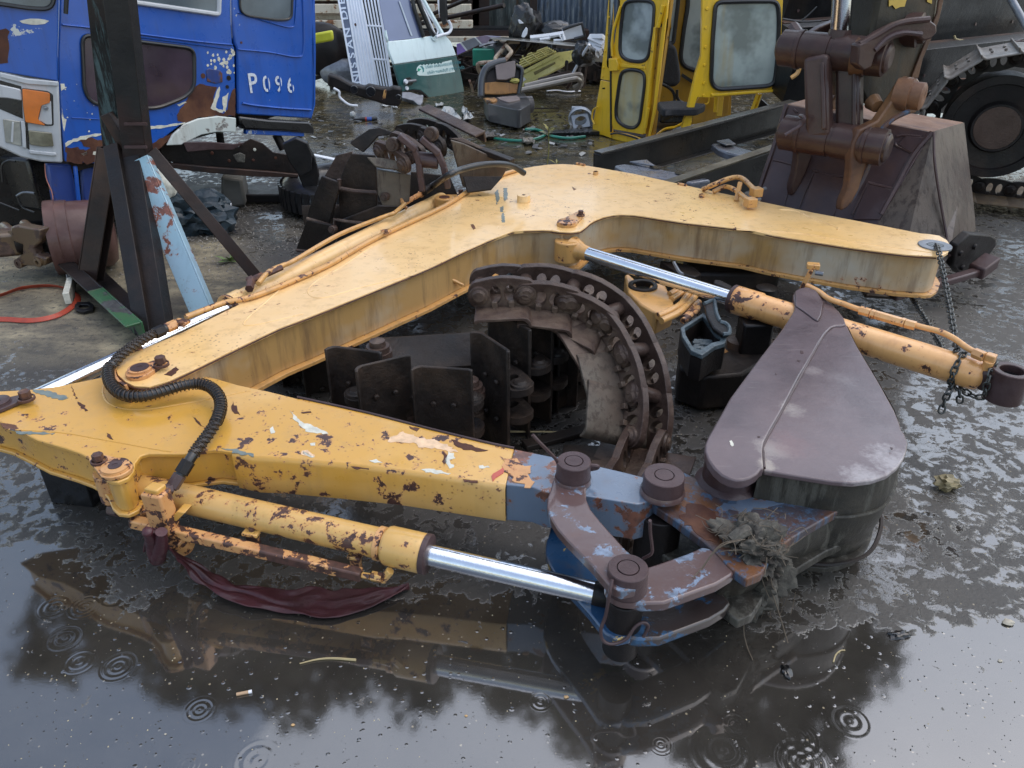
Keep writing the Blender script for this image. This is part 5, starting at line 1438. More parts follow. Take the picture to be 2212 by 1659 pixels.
# rust and bare patches
for i, (mt, pts, am) in enumerate([('rustchip', [(1340, 560), (1400, 575), (1455, 585), (1430, 650), (1410, 720), (1500, 760), (1572, 690), (1572, 775), (1350, 785), (1230, 820), (1190, 810), (1185, 770), (1240, 680), (1300, 590)], .008),
        ('whitechip', [(1440, 650), (1455, 600), (1470, 580), (1475, 600), (1445, 720), (1500, 740), (1490, 755), (1410, 725)], .005),
        ('whitechip', [(1490, 650), (1530, 620), (1520, 690), (1510, 750), (1492, 740)], .004),
        ('rustchip', [(1560, 600), (1575, 590), (1575, 780), (1520, 775), (1530, 680)], .006),
        ('rustchip', [(440, 980), (560, 1000), (700, 990), (830, 985), (930, 1010), (1005, 1000), (1000, 1075), (740, 1098), (445, 1085)], .010),
        ('rustchip', [(520, 935), (600, 925), (690, 940), (730, 985), (640, 1000), (560, 980)], .010),
        ('whitechip', [(455, 945), (560, 910), (660, 895), (735, 890), (735, 900), (640, 915), (540, 935), (470, 965), (440, 985), (436, 960)], .006),
        ('whitechip', [(625, 1015), (680, 1015), (650, 1040), (620, 1035)], .004), ('whitechip', [(540, 1030), (580, 1010), (585, 1035), (560, 1042)], .004),
        ('whitechip', [(1185, 700), (1240, 680), (1250, 685), (1200, 712)], .004), ('whitechip', [(970, 850), (1100, 840), (1240, 818), (1240, 828), (1100, 855), (975, 865)], .004),
        ('whitechip', [(405, 560), (430, 560), (435, 590), (410, 608)], .004), ('whitechip', [(412, 720), (425, 790), (445, 800), (430, 880), (415, 800)], .005),
        ('rustchip', [(1005, 975), (1060, 935), (1165, 890), (1120, 950), (1060, 1000), (1030, 1020)], .005)]):
    patch('rust_patch' if mt == 'rustchip' else 'bare_patch', 'A', pts, TP, M[mt], CAB, .0016 + .0003 * (i % 4), am, .018, i)
rr = random.Random(11)
for i in range(42):
    u = 1380 + rr.random() ** .7 * 190; v = 330 + rr.random() * 170
    if u < 1500 and 455 < v < 560: continue
    s_ = rr.uniform(5, 15)
    pts = [(u + math.cos(t) * s_ * rr.uniform(.5, 1), v + math.sin(t) * s_ * 1.3 * rr.uniform(.5, 1)) for t in (0, 1, 2.1, 3.1, 4.2, 5.2)]
    patch('bare_patch', 'A', pts, TP, M['whitechip'], CAB, .0016, .001, .05, i)
for i in range(14):
    u = rr.uniform(410, 760); v = rr.uniform(560, 880); s_ = rr.uniform(3, 9)
    patch('bare_patch', 'A', [(u + math.cos(t) * s_ * rr.uniform(.5, 1), v + math.sin(t) * s_ * rr.uniform(.5, 1)) for t in (0, 1.2, 2.5, 3.7, 5)], TP, M['whitechip'], CAB, .0016, .001, .05, i)
# stencilled number
MW = plain('stencil_white', (.62, .66, .72), .6, 0, .2, .3, 60)
def ondir(plane, k, a, b): return (on(plane, *px(k, *b)) - on(plane, *px(k, *a)))
for ch, u, v, h in (('P', 1668, 622, .128), ('0', 1765, 615, .105), ('9', 1848, 615, .105), ('6', 1926, 622, .105)):
    o0 = on(TP, *px('A', u, v)) + tn * .0035
    xd = ondir(TP, 'A', (1672, 618), (1990, 618)).normalized(); xd = (xd - UP * xd.z * .8).normalized()
    yd = tn.cross(xd)
    text('stencil_character', ch, o0, xd, yd, h * 1.35, MW, CAB, .001, .82, 1, .002)
    # the stencil's bridges, blue gaps across the character
    if ch != 'P':
        c = o0 + xd * h * .38 + tn * .0015
        MB().box(c + yd * h * .47, xd * h * .05, yd * h * .56, tn * .0006).link('stencil_bridge', BLUE, CAB, smooth=False)
# front face of the cab, seen edge on, with grille and lights
fdir = V((-.80, -.42, 0)).normalized()              # direction of the front face going away to the left
F0 = V((TA.x, TA.y, 0)) - tdir * .006
FP = (F0, V((-fdir.y, fdir.x, 0)).normalized())
if FP[1].y > 0: FP = (FP[0], -FP[1])
fn = FP[1]
MB().prism(plx([('A', 402, -600), ('A', 392, 120), ('A', 386, 350), ('A', 390, 545), ('A', 0, 480), ('A', -500, 440), ('A', -500, -600)], FP), -fn * .03).link('front_panel', BLUE, CAB, None, .006)
patch('rust_patch', 'A', [(0, 200), (40, 190), (65, 210), (60, 290), (55, 420), (0, 428), (-60, 400), (-60, 220)], FP, M['rustchip'], CAB, .002, .008, .02, 90)
patch('bare_patch', 'A', [(130, 140), (180, 128), (240, 125), (330, 140), (300, 160), (210, 165), (150, 155)], FP, M['whitechip'], CAB, .002, .004, .02, 91)
window(FP, 'A', [(-300, -300), (370, -300), (360, 20), (320, 60), (200, 55), (0, 25), (-300, -5)], 40, CAB, GLASSG, rw=.014)
gr = MB().prism(plx([('U', -300, 30), ('U', 0, 62), ('U', 200, 108), ('U', 425, 130), ('U', 432, 300), ('U', 440, 480), ('U', 455, 722), ('U', 300, 715), ('U', 150, 680), ('U', 0, 610), ('U', -300, 500)], FP), -fn * .045).link('grille_surround', SILVER, CAB, None, .010)
def fsl(name, pts, t, mat, lf=.0, bev=.003, r=None):
    P = [on(FP, *px('U', u, v)) + fn * (lf + t) for u, v in (rnd(pts, r) if r else pts)]
    return MB().prism(P, -fn * t).link(name, mat, CAB, None, bev)
fsl('lamp_recess', [(-300, 95), (0, 120), (155, 165), (165, 400), (0, 330), (-300, 250)], .003, M['black'])
fsl('chrome_reflector', [(-300, 130), (0, 150), (150, 185), (165, 270), (60, 250), (-300, 230)], .012, SILVER, 0, .01, 14)
fsl('lamp_seal', [(158, 176), (350, 200), (385, 225), (390, 450), (330, 452), (180, 425), (165, 300)], .004, M['rubber'], 0, .002, 14)
fsl('indicator_lens', [(162, 180), (340, 206), (362, 215), (362, 280), (300, 300), (275, 400), (330, 445), (185, 420), (168, 300)], .022, AMBER, 0, .006, 10)
fsl('indicator_bulb_plate', [(305, 292), (370, 270), (378, 440), (335, 440), (278, 405)], .012, SILVER, 0, .004, 10)
p = on(FP, *px('U', 332, 320)); MB().lathe(p, fn, [(.012, .012), (.02, .012), (.02, .006), (.022, 0)], 14).link('screw', M['steelring'], CAB)
fsl('headlight', [(20, 400), (150, 420), (158, 600), (40, 570)], .006, LAMP, 0, .004, 8)
fsl('headlight_bar', [(88, 420), (102, 424), (96, 570), (78, 565)], .016, SILVER, 0, .002)
fsl('headlight_frame', [(152, 410), (182, 420), (192, 612), (165, 605)], .016, SILVER, 0, .003)
fsl('dark_gap', [(183, 425), (200, 430), (215, 625), (192, 612)], .005, M['black'])
fsl('side_lamp', [(205, 480), (375, 500), (390, 600), (300, 600), (215, 585)], .014, plain('fog_lens', (.16, .15, .10), .2, 0, .8, .5, 20), 0, .005, 12)
fsl('bumper_ridge', [(210, 625), (405, 645), (412, 665), (380, 668), (215, 650)], .012, SILVER, 0, .004, 8)
fsl('upper_ledge', [(0, 62), (200, 108), (425, 130), (424, 165), (200, 150), (0, 100)], .010, SILVER, 0, .006)
# below the bumper: step well and dark mechanical clutter
MB().prism(plx([('U', 340, 730), ('U', 520, 735), ('U', 575, 1040), ('U', 400, 1040)], (TP[0] - tn * .05, tn)), -tn * .05).link('step_well', BLUE2, CAB, None, .01)
MB().prism(plx([('U', 590, 745), ('U', 720, 760), ('U', 760, 1120), ('U', 620, 1120)], (TP[0] - tn * .08, tn)), -tn * .04).link('step_panel', BLUE2, CAB, None, .01)
MB().tube(plx([('U', 545, 745), ('U', 575, 1030)], (TP[0] - tn * .02, tn)), .012, 8).link('step_edge', BLUE, CAB)
for pts, r, m in ((((20, 860), (15, 740), (60, 705), (110, 710)), .006, 'rubber'), (((120, 950), (160, 1040), (250, 1080)), .006, 'rubber'), (((120, 960), (170, 935), (250, 940)), .007, 'steelring'), (((0, 1010), (140, 1065)), .005, 'rubber')):
    MB().tube(catmull([Yp('U', u, v, 4.5) for u, v in pts], 6), r, 8).link('brake_line', M[m], CAB)
MB().box(Yp('U', 180, 850, 4.7), V((.14, -.05, 0)), V((.02, .06, 0)), UP * .16).link('bracket_casting', M['black'], CAB, None, .02)
MB().tube(catmull([Yp('U', 325, 725, 4.42), Yp('U', 335, 830, 4.4), Yp('U', 375, 930, 4.38), Yp('U', 388, 1015, 4.36)], 6), .0025, 6).link('loose_wire', plain('pink_wire', (.4, .15, .1), .5), CAB)
MB().box(V((-2.95, 5.2, .32)), V((.5, .3, 0)), V((-.2, .35, 0)), UP * .3).link('underbody', M['black'], CAB, None, .05)
# wheel arch liner (white), rear bumper strip
RB = (TP[0] + tn * .02, tn)
o = MB().prism(plx([('A', 1120, 975), ('A', 1160, 900), ('A', 1240, 830), ('A', 1330, 795), ('A', 1460, 778), ('A', 1583, 790), ('A', 1583, 888), ('A', 1460, 885), ('A', 1350, 905), ('A', 1240, 960), ('A', 1215, 972)], RB), -tn * .02).link('wheel_arch_trim', paint('worn_white', (.5, .55, .52), (.6, .62, .58), chips=.60, cs=9, rustc=(.14, .13, .12), halo=(.4, .4, .35)), CAB, None, .006)
MB().prism(plx([('A', 1600, 778), ('A', 1800, 800), ('A', 2070, 815), ('A', 2105, 850), ('A', 2112, 900), ('A', 1900, 880), ('A', 1640, 870), ('A', 1612, 830)], RB), -tn * .08).link('lower_rubber_strip', M['black'], CAB, None, .015)
MB().prism(plx([('A', 1650, 870), ('A', 2040, 885), ('A', 2040, 915), ('A', 1650, 900)], TP), -tn * .04).link('sill', BLUE, CAB, None, .004)
MB().cyl(Yp('A', 1470, 890, 5.4), Yp('A', 1480, 960, 5.4), .025).link('mount', M['dark'], CAB)
MB().cyl(Yp('A', 1850, 900, 5.6), Yp('A', 1900, 1000, 5.6), .03).link('mount', M['dark'], CAB)
# pole of the lamp bracket / mirror arm at the windscreen corner
MB().tube([on(FP, *px('A', 455, -200)) + fn * .03, on(FP, *px('A', 440, 90)) + fn * .02], .012, 8).link('door_pillar_rubber', M['rubber'], CAB)

# bent chassis channel lying beside the cab
RAILY = 5.0
def yslab(name, k, pts, Y, t, mat, parent, bev=.004, yaw=0, zoff=0):
    p0 = Yp(k, pts[0][0], pts[0][1], Y)
    n = V((math.sin(R(yaw)), -math.cos(R(yaw)), 0))
    return slab(name, k, pts, (p0, n), t, mat, parent, bev)
CR = thing('chassis_rail', 'bent dark chassis rail with bolt holes lying below the rear of the blue cab', 'chassis rail', Zp('A', 1500, 1150, 0))
yslab('web_plate', 'A', [(1070, 985), (1230, 960), (1400, 960), (1600, 985), (1640, 950), (1680, 930), (1760, 960), (1830, 1020), (1950, 1040), (2010, 1140), (2000, 1180), (1700, 1165), (1500, 1150), (1200, 1110), (1080, 1050)], RAILY, .012, M['dark'], CR, .004, 18)
yslab('top_flange', 'A', [(1225, 955), (1400, 950), (1560, 965), (1640, 955), (1560, 1005), (1400, 1005), (1255, 1020)], RAILY - .03, .01, M['boss'], CR, .004, 18)
yslab('lower_rail', 'A', [(1100, 1090), (1400, 1120), (1800, 1150), (2000, 1170), (2000, 1190), (1700, 1185), (1300, 1150), (1110, 1120)], RAILY - .05, .03, M['rustbeam'], CR, .004, 18)
for u, v in ((1425, 1025), (1530, 985), (1540, 1075), (1710, 1000), (1700, 1070), (1850, 1055), (1610, 965)):
    p = Yp('A', u, v, RAILY + .12 * (u - 1070) / 900 * 0 - .02 + (u - 1070) * .3224 / FPX * 5 * math.tan(R(18)))
    MB().lathe(p + V((0, -.012, 0)), (.3, -1, 0), [(-.02, .010), (.0, .010), (.002, 0)], 10).link('bolt_hole', M['whitechip' if u == 1710 else 'rustchip'], CR)
c = Yp('A', 1600, 1050, RAILY + .05)
yslab('cut_out', 'A', [(1560, 1040), (1610, 1022), (1645, 1040), (1640, 1090), (1590, 1090)], RAILY + .04, .01, M['mud'], CR, .004, 18)
yslab('end_bracket', 'A', [(1890, 970), (1980, 925), (2060, 960), (2090, 1050), (2085, 1150), (2010, 1185), (1940, 1090)], RAILY - .12, .06, M['blackpaint'], CR, .006, 10)
yslab('end_plate', 'A', [(1960, 950), (2050, 960), (2110, 1060), (2140, 1180), (2100, 1350), (2060, 1330), (2000, 1180)], RAILY - .02, .05, M['blackpaint'], CR, .006, 10)
MB().box(Yp('A', 1760, 1300, 5.4), V((.55, 0, 0)), V((0, .12, 0)), UP * .03).link('cross_member', M['dark'], CR, None, .01)

# things under the cab
o = slab('concrete_block', 'A', [(1480, 1180), (1620, 1200), (1650, 1380), (1480, 1400)], (Zp('A', 1480, 1400, 0), V((.2, -1, 0)).normalized()), .25, plain('old_concrete', (.11, .105, .09), .8, 0, .2, .3, 9), None, .02)
tag(o, 'grey concrete block under the chassis rail behind the paint can', 'block')
mb = lump(Zp('A', 1270, 1440, .10), .27, .16, .15, 21, 4, .4)
put(mb, 'crumpled_tarp', plain('dark_teal_cloth', (.008, .022, .032), .5, 0, .3, .5, 12, .8), 'crumpled dark teal tarpaulin lying under the chassis rail', 'tarpaulin')
mb = lump(Zp('A', 1060, 1250, .30), .10, .05, .11, 25, 3, .25)
put(mb, 'white_sack', M['whitechip'], 'small dirty white sack behind the splayed legs of the steel stand', 'sack')
# paint can
c = Zp('A', 1535, 1488, 0)
PC = thing('paint_can', 'small open paint can with dark blue label standing on the gravel', 'can', c)
NAVY = plain('navy_label', (.015, .02, .075), .35, 0, .4, .3, 10)
MB().lathe(c + UP * .001, UP, [(0, 0), (0, .033), (.018, .033), (.018, .0335), (.108, .0335), (.112, .034), (.118, .036), (.118, .031), (.09, .03), (.09, 0)], 24).link('can_body', NAVY, PC)
MB().lathe(c + UP * .110, UP, [(0, .0345), (.010, .0365), (.010, .030), (0, .030)], 24).link('rim', M['white'], PC)
MB().box(c + V((.0, -.034, .065)), V((.009, 0, 0)), V((0, .0015, 0)), UP * .014).link('label_panel', M['white'], PC)
MB().box(c + V((.0, -.0335, .026)), V((.024, 0, 0)), V((0, .0035, 0)), UP * .012).link('label_band', plain('can_picture', (.35, .2, .12), .4), PC)
text('lettering', 'COLOR', c + V((-.021, -.0355, .089)), (1, 0, 0), (0, 0, 1), .014, M['white'], PC, .0004)
# tyre
c = Zp('A', 2290, 1120, 0) 
TY = thing('tyre', 'black truck tyre lying flat behind the dark track heap', 'tyre', V((c.x, c.y, 0)))
cc2 = Yp('B', 215, 1000, 5.3); cc2 = V((cc2.x + .02, 5.3, 0))
TY.location = cc2; TY['_b'] = tuple(cc2)
pr_ = []
for i in range(20):
    t = 2 * math.pi * i / 20
    pr_.append((.11 + math.sin(t) * .10, .33 + math.cos(t) * .105))
MB().lathe(cc2, UP, [(h, r) for h, r in pr_] + [pr_[0]], 48).link('tread', M['rubber'], TY)
for i in range(48):
    t = 2 * math.pi * i / 48; d = V((math.cos(t), math.sin(t), 0))
    if i % 2 == 0: continue
mb = MB()
for i in range(48):
    t = 2 * math.pi * i / 48; d = V((math.cos(t), math.sin(t), 0)); s_ = V((-d.y, d.x, 0))
    mb.box(cc2 + d * .43 + UP * .11, d * .008, s_ * .018, UP * .07)
mb.link('tread_blocks', M['rubber'], TY)
# steel strip by the tyre
a, b = Zp('B', 60, 1040, .28), Zp('B', 300, 1090, .22)
put(MB().beam(a, b, .05, .012), 'metal_strip', M['white'], 'pale flat metal strip resting across the tyre', 'metal strip', bevel=.003)

# ---- steel stand
ap = Yp('A', 860, 900, 3.9)
ST = thing('steel_stand', 'rusty black steel post stand on splayed channel legs with one pale blue leg', 'stand', V((ap.x, ap.y, 0)))
def leg(k1, a, Y1, k2, b, z2, w, h, mat, name='leg', kind='chan', up=(0, -1, .2), flip=1, bev=.003):
    P = Yp(k1, *a, Y1); Q = Zp(k2, *b, z2)
    mb = MB()
    (mb.chan(P, Q, w, h, .008, up, flip) if kind == 'chan' else mb.ang(P, Q, w, h, .008, up) if kind == 'ang' else mb.beam(P, Q, w, h, up))
    return mb.link(name, M[mat] if isinstance(mat, str) else mat, ST, None, bev)
SKY = paint('pale_blue_rusty_paint', (.24, .40, .46), (.30, .42, .52), chips=.605, cs=9, rustc=(.12, .04, .025), halo=(.3, .2, .18), dirt=(.15, .2, .22), rough=.45, coat=.5, spots=.3)
def post(k1, a, Y1, k2, b, Y2, w, h, mat, name, bev=.003):
    P = Yp(k1, *a, Y1); Q = Yp(k2, *b, Y2)
    return MB().beam(P, Q, w, h, (0, -1, 0)).link(name, mat, ST, None, bev)
MOT = rust('mottled_post_steel', (.005, .006, .006), (.010, .010, .009), (.03, .02, .015), 7, .5, .3, .5, .25, grain=(.07, .11, .11))
post('A', (600, -700), 3.88, 'A', (770, 1000), 3.92, .088, .07, MOT, 'post')
post('A', (725, -700), 3.80, 'A', (930, 1060), 3.84, .112, .09, rust('post_steel_rusty', (.018, .016, .015), (.010, .010, .010), (.05, .022, .017), 5, .5, .35, .5, .25), 'post')
for v in (830, 985):
    MB().beam(Yp('A', 835, v, 3.77), Yp('A', 985, v, 3.77), .012, .012).link('weld', M['boss'], ST)
post('A', (715, 760), 3.86, 'A', (860, 1010), 3.86, .05, .05, M['rustbeam'], 'gusset')
leg('E', (745, -20), 3.9, 'E', (600, 890), 0.02, .10, .09, 'rustbeam', kind='chan', flip=-1)
leg('E', (770, -30), 3.85, 'E', (985, 1220), 0.0, .075, .08, 'dark', kind='box')
leg('E', (900, 0), 3.85, 'E', (1090, 1205), 0.0, .085, .08, 'dark', kind='box')
leg('E', (935, 55), 3.80, 'E', (1380, 1110), 0.0, .115, .05, SKY, kind='chan', flip=1, up=(0, -1, .3))
leg('E', (1010, -10), 3.85, 'E', (1730, 850), 0.02, .06, .05, 'rustbeam', kind='ang', up=(0.3, -1, .6))
GRN = paint('green_channel', (.02, .09, .035), (.03, .11, .04), chips=.58, cs=6, rustc=(.03, .03, .03), halo=(.04, .07, .04), rough=.5)
a, b = Zp('E', 330, 700, .04), Zp('E', 925, 1250, .04)
mid = a.lerp(b, .62)
MB().chan(a, mid, .075, .15, .010, UP, 1).link('base_channel', M['blackpaint'], ST, None, .003)
MB().chan(mid, b, .075, .15, .010, UP, 1).link('base_channel', GRN, ST, None, .003)
a2, b2 = a + V((.13, .05, -.02)), b + V((.03, .10, -.02))
MB().beam(a2, b2, .10, .02).link('base_plate', M['blackpaint'], ST, None, .003)
MB().beam(Zp('E', 490, 830, .05), Zp('E', 450, 980, .05), .03, .06).link('end_tab', M['whitechip'], ST, None, .003)
o = slab('end_tab', 'E', [(445, 815), (500, 860), (512, 940), (480, 935), (445, 850)], (Zp('E', 480, 935, .0), V((.7, -.7, 0)).normalized()), .01, M['steelring'], ST, .003)
# ---- axle hub with brake drum
dr = Zp('E', 450, 790, 0)
AX = thing('axle_hub', 'rusty brake drum and axle end with four-hole spring plate on the left', 'axle', V((dr.x, dr.y, 0)))
dc = Yp('E', 350, 575, 4.0); dax = V((.90, .42, -.04)).normalized()
RD = .195
DRM = rust('drum_rust', (.085, .038, .03), (.13, .07, .06), (.05, .02, .016), 9, .45, .8, .3, .15)
MB().lathe(dc, dax, [(.03, RD * .80), (-.005, RD * .84), (-.005, RD * 1.02), (.045, RD * 1.03), (.05, RD * 1.0), (.10, RD), (.105, RD * .965), (.20, RD * .955), (.27, RD * .90), (.30, RD * .75), (.31, RD * .4), (.31, 0)], 44).link('brake_drum', DRM, AX)
MB().lathe(dc, dax, [(.02, RD * .8), (.05, RD * .75), (.05, 0)], 32).link('drum_inside', M['dark'], AX)
MB().lathe(dc, dax, [(.055, RD * .62), (-.02, RD * .6), (-.02, RD * .3)], 32).link('brake_shoe', M['dark'], AX)
MB().cyl(dc + dax * .1, dc - dax * .17, .072, n=28).link('axle_tube', M['dark'], AX, None, .004)
YR = paint('hub_yellow_rust', (.09, .055, .03), (.13, .08, .04), chips=.5, cs=8, rustc=(.05, .028, .02), halo=(.12, .07, .03), bare=(.5, .25, .04))
MB().beam(dc - dax * .15, dc - dax * .62, .12, .13).link('axle_beam', YR, AX, None, .02)
pc_ = Yp('E', 190, 620, 3.88)
yslab('spring_plate', 'E', [(70, 500), (110, 490), (270, 520), (270, 600), (225, 640), (240, 690), (310, 710), (300, 760), (240, 765), (180, 760), (110, 765), (95, 720), (150, 680), (150, 620), (75, 590)], 3.86, .06, YR, AX, .008, -18)
for u, v in ((105, 560), (240, 550), (140, 740), (270, 730)):
    p = Yp('E', u, v, 3.86 - (u - 190) * .0004)
    r = .034 if v < 600 else .026
    d = V((-.35, -1, .05)).normalized()
    MB().lathe(p, d, [(-.03, r * .9), (.02, r), (.022, r * .45), (.008, r * .42), (.008, 0)], 20).link('bolt_boss', YR, AX)
    MB().lathe(p, d, [(.010, r * .43), (.011, 0)], 14).link('bolt_bore', M['black'], AX)
for (u, v, u2, v2) in ((100, 550, 30, 495), (235, 540, 165, 480)):
    MB().cyl(Yp('E', u, v, 3.92), Yp('E', u2, v2, 4.1), .026, n=18).link('sleeve', YR, AX, None, .004)
# ---- ratchet strap
SR = plain('orange_red_strap', (.36, .045, .018), .6, 0, .3, .3, 30)
sp_ = catmull([Zp('E', u, v, .012) for u, v in ((-200, 1140), (0, 1120), (200, 1128), (350, 1105), (450, 1060), (515, 1000), (518, 950), (450, 915), (330, 895), (150, 910), (0, 960), (-150, 990))], 8)
mbx = MB(); vs_ = []
for i, p in enumerate(sp_):
    d = (sp_[min(i + 1, len(sp_) - 1)] - sp_[max(i - 1, 0)]).normalized(); s_ = V((-d.y, d.x, 0))
    tw_ = .6 if i < 40 else .9
    w = s_ * .010 + UP * .012 * tw_
    vs_ += [p + w + UP * .003, p - w + UP * .003, p - w, p + w]
fs = []
for i in range(len(sp_) - 1):
    for j in range(4): fs.append([i * 4 + j, i * 4 + (j + 1) % 4, (i + 1) * 4 + (j + 1) % 4, (i + 1) * 4 + j])
o = MB().add(vs_, fs)
SS = thing('ratchet_strap', 'orange-red lashing strap looped on the tan concrete with a black steel buckle', 'strap', Zp('E', 400, 1060, 0))
o.link('webbing', SR, SS)
bo = [(500, 1020), (520, 1000), (600, 1000), (628, 1020), (622, 1050), (560, 1065), (515, 1060), (498, 1045)]
bi = [(530, 1028), (540, 1018), (585, 1018), (600, 1028), (598, 1040), (565, 1045), (540, 1045), (532, 1038)]
MB().ringprism([Zp('E', u, v, .02) for u, v in bo], [Zp('E', u, v, .02) for u, v in bi], -UP * .014).link('buckle', M['blackpaint'], SS, None, .002)

# ================================================================ right: standing excavator's bucket and crawler
def Q4(P, t, name, mat, parent, bev=.004):
    n = (P[1] - P[0]).cross(P[2] - P[0]).normalized()
    if n.dot(EYE - P[0]) < 0: n = -n
    return MB().prism(P, -n * t).link(name, mat, parent, None, bev)
bb_ = Zp('H', 1200, 915, 0)
EX = thing('excavator_bucket_arm', 'weathered excavator dipper with linkage and large wet brown bucket resting on the ground', 'excavator arm', V((bb_.x, bb_.y + .3, 0)))
WEAR = rust('wet_brown_plate', (.04, .023, .024), (.06, .036, .038), (.09, .045, .03), 6, .42, .7, .25, .1)
SIDE = rust('bare_worn_side', (.07, .054, .044), (.105, .082, .066), (.045, .028, .022), 7, .6, .4, .4, .25, grain=(.045, .032, .026))
ORU = rust('orange_rust', (.24, .12, .06), (.16, .08, .045), (.09, .045, .035), 9, .6, .4, .5, .3)
OLV = rust('oily_olive_arm', (.022, .02, .014), (.035, .028, .018), (.09, .05, .025), 4, .5, .6, .4, .2, grain=(.03, .026, .02))
TL = Yp('D', 385, 800, 4.42); TR = Yp('D', 1510, 1012, 3.95)
BL = Yp('M', 1583, 600, 4.02); BR = Yp('H', 1090, 350, 3.72); BR2 = Yp('H', 905, 760, 3.56)
TRb = Yp('D', 1752, 942, 4.35); TLb = Yp('D', 600, 742, 4.85)
BKP = (TL, (TR - TL).cross(BL - TL).normalized())
BR = on(BKP, *px('H', 1090, 350)); BR2 = on(BKP, *px('H', 905, 760)); BR2.z = max(BR2.z, .02)
Q4([TL, TR, BR, BR2, BL], .03, 'back_plate', WEAR, EX, .006)
Q4([TL, TR, TRb, TLb], .02, 'top_plate', ORU, EX, .006)
kink = Yp('H', 1605, 430, 3.78)
S1 = [TR, kink, Yp('H', 1640, 600, 3.66), Yp('H', 1450, 860, 3.52), Yp('H', 1200, 918, 3.46), Yp('H', 1000, 905, 3.48), BR2, BR]
mb = MB(); 
def fan(P, off, name, mat, parent, bev=.0):
    c = sum(P, V((0, 0, 0))) / len(P); n = V((0, 0, 0))
    for i in range(len(P)): n += (P[i] - c).cross(P[(i + 1) % len(P)] - c)
    n.normalize()
    if n.dot(EYE - c) < 0: P = P[::-1]; n = -n
    m = len(P); vs_ = list(P) + [c] + [p - n * off for p in P] + [c - n * off]
    f = [[i, (i + 1) % m, m] for i in range(m)] + [[m + 1 + (i + 1) % m, m + 1 + i, 2 * m + 1] for i in range(m)]
    f += [[i, m + 1 + i, m + 1 + (i + 1) % m, (i + 1) % m] for i in range(m)]
    return MB().add(vs_, f).link(name, mat, parent, None, bev, sharp=25)
fan(S1, .03, 'side_plate', SIDE, EX)
S2 = [TR, TRb, Yp('H', 1835, 300, 4.12), Yp('H', 1840, 410, 4.1), Yp('H', 1700, 540, 3.9), Yp('H', 1640, 600, 3.66), kink]
fan(S2, .03, 'side_plate', SIDE, EX)
MB().tube(catmull([TR + V((0, -.01, 0)), Yp('D', 1530, 1300, 3.84), kink + V((0, -.012, 0)), Yp('H', 1640, 600, 3.645)], 5), .007, 6).link('weld_seam', M['boss'], EX)
# corner plate with bolts, cutting edge
cp = [(1680, 590), (1700, 520), (1800, 430), (1960, 445), (2000, 470), (2003, 520), (1935, 610), (1945, 660), (1880, 715), (1720, 745), (1665, 680)]
o, pl = qslab('H', cp, 3.74, 32, -6, M['dark'], 'side_cutter', .045, parent=EX, bev=.008)
for u, v in ((1830, 530), (1722, 580), (1856, 640), (1735, 690)):
    p = on(pl, *px('H', u, v)); MB().lathe(p, pl[1], [(0, .016), (.012, .013), (.012, 0)], 12).link('bolt', M['dark'], EX)
MB().beam(Yp('H', 1200, 915, 3.45), Yp('H', 1935, 700, 3.66), .05, .035).link('cutting_edge', M['boss'], EX, None, .008)
MB().box(Yp('H', 1900, 680, 3.66), V((.05, .03, .02)), V((-.02, .04, 0)), UP * .03).link('tooth', M['boss'], EX, None, .008)
# raised rim and pressed lines of the back plate
def onq(u, v, off=.012, k='D'):      # point on the back plate
    n = (TR - TL).cross(BL - TL).normalized()
    if n.dot(EYE - TL) < 0: n = -n
    return on((TL + n * off, n), *px(k, u, v))
BPn = (TR - TL).cross(BL - TL).normalized()
if BPn.dot(EYE - TL) < 0: BPn = -BPn
BPP = (TL, BPn)
for pts, r in ((((385, 805), (290, 1120), (180, 1440), (110, 1650)), .014), (((1505, 1020), (1360, 1190), (1220, 1450), (1110, 1650)), .014), (((280, 1230), (370, 1250), (460, 1275)), .006), (((590, 1310), (700, 1345), (860, 1370)), .008),
               (((1010, 1405), (1110, 1430), (1215, 1455)), .008), (((1225, 1100), (1230, 1120), (1290, 1150), (1370, 1185)), .006), (((600, 1320), (540, 1450), (480, 1600)), .005), (((1010, 1410), (950, 1530), (890, 1650)), .006),
               (((460, 1275), (410, 1400), (350, 1520)), .004), (((860, 1370), (790, 1520), (725, 1650)), .004), (((1230, 1050), (1300, 1040), (1420, 1050)), .006), (((440, 840), (455, 855), (470, 865)), .006)):
    P = catmull([onq(u, v, .001) for u, v in pts], 4)
    MB().tube(P, r, 6).link('weld_line', M['boss'], EX)
# wear strips as plates a little proud
for pts in ([(285, 1240), (455, 1285), (350, 1640), (120, 1640), (190, 1450)], [(600, 1325), (855, 1380), (730, 1700), (480, 1650)], [(1010, 1415), (1210, 1462), (1100, 1690), (890, 1690)], [(1240, 1110), (1365, 1190), (1480, 1060), (1300, 1045)]):
    P = [onq(u, v, .008) for u, v in pts]; MB().prism(P, -BPn * .0075).link('wear_plate', WEAR, EX, None, .003)
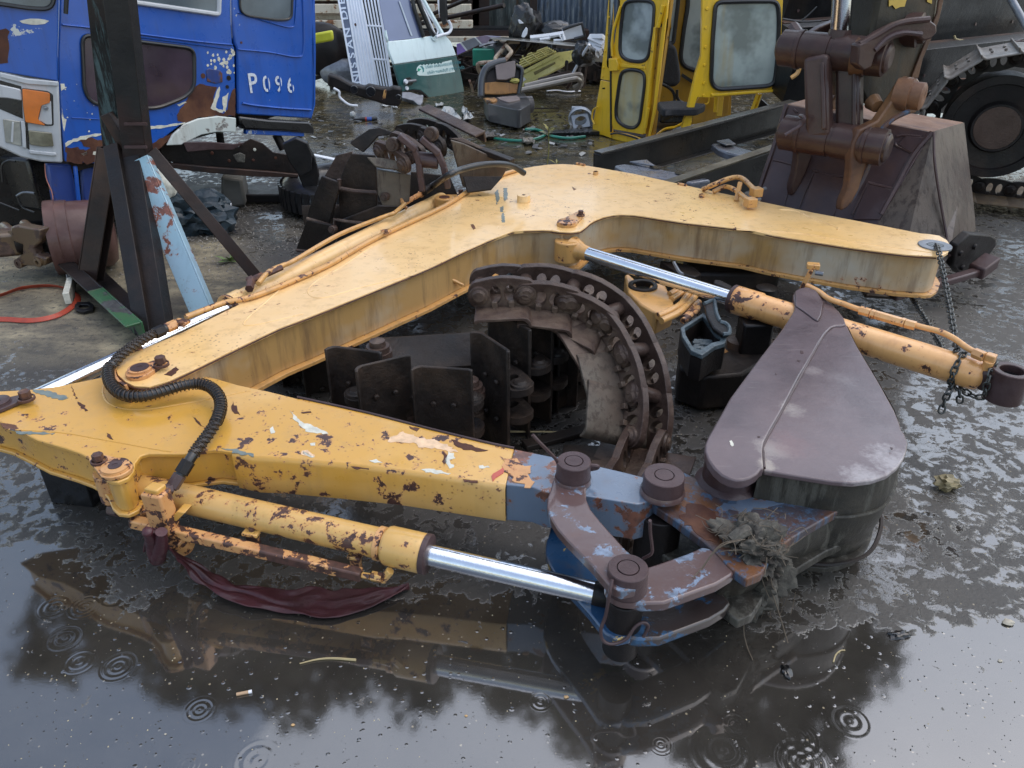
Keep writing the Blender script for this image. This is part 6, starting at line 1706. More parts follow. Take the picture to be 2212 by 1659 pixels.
# pins of the linkage
pax = V((.80, -.60, -.02)).normalized()
def pin_tube(c, half, r, mat, name='pin_tube', rings=True):
    a = c - pax * half; L = 2 * half
    pr = [(0, 0), (0, r * .5), (-.0, r * .55), (.012, r * .78), (.02, r * .8), (.024, r), (.10, r), (.103, r * 1.08), (.12, r * 1.08), (.123, r)]
    pr += [(L / 2 - .012, r), (L / 2 - .010, r * .93), (L / 2 + .010, r * .93), (L / 2 + .012, r)]
    pr += [(L - p[0], p[1]) for p in reversed(pr[:10])]
    return MB().lathe(a, pax, pr, 36).link(name, mat, EX, None, 0)
LINKM = rust('link_rust_brown', (.045, .02, .016), (.065, .036, .03), (.03, .018, .017), 8, .45, .6, .3, .12)
up_c = Yp('D', 740, 405, 4.02); lo_c = Yp('D', 740, 1075, 3.88)
pin_tube(up_c, .27, .085, LINKM); pin_tube(lo_c, .27, .085, LINKM)
for (u1, v1, u2, v2, w) in ((625, 430, 640, 1060, .115), (868, 430, 868, 1090, .115)):
    MB().beam(Yp('D', u1, v1, 3.98), Yp('D', u2, v2, 3.88), w, .09, (pax.y, -pax.x, 0)).link('h_link_bar', LINKM, EX, None, .02)
    MB().beam(Yp('D', u1 + 62, v1 + 60, 3.955), Yp('D', u2 + 60, v2 - 60, 3.855), .02, .12, (pax.y, -pax.x, 0)).link('h_link_rib', LINKM, EX, None, .006)
# right ear and left ear (plates along the side of the pins)
earn = pax
def earplate(k, pts, refuv, refY, t, mat, name, parent=EX):
    p0 = Yp(k, *refuv, refY)
    P = [on((p0, V((.34, -.94, .05)).normalized()), *px(k, u, v)) for u, v in pts]
    return MB().prism(P, V((-.3, .93, 0)) * t).link(name, mat, parent, None, .008)
EARM = rust('ear_orange_rust', (.11, .05, .025), (.06, .03, .02), (.20, .10, .045), 8, .5, .7, .4, .2)
earplate('D', [(945, 1000), (1090, 930), (1180, 800), (1250, 690), (1290, 620), (1340, 595), (1400, 608), (1425, 650), (1440, 720), (1430, 800), (1380, 870), (1250, 900), (1160, 960), (1095, 1040), (1060, 1110), (1050, 1200), (985, 1380), (900, 1540), (850, 1600), (805, 1625),
               (815, 1560), (860, 1450), (875, 1330), (880, 1200), (900, 1100)], (1000, 1200), 3.76, .05, EARM, 'bucket_ear')
earplate('D', [(420, 1000), (480, 960), (540, 1000), (560, 1100), (590, 1170), (550, 1290), (500, 1400), (450, 1490), (415, 1505), (430, 1420), (455, 1330), (470, 1200), (460, 1080)], (480, 1150), 4.12, .05, LINKM, 'bucket_ear')
earplate('D', [(700, 820), (790, 700), (800, 640), (830, 690), (790, 800), (740, 880), (705, 900)], (760, 780), 4.4, .05, EARM, 'bucket_ear')
MB().tube(catmull([Yp('D', 1330, 855, 3.76), Yp('D', 1200, 920, 3.76), Yp('D', 1110, 1010, 3.76), Yp('D', 1060, 1160, 3.76), Yp('D', 1020, 1270, 3.76), Yp('D', 960, 1400, 3.76), Yp('D', 870, 1560, 3.76)], 5), .012, 8).link('ear_weld', M['ear'], EX)
c = Yp('D', 1395, 740, 3.80)
MB().lathe(c - pax * .05, pax, [(-.05, .07), (.02, .075), (.022, .062), (.07, .062), (.078, .05), (.078, .015), (.07, .0)], 30).link('pin_end', ORU, EX)
c = Yp('D', 1500, 240, 4.0)
MB().lathe(c - pax * .12, pax, [(0, .075), (.07, .078), (.075, .06), (.10, .055), (.105, .04), (.115, .035), (.115, 0)], 30).link('pin_end', LINKM, EX)
c = Yp('D', 1010, 445, 3.90)
MB().lathe(c, pax, [(-.06, .085), (.0, .075), (.004, .055), (.02, .05), (.022, .02), (.015, 0)], 30).link('pin_end', EARM, EX)
c = Yp('D', 1030, 1120, 3.80)
MB().lathe(c, pax, [(-.06, .085), (.0, .075), (.004, .055), (.02, .05), (.022, .02), (.015, 0)], 30).link('pin_end', EARM, EX)
# guide links
earplate('D', [(945, 345), (1040, 300), (1130, 240), (1250, 180), (1380, 145), (1480, 145), (1540, 190), (1545, 250), (1500, 300), (1440, 315), (1400, 280), (1330, 270), (1220, 300), (1130, 365), (1070, 420), (1040, 520), (980, 545), (930, 500)], (1200, 280), 3.82, .06, LINKM, 'guide_link')
MB().tube(catmull([Yp('D', 1060, 385, 3.79), Yp('D', 1160, 290, 3.81), Yp('D', 1280, 250, 3.83), Yp('D', 1420, 262, 3.86)], 5), .012, 8).link('guide_link_rib', M['boss'], EX)
MB().tube(catmull([Yp('D', 950, 345, 3.78), Yp('D', 1080, 270, 3.80), Yp('D', 1250, 178, 3.83), Yp('D', 1480, 148, 3.87)], 5), .014, 8).link('guide_link_flange', LINKM, EX)
earplate('D', [(480, 330), (520, 290), (640, 210), (780, 150), (1060, 82), (1060, 180), (880, 215), (760, 240), (620, 300), (560, 370), (480, 400)], (700, 220), 4.35, .05, LINKM, 'guide_link')
MB().beam(Yp('D', 1035, 90, 4.3), Yp('D', 1030, 35, 4.3), .05, .04).link('pin_stub', ORU, EX, None, .006)
# dipper
ARMP = (Yp('D', 1200, 600, 4.02), V((.38, -.92, .05)).normalized())
MB().prism([on(ARMP, *px('D', u, v)) for u, v in ((1110, -900), (1640, -900), (1560, 0), (1540, 150), (1460, 320), (1420, 450), (1385, 600), (1300, 640), (1240, 760), (1190, 830), (1100, 830), (1000, 800), (950, 700), (940, 560), (1000, 480), (1050, 200), (1090, 0))],
          V((-.25, .95, 0)) * .34).link('dipper', OLV, EX, None, .02)
MB().prism([on((ARMP[0] - ARMP[1] * .0, ARMP[1]), *px('D', u, v)) + ARMP[1] * .012 for u, v in ((1480, 310), (1545, 150), (1600, -100), (1560, -100), (1530, 100), (1440, 320), (1330, 600), (1385, 600), (1420, 450))], -ARMP[1] * .0115).link('dipper_edge', EARM, EX, None, .003)
for i, pts in enumerate(([(1170, 0), (1310, -20), (1290, 50), (1220, 70), (1170, 50)], [(1460, -20), (1500, -20), (1500, 30), (1465, 15)], [(1100, -300), (1400, -320), (1380, -100), (1200, -80)])):
    patch('yellow_paint_left', 'D', pts, (ARMP[0] + ARMP[1] * .003, ARMP[1]), M['ypipe'] if False else plain('old_yellow_%d' % i, (.55, .36, .05), .5, 0, .4), EX, .003, .012, .02, i)
# cylinder rod and knuckle
MB().cyl(Yp('D', 875, -900, 3.95), Yp('D', 798, 250, 4.02), .046, n=32).link('rod', M['chrome'], EX)
MB().lathe(Yp('D', 800, 225, 4.02), V((-.02, .0, -1)), [(0, .05), (.03, .055), (.10, .06), (.14, .07)], 28).link('rod_knuckle', LINKM, EX)
MB().tube(catmull([Yp('D', 490, 890, 3.9), Yp('D', 522, 905, 3.85), Yp('D', 500, 960, 3.85), Yp('D', 430, 1005, 3.85), Yp('D', 372, 1040, 3.85)], 5), .009, 8).link('tie_wire', M['boss'], EX)
MB().tube([Yp('D', 435, 205, 4.5), Yp('D', 500, 300, 4.4)], .03, 8).link('hose_stub', M['boss'], EX)
MB().lathe(Yp('D', 1045, 780, 3.9), V((.2, -.9, -.3)), [(0, .04), (.05, .03), (.05, 0)], 14).link('grease_nut', EARM, EX)

# crawler at the right edge
wc = Yp('D', 2000, 980, 5.25)
CW = thing('crawler_undercarriage', 'front idler wheel and muddy crawler track at the right edge of the yard', 'crawler track', V((wc.x + .8, 5.6, 0)))
wn_ = V((-.42, -.90, 0)).normalized(); wx = V((-wn_.y, wn_.x, 0)); wx = wx if wx.x > 0 else -wx
RW = .317
MB().lathe(wc, wn_, [(-.3, RW), (-.02, RW), (.02, RW * .97), (.02, RW * .86), (.0, RW * .84), (-.01, RW * .52), (.02, RW * .50), (.035, RW * .47), (.035, RW * .43), (.028, RW * .42), (.03, 0)], 56).link('idler_wheel', M['dark'], CW)
MB().lathe(wc, wn_, [(.030, RW * .44), (.036, RW * .42), (.036, 0)], 44).link('hub_cover', rust('hub_rust', (.06, .035, .025), (.09, .055, .04), (.04, .025, .02), 8), CW)
MB().lathe(wc, wn_, [(.0, RW * 1.02), (.022, RW * 1.02), (.022, RW * .9), (.0, RW * .9)], 56).link('wheel_rim', M['dark'], CW)
MUDY = rust('muddy_shoe', (.14, .09, .045), (.09, .06, .035), (.06, .045, .03), 12, .7, .3, .8, .3)
TOPS = rust('wet_shoe_top', (.16, .14, .12), (.22, .2, .18), (.08, .06, .045), 12, .45, .8, .6, .15)
ring_ = []
n_sh = 13; RR = RW + .10
ME_W = mesh_of(shoe_mesh(.19, .62), 'track_shoe', TOPS)
(lw1, lw2), _p = link_mesh(.19 * .89); ME_LW = mesh_of(lw1, 'track_link', M['dark'])
path_ = []
for i in range(9):        # arc round the idler from the bottom up over the top
    t = R(-95 - i * 22)
    path_.append(wc + wx * math.cos(t) * RR * 1 + UP * math.sin(t) * RR)
path_ = [wc + wx * (.19 * k) - UP * RR for k in range(7, 0, -1)] + path_ + [wc + wx * (.19 * k) + UP * (RR + .012 * k) for k in range(1, 8)]
pe = even(path_, .188)
for i in range(len(pe) - 1):
    a, b = pe[i], pe[i + 1]
    if min(a.z, b.z) < .01: a = V((a.x, a.y, max(a.z, .0))); b = V((b.x, b.y, max(b.z, .0)))
    x = (b - a).normalized(); yax = -wn_
    m = fr((a + b) / 2 - wn_ * .16, x, yax)
    c = (a + b) / 2 - wc
    z = m.to_3x3() @ V((0, 0, 1))
    if z.dot(c) > 0 and c.length > 0:      # ground face (-z) must look outwards
        m = fr((a + b) / 2 - wn_ * .16, -x, yax)
    low = (a.z + b.z) / 2 < wc.z - .1
    sub(ME_W, 'track_shoe', CW, m, MUDY if low else TOPS, .004)
    sub(ME_LW, 'track_link', CW, m @ Matrix.Translation((0, .04 if False else 0, 0)), M['dark'])
MB().box(wc + wx * .9 - wn_ * .1, wx * .5, -wn_ * .12, UP * .12).link('track_frame', M['dark'], CW, None, .02)

# ---- stacked dark beams behind the bucket
def beamthing(k, a, Ya, b, Yb, w, h, mat, label, kind='chan', flip=1, bev=.004, holes=0):
    P, Q = Yp(k, *a, Ya), Yp(k, *b, Yb)
    base = P.lerp(Q, .5)
    t = thing('scrap_girder', label, 'girder', base, 'dark steel beams stacked behind the excavator')
    (MB().chan(P, Q, w, h, .012, (0, -.25, 1), flip) if kind == 'chan' else MB().beam(P, Q, w, h, (0, -.25, 1))).link('beam_section', mat, t, None, bev)
    if holes:
        d = (Q - P).normalized(); nn = d.cross(V((0, 0, 1))).normalized(); nn = nn if nn.y < 0 else -nn
        mb = MB()
        for i in range(holes):
            c = P.lerp(Q, (i + .5) / holes) + nn * (w / 2 + .001) + UP * .05 * ((i % 2) - .5)
            mb.lathe(c, nn, [(0, .012), (.004, .012), (.004, 0)], 10)
        mb.link('bolt_row', M['boss'], t)
    return t
BLK = rust('wet_black_beam', (.006, .006, .007), (.012, .012, .013), (.025, .017, .012), 4, .4, .5, .4, .14)
BLG = rust('grey_wet_beam', (.018, .02, .023), (.010, .010, .011), (.03, .02, .015), 4, .45, .5, .4, .14)
beamthing('D', (1400, 175), 6.1, (2400, 120), 7.2, .10, .42, BLG, 'deep wet grey-black beam, topmost of the stack right of the rusty dipper', 'beam', holes=7)
beamthing('D', (350, 60), 7.2, (1700, -40), 7.9, .12, .34, BLK, 'black beam behind the yellow cab and chrome rod', 'beam', holes=8)
beamthing('D', (1300, 400), 5.9, (2400, 280), 6.9, .06, .10, M['rustbeam'], 'thin rusty beam under the deep grey-black beam', 'beam')
beamthing('D', (1300, 560), 5.8, (2350, 420), 6.7, .10, .34, BLK, 'black beam lying across the stack above the crawler wheel', 'beam', holes=6)
beamthing('D', (340, 200), 7.0, (1100, 140), 7.4, .06, .07, M['rustbeam'], 'thin rusty beam behind the chrome rod', 'beam')
beamthing('D', (340, 330), 6.8, (1200, 260), 7.2, .10, .26, BLK, 'black beam with wet top edge left of the rusty dipper', 'beam', holes=5)
beamthing('D', (1330, 760), 5.6, (1720, 800), 6.0, .05, .12, BLG, 'short grey beam between the bucket and the crawler wheel', 'beam')
beamthing('D', (340, 560), 6.6, (1500, 520), 6.9, .3, .36, BLK, 'lowest black beam behind the linkage of the brown bucket', 'beam')
beamthing('D', (1300, 660), 6.4, (2400, 640), 7.2, .3, .34, M['black'], 'lowest black beam behind the crawler wheel', 'beam')
o = slab('slotted_bracket', 'D', [(1440, 620), (1800, 600), (1810, 690), (1620, 700), (1440, 680)], YP(6.0), .02, M['ear'], None, .004)
tag(o, 'flat rusty slotted bracket lying on the black beams above the crawler', 'bracket')
t = thing('steel_bracket', 'dark drilled end bracket standing at the right edge above the crawler wheel', 'bracket', Yp('D', 2160, 480, 6.0))
yslab('bracket_plate', 'D', [(2080, 350), (2190, 305), (2250, 320), (2250, 480), (2110, 520)], 6.0, .03, M['boss'], t)
o = MB().tube([Yp('D', 2070, -80, 5.4), Yp('D', 2260, 260, 5.2)], .022, 10); put(o, 'steel_pipe', M['steelring'], 'wet steel pipe leaning across the top right corner', 'pipe')
# scrap heap filling behind cab/right
rr = random.Random(2)
mb = MB()
for i in range(46):
    x = rr.uniform(2.3, 5.6); y = rr.uniform(7.4, 8.6); z = rr.uniform(0.05, 1.6)
    a = V((x, y, z)); b = a + V((rr.uniform(-.7, .7), rr.uniform(-.3, .2), rr.uniform(-.3, .3)))
    if rr.random() < .5: mb.beam(a, b, rr.uniform(.02, .08), rr.uniform(.04, .2))
    else: mb.tube(catmull([a, (a + b) / 2 + V((0, -.1, rr.uniform(-.1, .15))), b], 4), rr.uniform(.01, .03), 6)
o = put(mb, 'scrap_pile', M['dark'], 'tangled dark scrap metal piled behind the yellow cab and beams', 'scrap', kind='stuff')
for i, (k, pts, r, m) in enumerate((('D', [(355, 145), (500, 165), (650, 160)], .008, 'rubber'), ('D', [(490, 490), (470, 560), (420, 600)], .016, 'ypipe'), ('D', [(620, 50), (560, 110), (500, 160)], .006, 'rubber'),
        ('D', [(1675, 275), (1700, 305), (1850, 325)], .008, 'straw'))):
    put(MB().tube(catmull([Yp(k, u, v, 6.2) for u, v in pts], 5), r, 6), 'cable', M[m], ['thin black cable hanging in front of the beams beside the yellow cab', 'short yellowish hose hanging left of the brown linkage', 'thin cable slanting down in front of the upper black beam', 'bent straw-coloured strip on the rusty beam right of the dipper'][i], 'cable')

# ---- truck chassis frame in the middle
FR = thing('truck_chassis_frame', 'black wet ladder chassis frame with bent silver cross members, between yellow boom and yellow cab', 'chassis frame', Zp('M', 1480, 350, 0))
a, b = Zp('C', 120, 1640, .30), Zp('C', 2000, 1120, .42)
BLW = rust('frame_black', (.006, .006, .006), (.012, .011, .010), (.035, .025, .016), 6, .35, .9, .3, .12)
MB().chan(a, b, .07, .20, .008, UP, 1).link('side_rail', BLW, FR, None, .003)
d_ = (b - a).normalized(); s_ = V((-d_.y, d_.x, 0)) * -1
MB().beam(a + UP * .108, b + UP * .108, .075, .012).link('rail_flange', rust('flange_grey', (.05, .05, .045), (.08, .075, .065), (.04, .03, .02), 8, .3, .9, .3, .1), FR, None, .002)
a2, b2 = Zp('G', 900, 440, .28), Zp('G', 1850, 110, .38)
MB().chan(a2 + (a2 - b2) * .2, b2 + (b2 - a2) * .3, .07, .20, .008, UP, -1).link('side_rail', BLW, FR, None, .003)
MB().beam(a2 + (a2 - b2) * .2 + UP * .108, b2 + (b2 - a2) * .3 + UP * .108, .07, .012).link('rail_flange', rust('flange_tan', (.10, .09, .06), (.06, .05, .035), (.16, .14, .10), 14, .6, .5, .6, .2), FR, None, .002)
SLV = rust('wet_silver_member', (.10, .11, .13), (.16, .17, .20), (.05, .045, .045), 5, .25, 1.0, .15, .06)
for pts, z in (([(('C'), 1225, 1390), ('C', 1310, 1380), ('C', 1440, 1400), ('C', 1560, 1440), ('C', 1800, 1500), ('C', 1800, 1590), ('C', 1560, 1520), ('C', 1400, 1480), ('C', 1300, 1440)], .40),
               ([('G', 640, 100), ('G', 720, 90), ('G', 900, 110), ('G', 1150, 160), ('G', 1410, 215), ('G', 1260, 240), ('G', 1000, 200), ('G', 780, 180)], .40)):
    P = [Zp(k, u, v, z) for k, u, v in pts]
    MB().prism(P, -UP * .05).link('cross_member', SLV, FR, None, .012)
for k, u, v, r in (('C', 1530, 1405, .035), ('C', 1770, 1460, .035), ('G', 970, 118, .04), ('G', 1170, 165, .036)):
    c = Zp(k, u, v, .405); MB().lathe(c, UP, [(0, r), (.0015, r), (.0015, 0)], 18).link('hole', M['black'], FR)
for k, pts, z in (('C', [(460, 1570), (560, 1545), (700, 1600), (640, 1640), (560, 1600)], .38), ('C', [(1280, 1360), (1400, 1340), (1470, 1390), (1370, 1400)], .42), ('G', [(760, 70), (900, 55), (960, 100), (880, 90)], .42)):
    MB().prism([Zp(k, u, v, z) for u, v in pts], -UP * .01).link('bracket', SLV, FR, None, .004)
rr = random.Random(9)
for i in range(16):
    k, u, v = ('C', rr.uniform(1380, 1780), 0); c = Zp('C', u, 1440 + (u - 1380) * .3 + 40, .402)
    MB().lathe(c, UP, [(0, .008), (.006, .006), (.006, 0)], 8).link('rivet', SLV, FR)

# ---- yellow excavator cab
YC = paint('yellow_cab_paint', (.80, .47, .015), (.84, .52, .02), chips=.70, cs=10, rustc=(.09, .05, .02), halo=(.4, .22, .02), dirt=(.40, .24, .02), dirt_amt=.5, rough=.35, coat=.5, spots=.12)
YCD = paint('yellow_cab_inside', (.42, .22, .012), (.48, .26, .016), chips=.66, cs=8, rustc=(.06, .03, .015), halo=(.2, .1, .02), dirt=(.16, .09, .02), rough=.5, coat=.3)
def fogglass(name, c1, c2, stain=None, rot=.2):
    n = NT(name)
    b = n.mix(n.ramp(n.noise(3, 5, .6), .35, .65), c1, c2)
    b = n.mix(n.math('MULTIPLY', n.ramp(n.noise(2.2, 4, .6, n.map(loc=(3, 3, 3))), .5, .62), .8), b, (.10, .12, .11))
    if stain: b = n.mix(n.math('MULTIPLY', n.ramp(n.noise(4.5, 3, .5, n.map(scale=(1.6, 1.6, .22), rot=(0, rot, 0))), .55, .68), .7), b, stain)
    return n.fin(b, .3, 0, None, None, .7, .08)
FG = fogglass('fogged_glass', (.34, .39, .38), (.45, .49, .47))
FG2 = fogglass('fogged_glass_stained', (.26, .31, .29), (.38, .43, .40), (.34, .24, .07))
FG3 = fogglass('fogged_glass_yellow', (.40, .40, .30), (.46, .38, .18), (.42, .30, .10))
g0 = Zp('C', 80, 1290, 0); g1 = Zp('C', 262, 1345, 0); g2 = Zp('C', 570, 1405, 0)
KB = thing('excavator_cab', 'bright yellow excavator cab shell with fogged windows standing on the yard floor', 'cab', V((g1.x, g1.y, 0)))
pL = vplane((g0.x, g0.y), (g1.x, g1.y)); pD = vplane((g1.x, g1.y), (g2.x, g2.y))
def cslab(name, pts, plane, t, mat, lf=0., bev=.006, k='C', r=None):
    nn = plane[1].normalized()
    P = [on(plane, *px(k, u, v)) + nn * lf for u, v in (rnd(pts, r) if r else pts)]
    return MB().prism(P, -nn * t).link(name, mat, KB, None, bev)
# left corner face
cslab('corner_panel', [(260, -700), (235, 0), (200, 400), (158, 765), (262, 785), (262, -700)], pL, .03, YC, 0, .005)
cslab('lower_corner_panel', [(158, 775), (256, 797), (262, 1340), (180, 1310), (80, 1295), (82, 1200), (120, 1000)], pL, .03, YC, 0, .005)
cslab('side_window', [(300, -600), (290, 0), (245, 550), (222, 600), (225, 640), (258, 680), (262, -600)], pL, .004, FG, .004, .001)
for i, (u, v) in enumerate(((240, 165), (222, 330), (205, 495), (190, 655), (180, 740))):
    p = on(pL, *px('C', u, v)); MB().lathe(p, pL[1], [(0, .012), (.008, .009), (.008, 0)], 10).link('rivet', YC, KB)
MB().tube(catmull([on(pL, *px('C', u, v)) + pL[1] * .03 for u, v in ((160, 1030), (115, 1060), (100, 1140), (125, 1200))], 4), .008, 8).link('grab_handle', YC, KB)
MB().box(on(pL, *px('C', 200, 855)), V((.02, 0, 0)), pL[1] * .004, UP * .006).link('slot', M['black'], KB)
# door: frame pieces and two windows
MB().tube([on(pD, *px('C', u, v)) + pD[1] * .012 for u, v in ((350, -700), (345, 60), (305, 230), (268, 420), (266, 780), (268, 1275))], .010, 8).link('door_seal', M['rubber'], KB)
def frame_panel(name, out, wins, plane, t, mat, lf):
    nn = plane[1].normalized()
    bm = bmesh.new()
    def lp(pts):
        vv = [bm.verts.new(on(plane, *px('C', u, v)) + nn * lf) for u, v in pts]
        return [bm.edges.new((vv[i], vv[(i + 1) % len(vv)])) for i in range(len(vv))]
    ed = lp(out)
    for w in wins: ed += lp(w)
    bmesh.ops.triangle_fill(bm, use_beauty=True, edges=ed)
    r = bmesh.ops.extrude_face_region(bm, geom=bm.faces[:])
    bmesh.ops.translate(bm, vec=-nn * t, verts=[g for g in r['geom'] if isinstance(g, bmesh.types.BMVert)])
    bmesh.ops.recalc_face_normals(bm, faces=bm.faces)
    for i, v in enumerate(bm.verts): v.index = i
    mb = MB().add([v.co.copy() for v in bm.verts], [[v.index for v in f.verts] for f in bm.faces]); bm.free()
    return mb.link(name, mat, KB, None, .003, sharp=30)
w1 = rnd([(395, 15), (535, 0), (690, 15), (672, 300), (628, 560), (560, 600), (420, 585), (350, 520), (360, 280)], 70)
w2 = rnd([(370, 690), (480, 668), (590, 700), (595, 800), (545, 1190), (490, 1240), (400, 1225), (320, 1160), (312, 1060), (350, 780)], 60)
door = frame_panel('door', [(360, -60), (820, -90), (800, 180), (700, 260), (640, 1000), (575, 1300), (290, 1250), (268, 1180), (268, 560), (300, 400)], [w1, w2], pD, .035, YC, .01)
def gl(w, plane, mat, lf, rw=.016):
    nn = plane[1].normalized()
    P = [on(plane, *px('C', u, v)) + nn * lf for u, v in w]
    g = MB().prism(P, -nn * .005).link('window', mat, KB, smooth=False)
    MB().tube([p + nn * .006 for p in P], rw, 8, closed=True).link('rubber_seal', M['rubber'], g)
gl(w1, pD, FG, .004); gl(w2, pD, FG3, .004)
cslab('bottom_sill', [(270, 1280), (400, 1300), (545, 1345), (560, 1400), (380, 1375), (268, 1345)], pD, .05, YC, .004, .01)
MB().tube(catmull([on(pD, *px('C', u, v)) + pD[1] * .02 for u, v in ((270, 1295), (330, 1285), (440, 1310), (520, 1335), (545, 1355))], 4), .008, 8).link('lower_seal', M['rubber'], KB)
cslab('lock_box', [(268, 560), (345, 562), (358, 610), (355, 680), (268, 685)], pD, .05, YC, .05, .006)
cslab('middle_rail', [(358, 610), (600, 640), (605, 665), (358, 645)], pD, .01, YC, .022, .003)
MB().tube([on(pD, *px('C', u, v)) + pD[1] * .025 for u, v in ((370, 60), (300, 290), (285, 420), (290, 540))], .012, 8).link('door_edge_bar', YC, KB)
MB().beam(on(pD, *px('C', 690, 260)) + pD[1] * .01, on(pD, *px('C', 590, 1290)) + pD[1] * .01, .02, .03).link('door_rear_edge', YC, KB, None, .004)
for (u, v, u2, v2) in ((785, 50, 735, 260), (640, 1040, 610, 1230)):
    MB().cyl(on(pD, *px('C', u, v)) + pD[1] * .03, on(pD, *px('C', u2, v2)) + pD[1] * .03, .018, n=10).link('hinge', YC, KB)
# pillar behind the door
pP = vplane((g2.x, g2.y), (g2.x + .8, g2.y + .25))
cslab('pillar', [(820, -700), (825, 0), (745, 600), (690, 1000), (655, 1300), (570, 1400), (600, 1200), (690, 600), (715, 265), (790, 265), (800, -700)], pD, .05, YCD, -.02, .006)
cslab('pillar_edge', [(800, -100), (822, 0), (740, 700), (690, 1100), (640, 1330), (625, 1310), (680, 1000), (720, 600)], pD, .02, YC, .012, .004)
cslab('floor_edge', [(570, 1400), (640, 1310), (740, 1320), (830, 1355), (770, 1380), (650, 1412)], HP(.03), .06, YC, 0, .006)
# the swung front frame with the big window, standing off to the right
fw = Zp('M', 1530, 322, 0)
pF = (V((fw.x, fw.y - .25, 0)), V((.06, -1, 0)).normalized())
wbig = rnd([(1270, 20), (1560, 10), (1870, 10), (1885, 200), (1865, 600), (1840, 790), (1790, 830), (1500, 850), (1290, 865), (1225, 800), (1240, 400)], 70)
frame_panel('front_frame', [(1150, -700), (1930, -700), (1925, 0), (1900, 500), (1870, 890), (1500, 920), (1230, 945), (1095, 940), (1060, 1060), (1030, 1235), (945, 1245), (1000, 1060), (1085, 700), (1135, 540), (1145, 100)], [wbig], pF, .05, YC, 0)
gl(wbig, pF, FG2, .004, .018)
cslab('front_frame_ledge', [(1225, 905), (1850, 860), (1855, 885), (1230, 930)], pF, .02, YC, .022, .004)
for u, v in ((1188, 85), (1178, 270), (1174, 455), (1166, 630), (1160, 805), (1157, 925)):
    p = on(pF, *px('C', u, v)); MB().lathe(p, pF[1], [(0, .014), (.01, .010), (.01, 0)], 10).link('rivet', YC, KB)
for (u, v, u2, v2) in ((1700, 915, 1630, 1160), (1725, 915, 1660, 1165)):
    MB().beam(on(pF, *px('C', u, v)) + V((0, .05, 0)), on(pF, *px('C', u2, v2)) + V((0, .1, 0)), .015, .03).link('prop_strip', YC, KB, None, .003)
MB().beam(on(pF, *px('C', 1410, 930)) + V((0, .3, 0)), on(pF, *px('C', 1385, 1190)) + V((0, .3, 0)), .02, .05).link('inner_post', YC, KB, None, .003)
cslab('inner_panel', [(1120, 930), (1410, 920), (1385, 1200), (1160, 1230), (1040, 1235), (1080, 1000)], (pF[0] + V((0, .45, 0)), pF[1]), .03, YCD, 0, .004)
MB().tube(catmull([on(pF, *px('C', u, v)) + V((0, .35, 0)) for u, v in ((1290, 950), (1300, 1010), (1290, 1070), (1255, 1085))], 4), .007, 6).link('inner_handle', YC, KB)
MB().cyl(on(pF, *px('C', 1365, 980)) + V((0, .3, 0)), on(pF, *px('C', 1350, 1150)) + V((0, .3, 0)), .02, n=10).link('hinge', YC, KB)
# back wall of the cab with two windows, seen through the opening
pBk = (V((g2.x, g2.y + 1.05, 0)), V((.1, -1, 0)).normalized())
wb1 = rnd([(760, -400), (915, -400), (910, 0), (860, 420), (740, 420)], 30)
wb2 = rnd([(1010, -400), (1300, -400), (1300, 300), (1290, 700), (1090, 690), (960, 640), (930, 560), (960, 300), (1000, 60)], 60)
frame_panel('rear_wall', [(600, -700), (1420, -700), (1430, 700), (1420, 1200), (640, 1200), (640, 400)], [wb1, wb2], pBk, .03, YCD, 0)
gl(wb1, pBk, FG, .004, .02); gl(wb2, pBk, FG, .004, .022)
MB().beam(on(pBk, *px('C', 940, 720)) + V((0, -.03, 0)), on(pBk, *px('C', 1060, 800)) + V((0, -.03, 0)), .03, .03).link('hose_grip', M['rubber'], KB)
# floor plate and roof
MB().prism([V((g0.x, g0.y + .05, .06)), V((g2.x, g2.y + .04, .06)), V((g2.x + .75, g2.y + .2, .06)), V((g2.x + .75, g2.y + 1.1, .06)), V((g0.x + .2, g0.y + 1.0, .06))], -UP * .055).link('floor_plate', M['dark'], KB, None, .006)
MB().prism([V((g0.x + .1, g0.y + .05, 1.62)), V((g2.x + .15, g2.y + .02, 1.62)), V((g2.x + 1.0, g2.y + .1, 1.62)), V((g2.x + .85, g2.y + 1.1, 1.62)), V((g0.x + .3, g0.y + 1.0, 1.62))], -UP * .04).link('roof', YC, KB, None, .02)
# yellow lever rods
for pts in (((960, 1190), (880, 1230), (780, 1250), (700, 1310)), ((1085, 1140), (1050, 1180), (960, 1240), (850, 1290), (770, 1320))):
    MB().tube(catmull([Yp('C', u, v, g2.y + .15) for u, v in pts], 5), .012, 8).link('lever_rod', YC, KB)
# seat inside the cab
SEATF = plain('dark_grey_fabric', (.018, .018, .020), .85, 0, .05, .35, 40, .6)
st = Yp('C', 850, 1100, g2.y + .55)
KS = thing('operator_seat', 'dark grey operator seat with tall backrest inside the yellow cab', 'seat', V((st.x, st.y, .06)))
pS = (Yp('C', 850, 600, g2.y + .6), V((.25, -1, .15)).normalized())
P = [on(pS, *px('C', u, v)) for u, v in rnd([(770, 425), (870, 428), (905, 480), (940, 700), (940, 800), (880, 850), (740, 830), (725, 700), (740, 520)], 40)]
MB().prism(P, V((-.1, 1, 0)) * .11).link('backrest', SEATF, KS, None, .035, segs=4)
P = [on(HP(.40), *px('C', u, v)) for u, v in rnd([(700, 985), (900, 970), (1000, 985), (1190, 1005), (1100, 1050), (900, 1050), (760, 1060)], 30)]
MB().prism(P, -UP * .06).link('seat_cushion', SEATF, KS, None, .02)
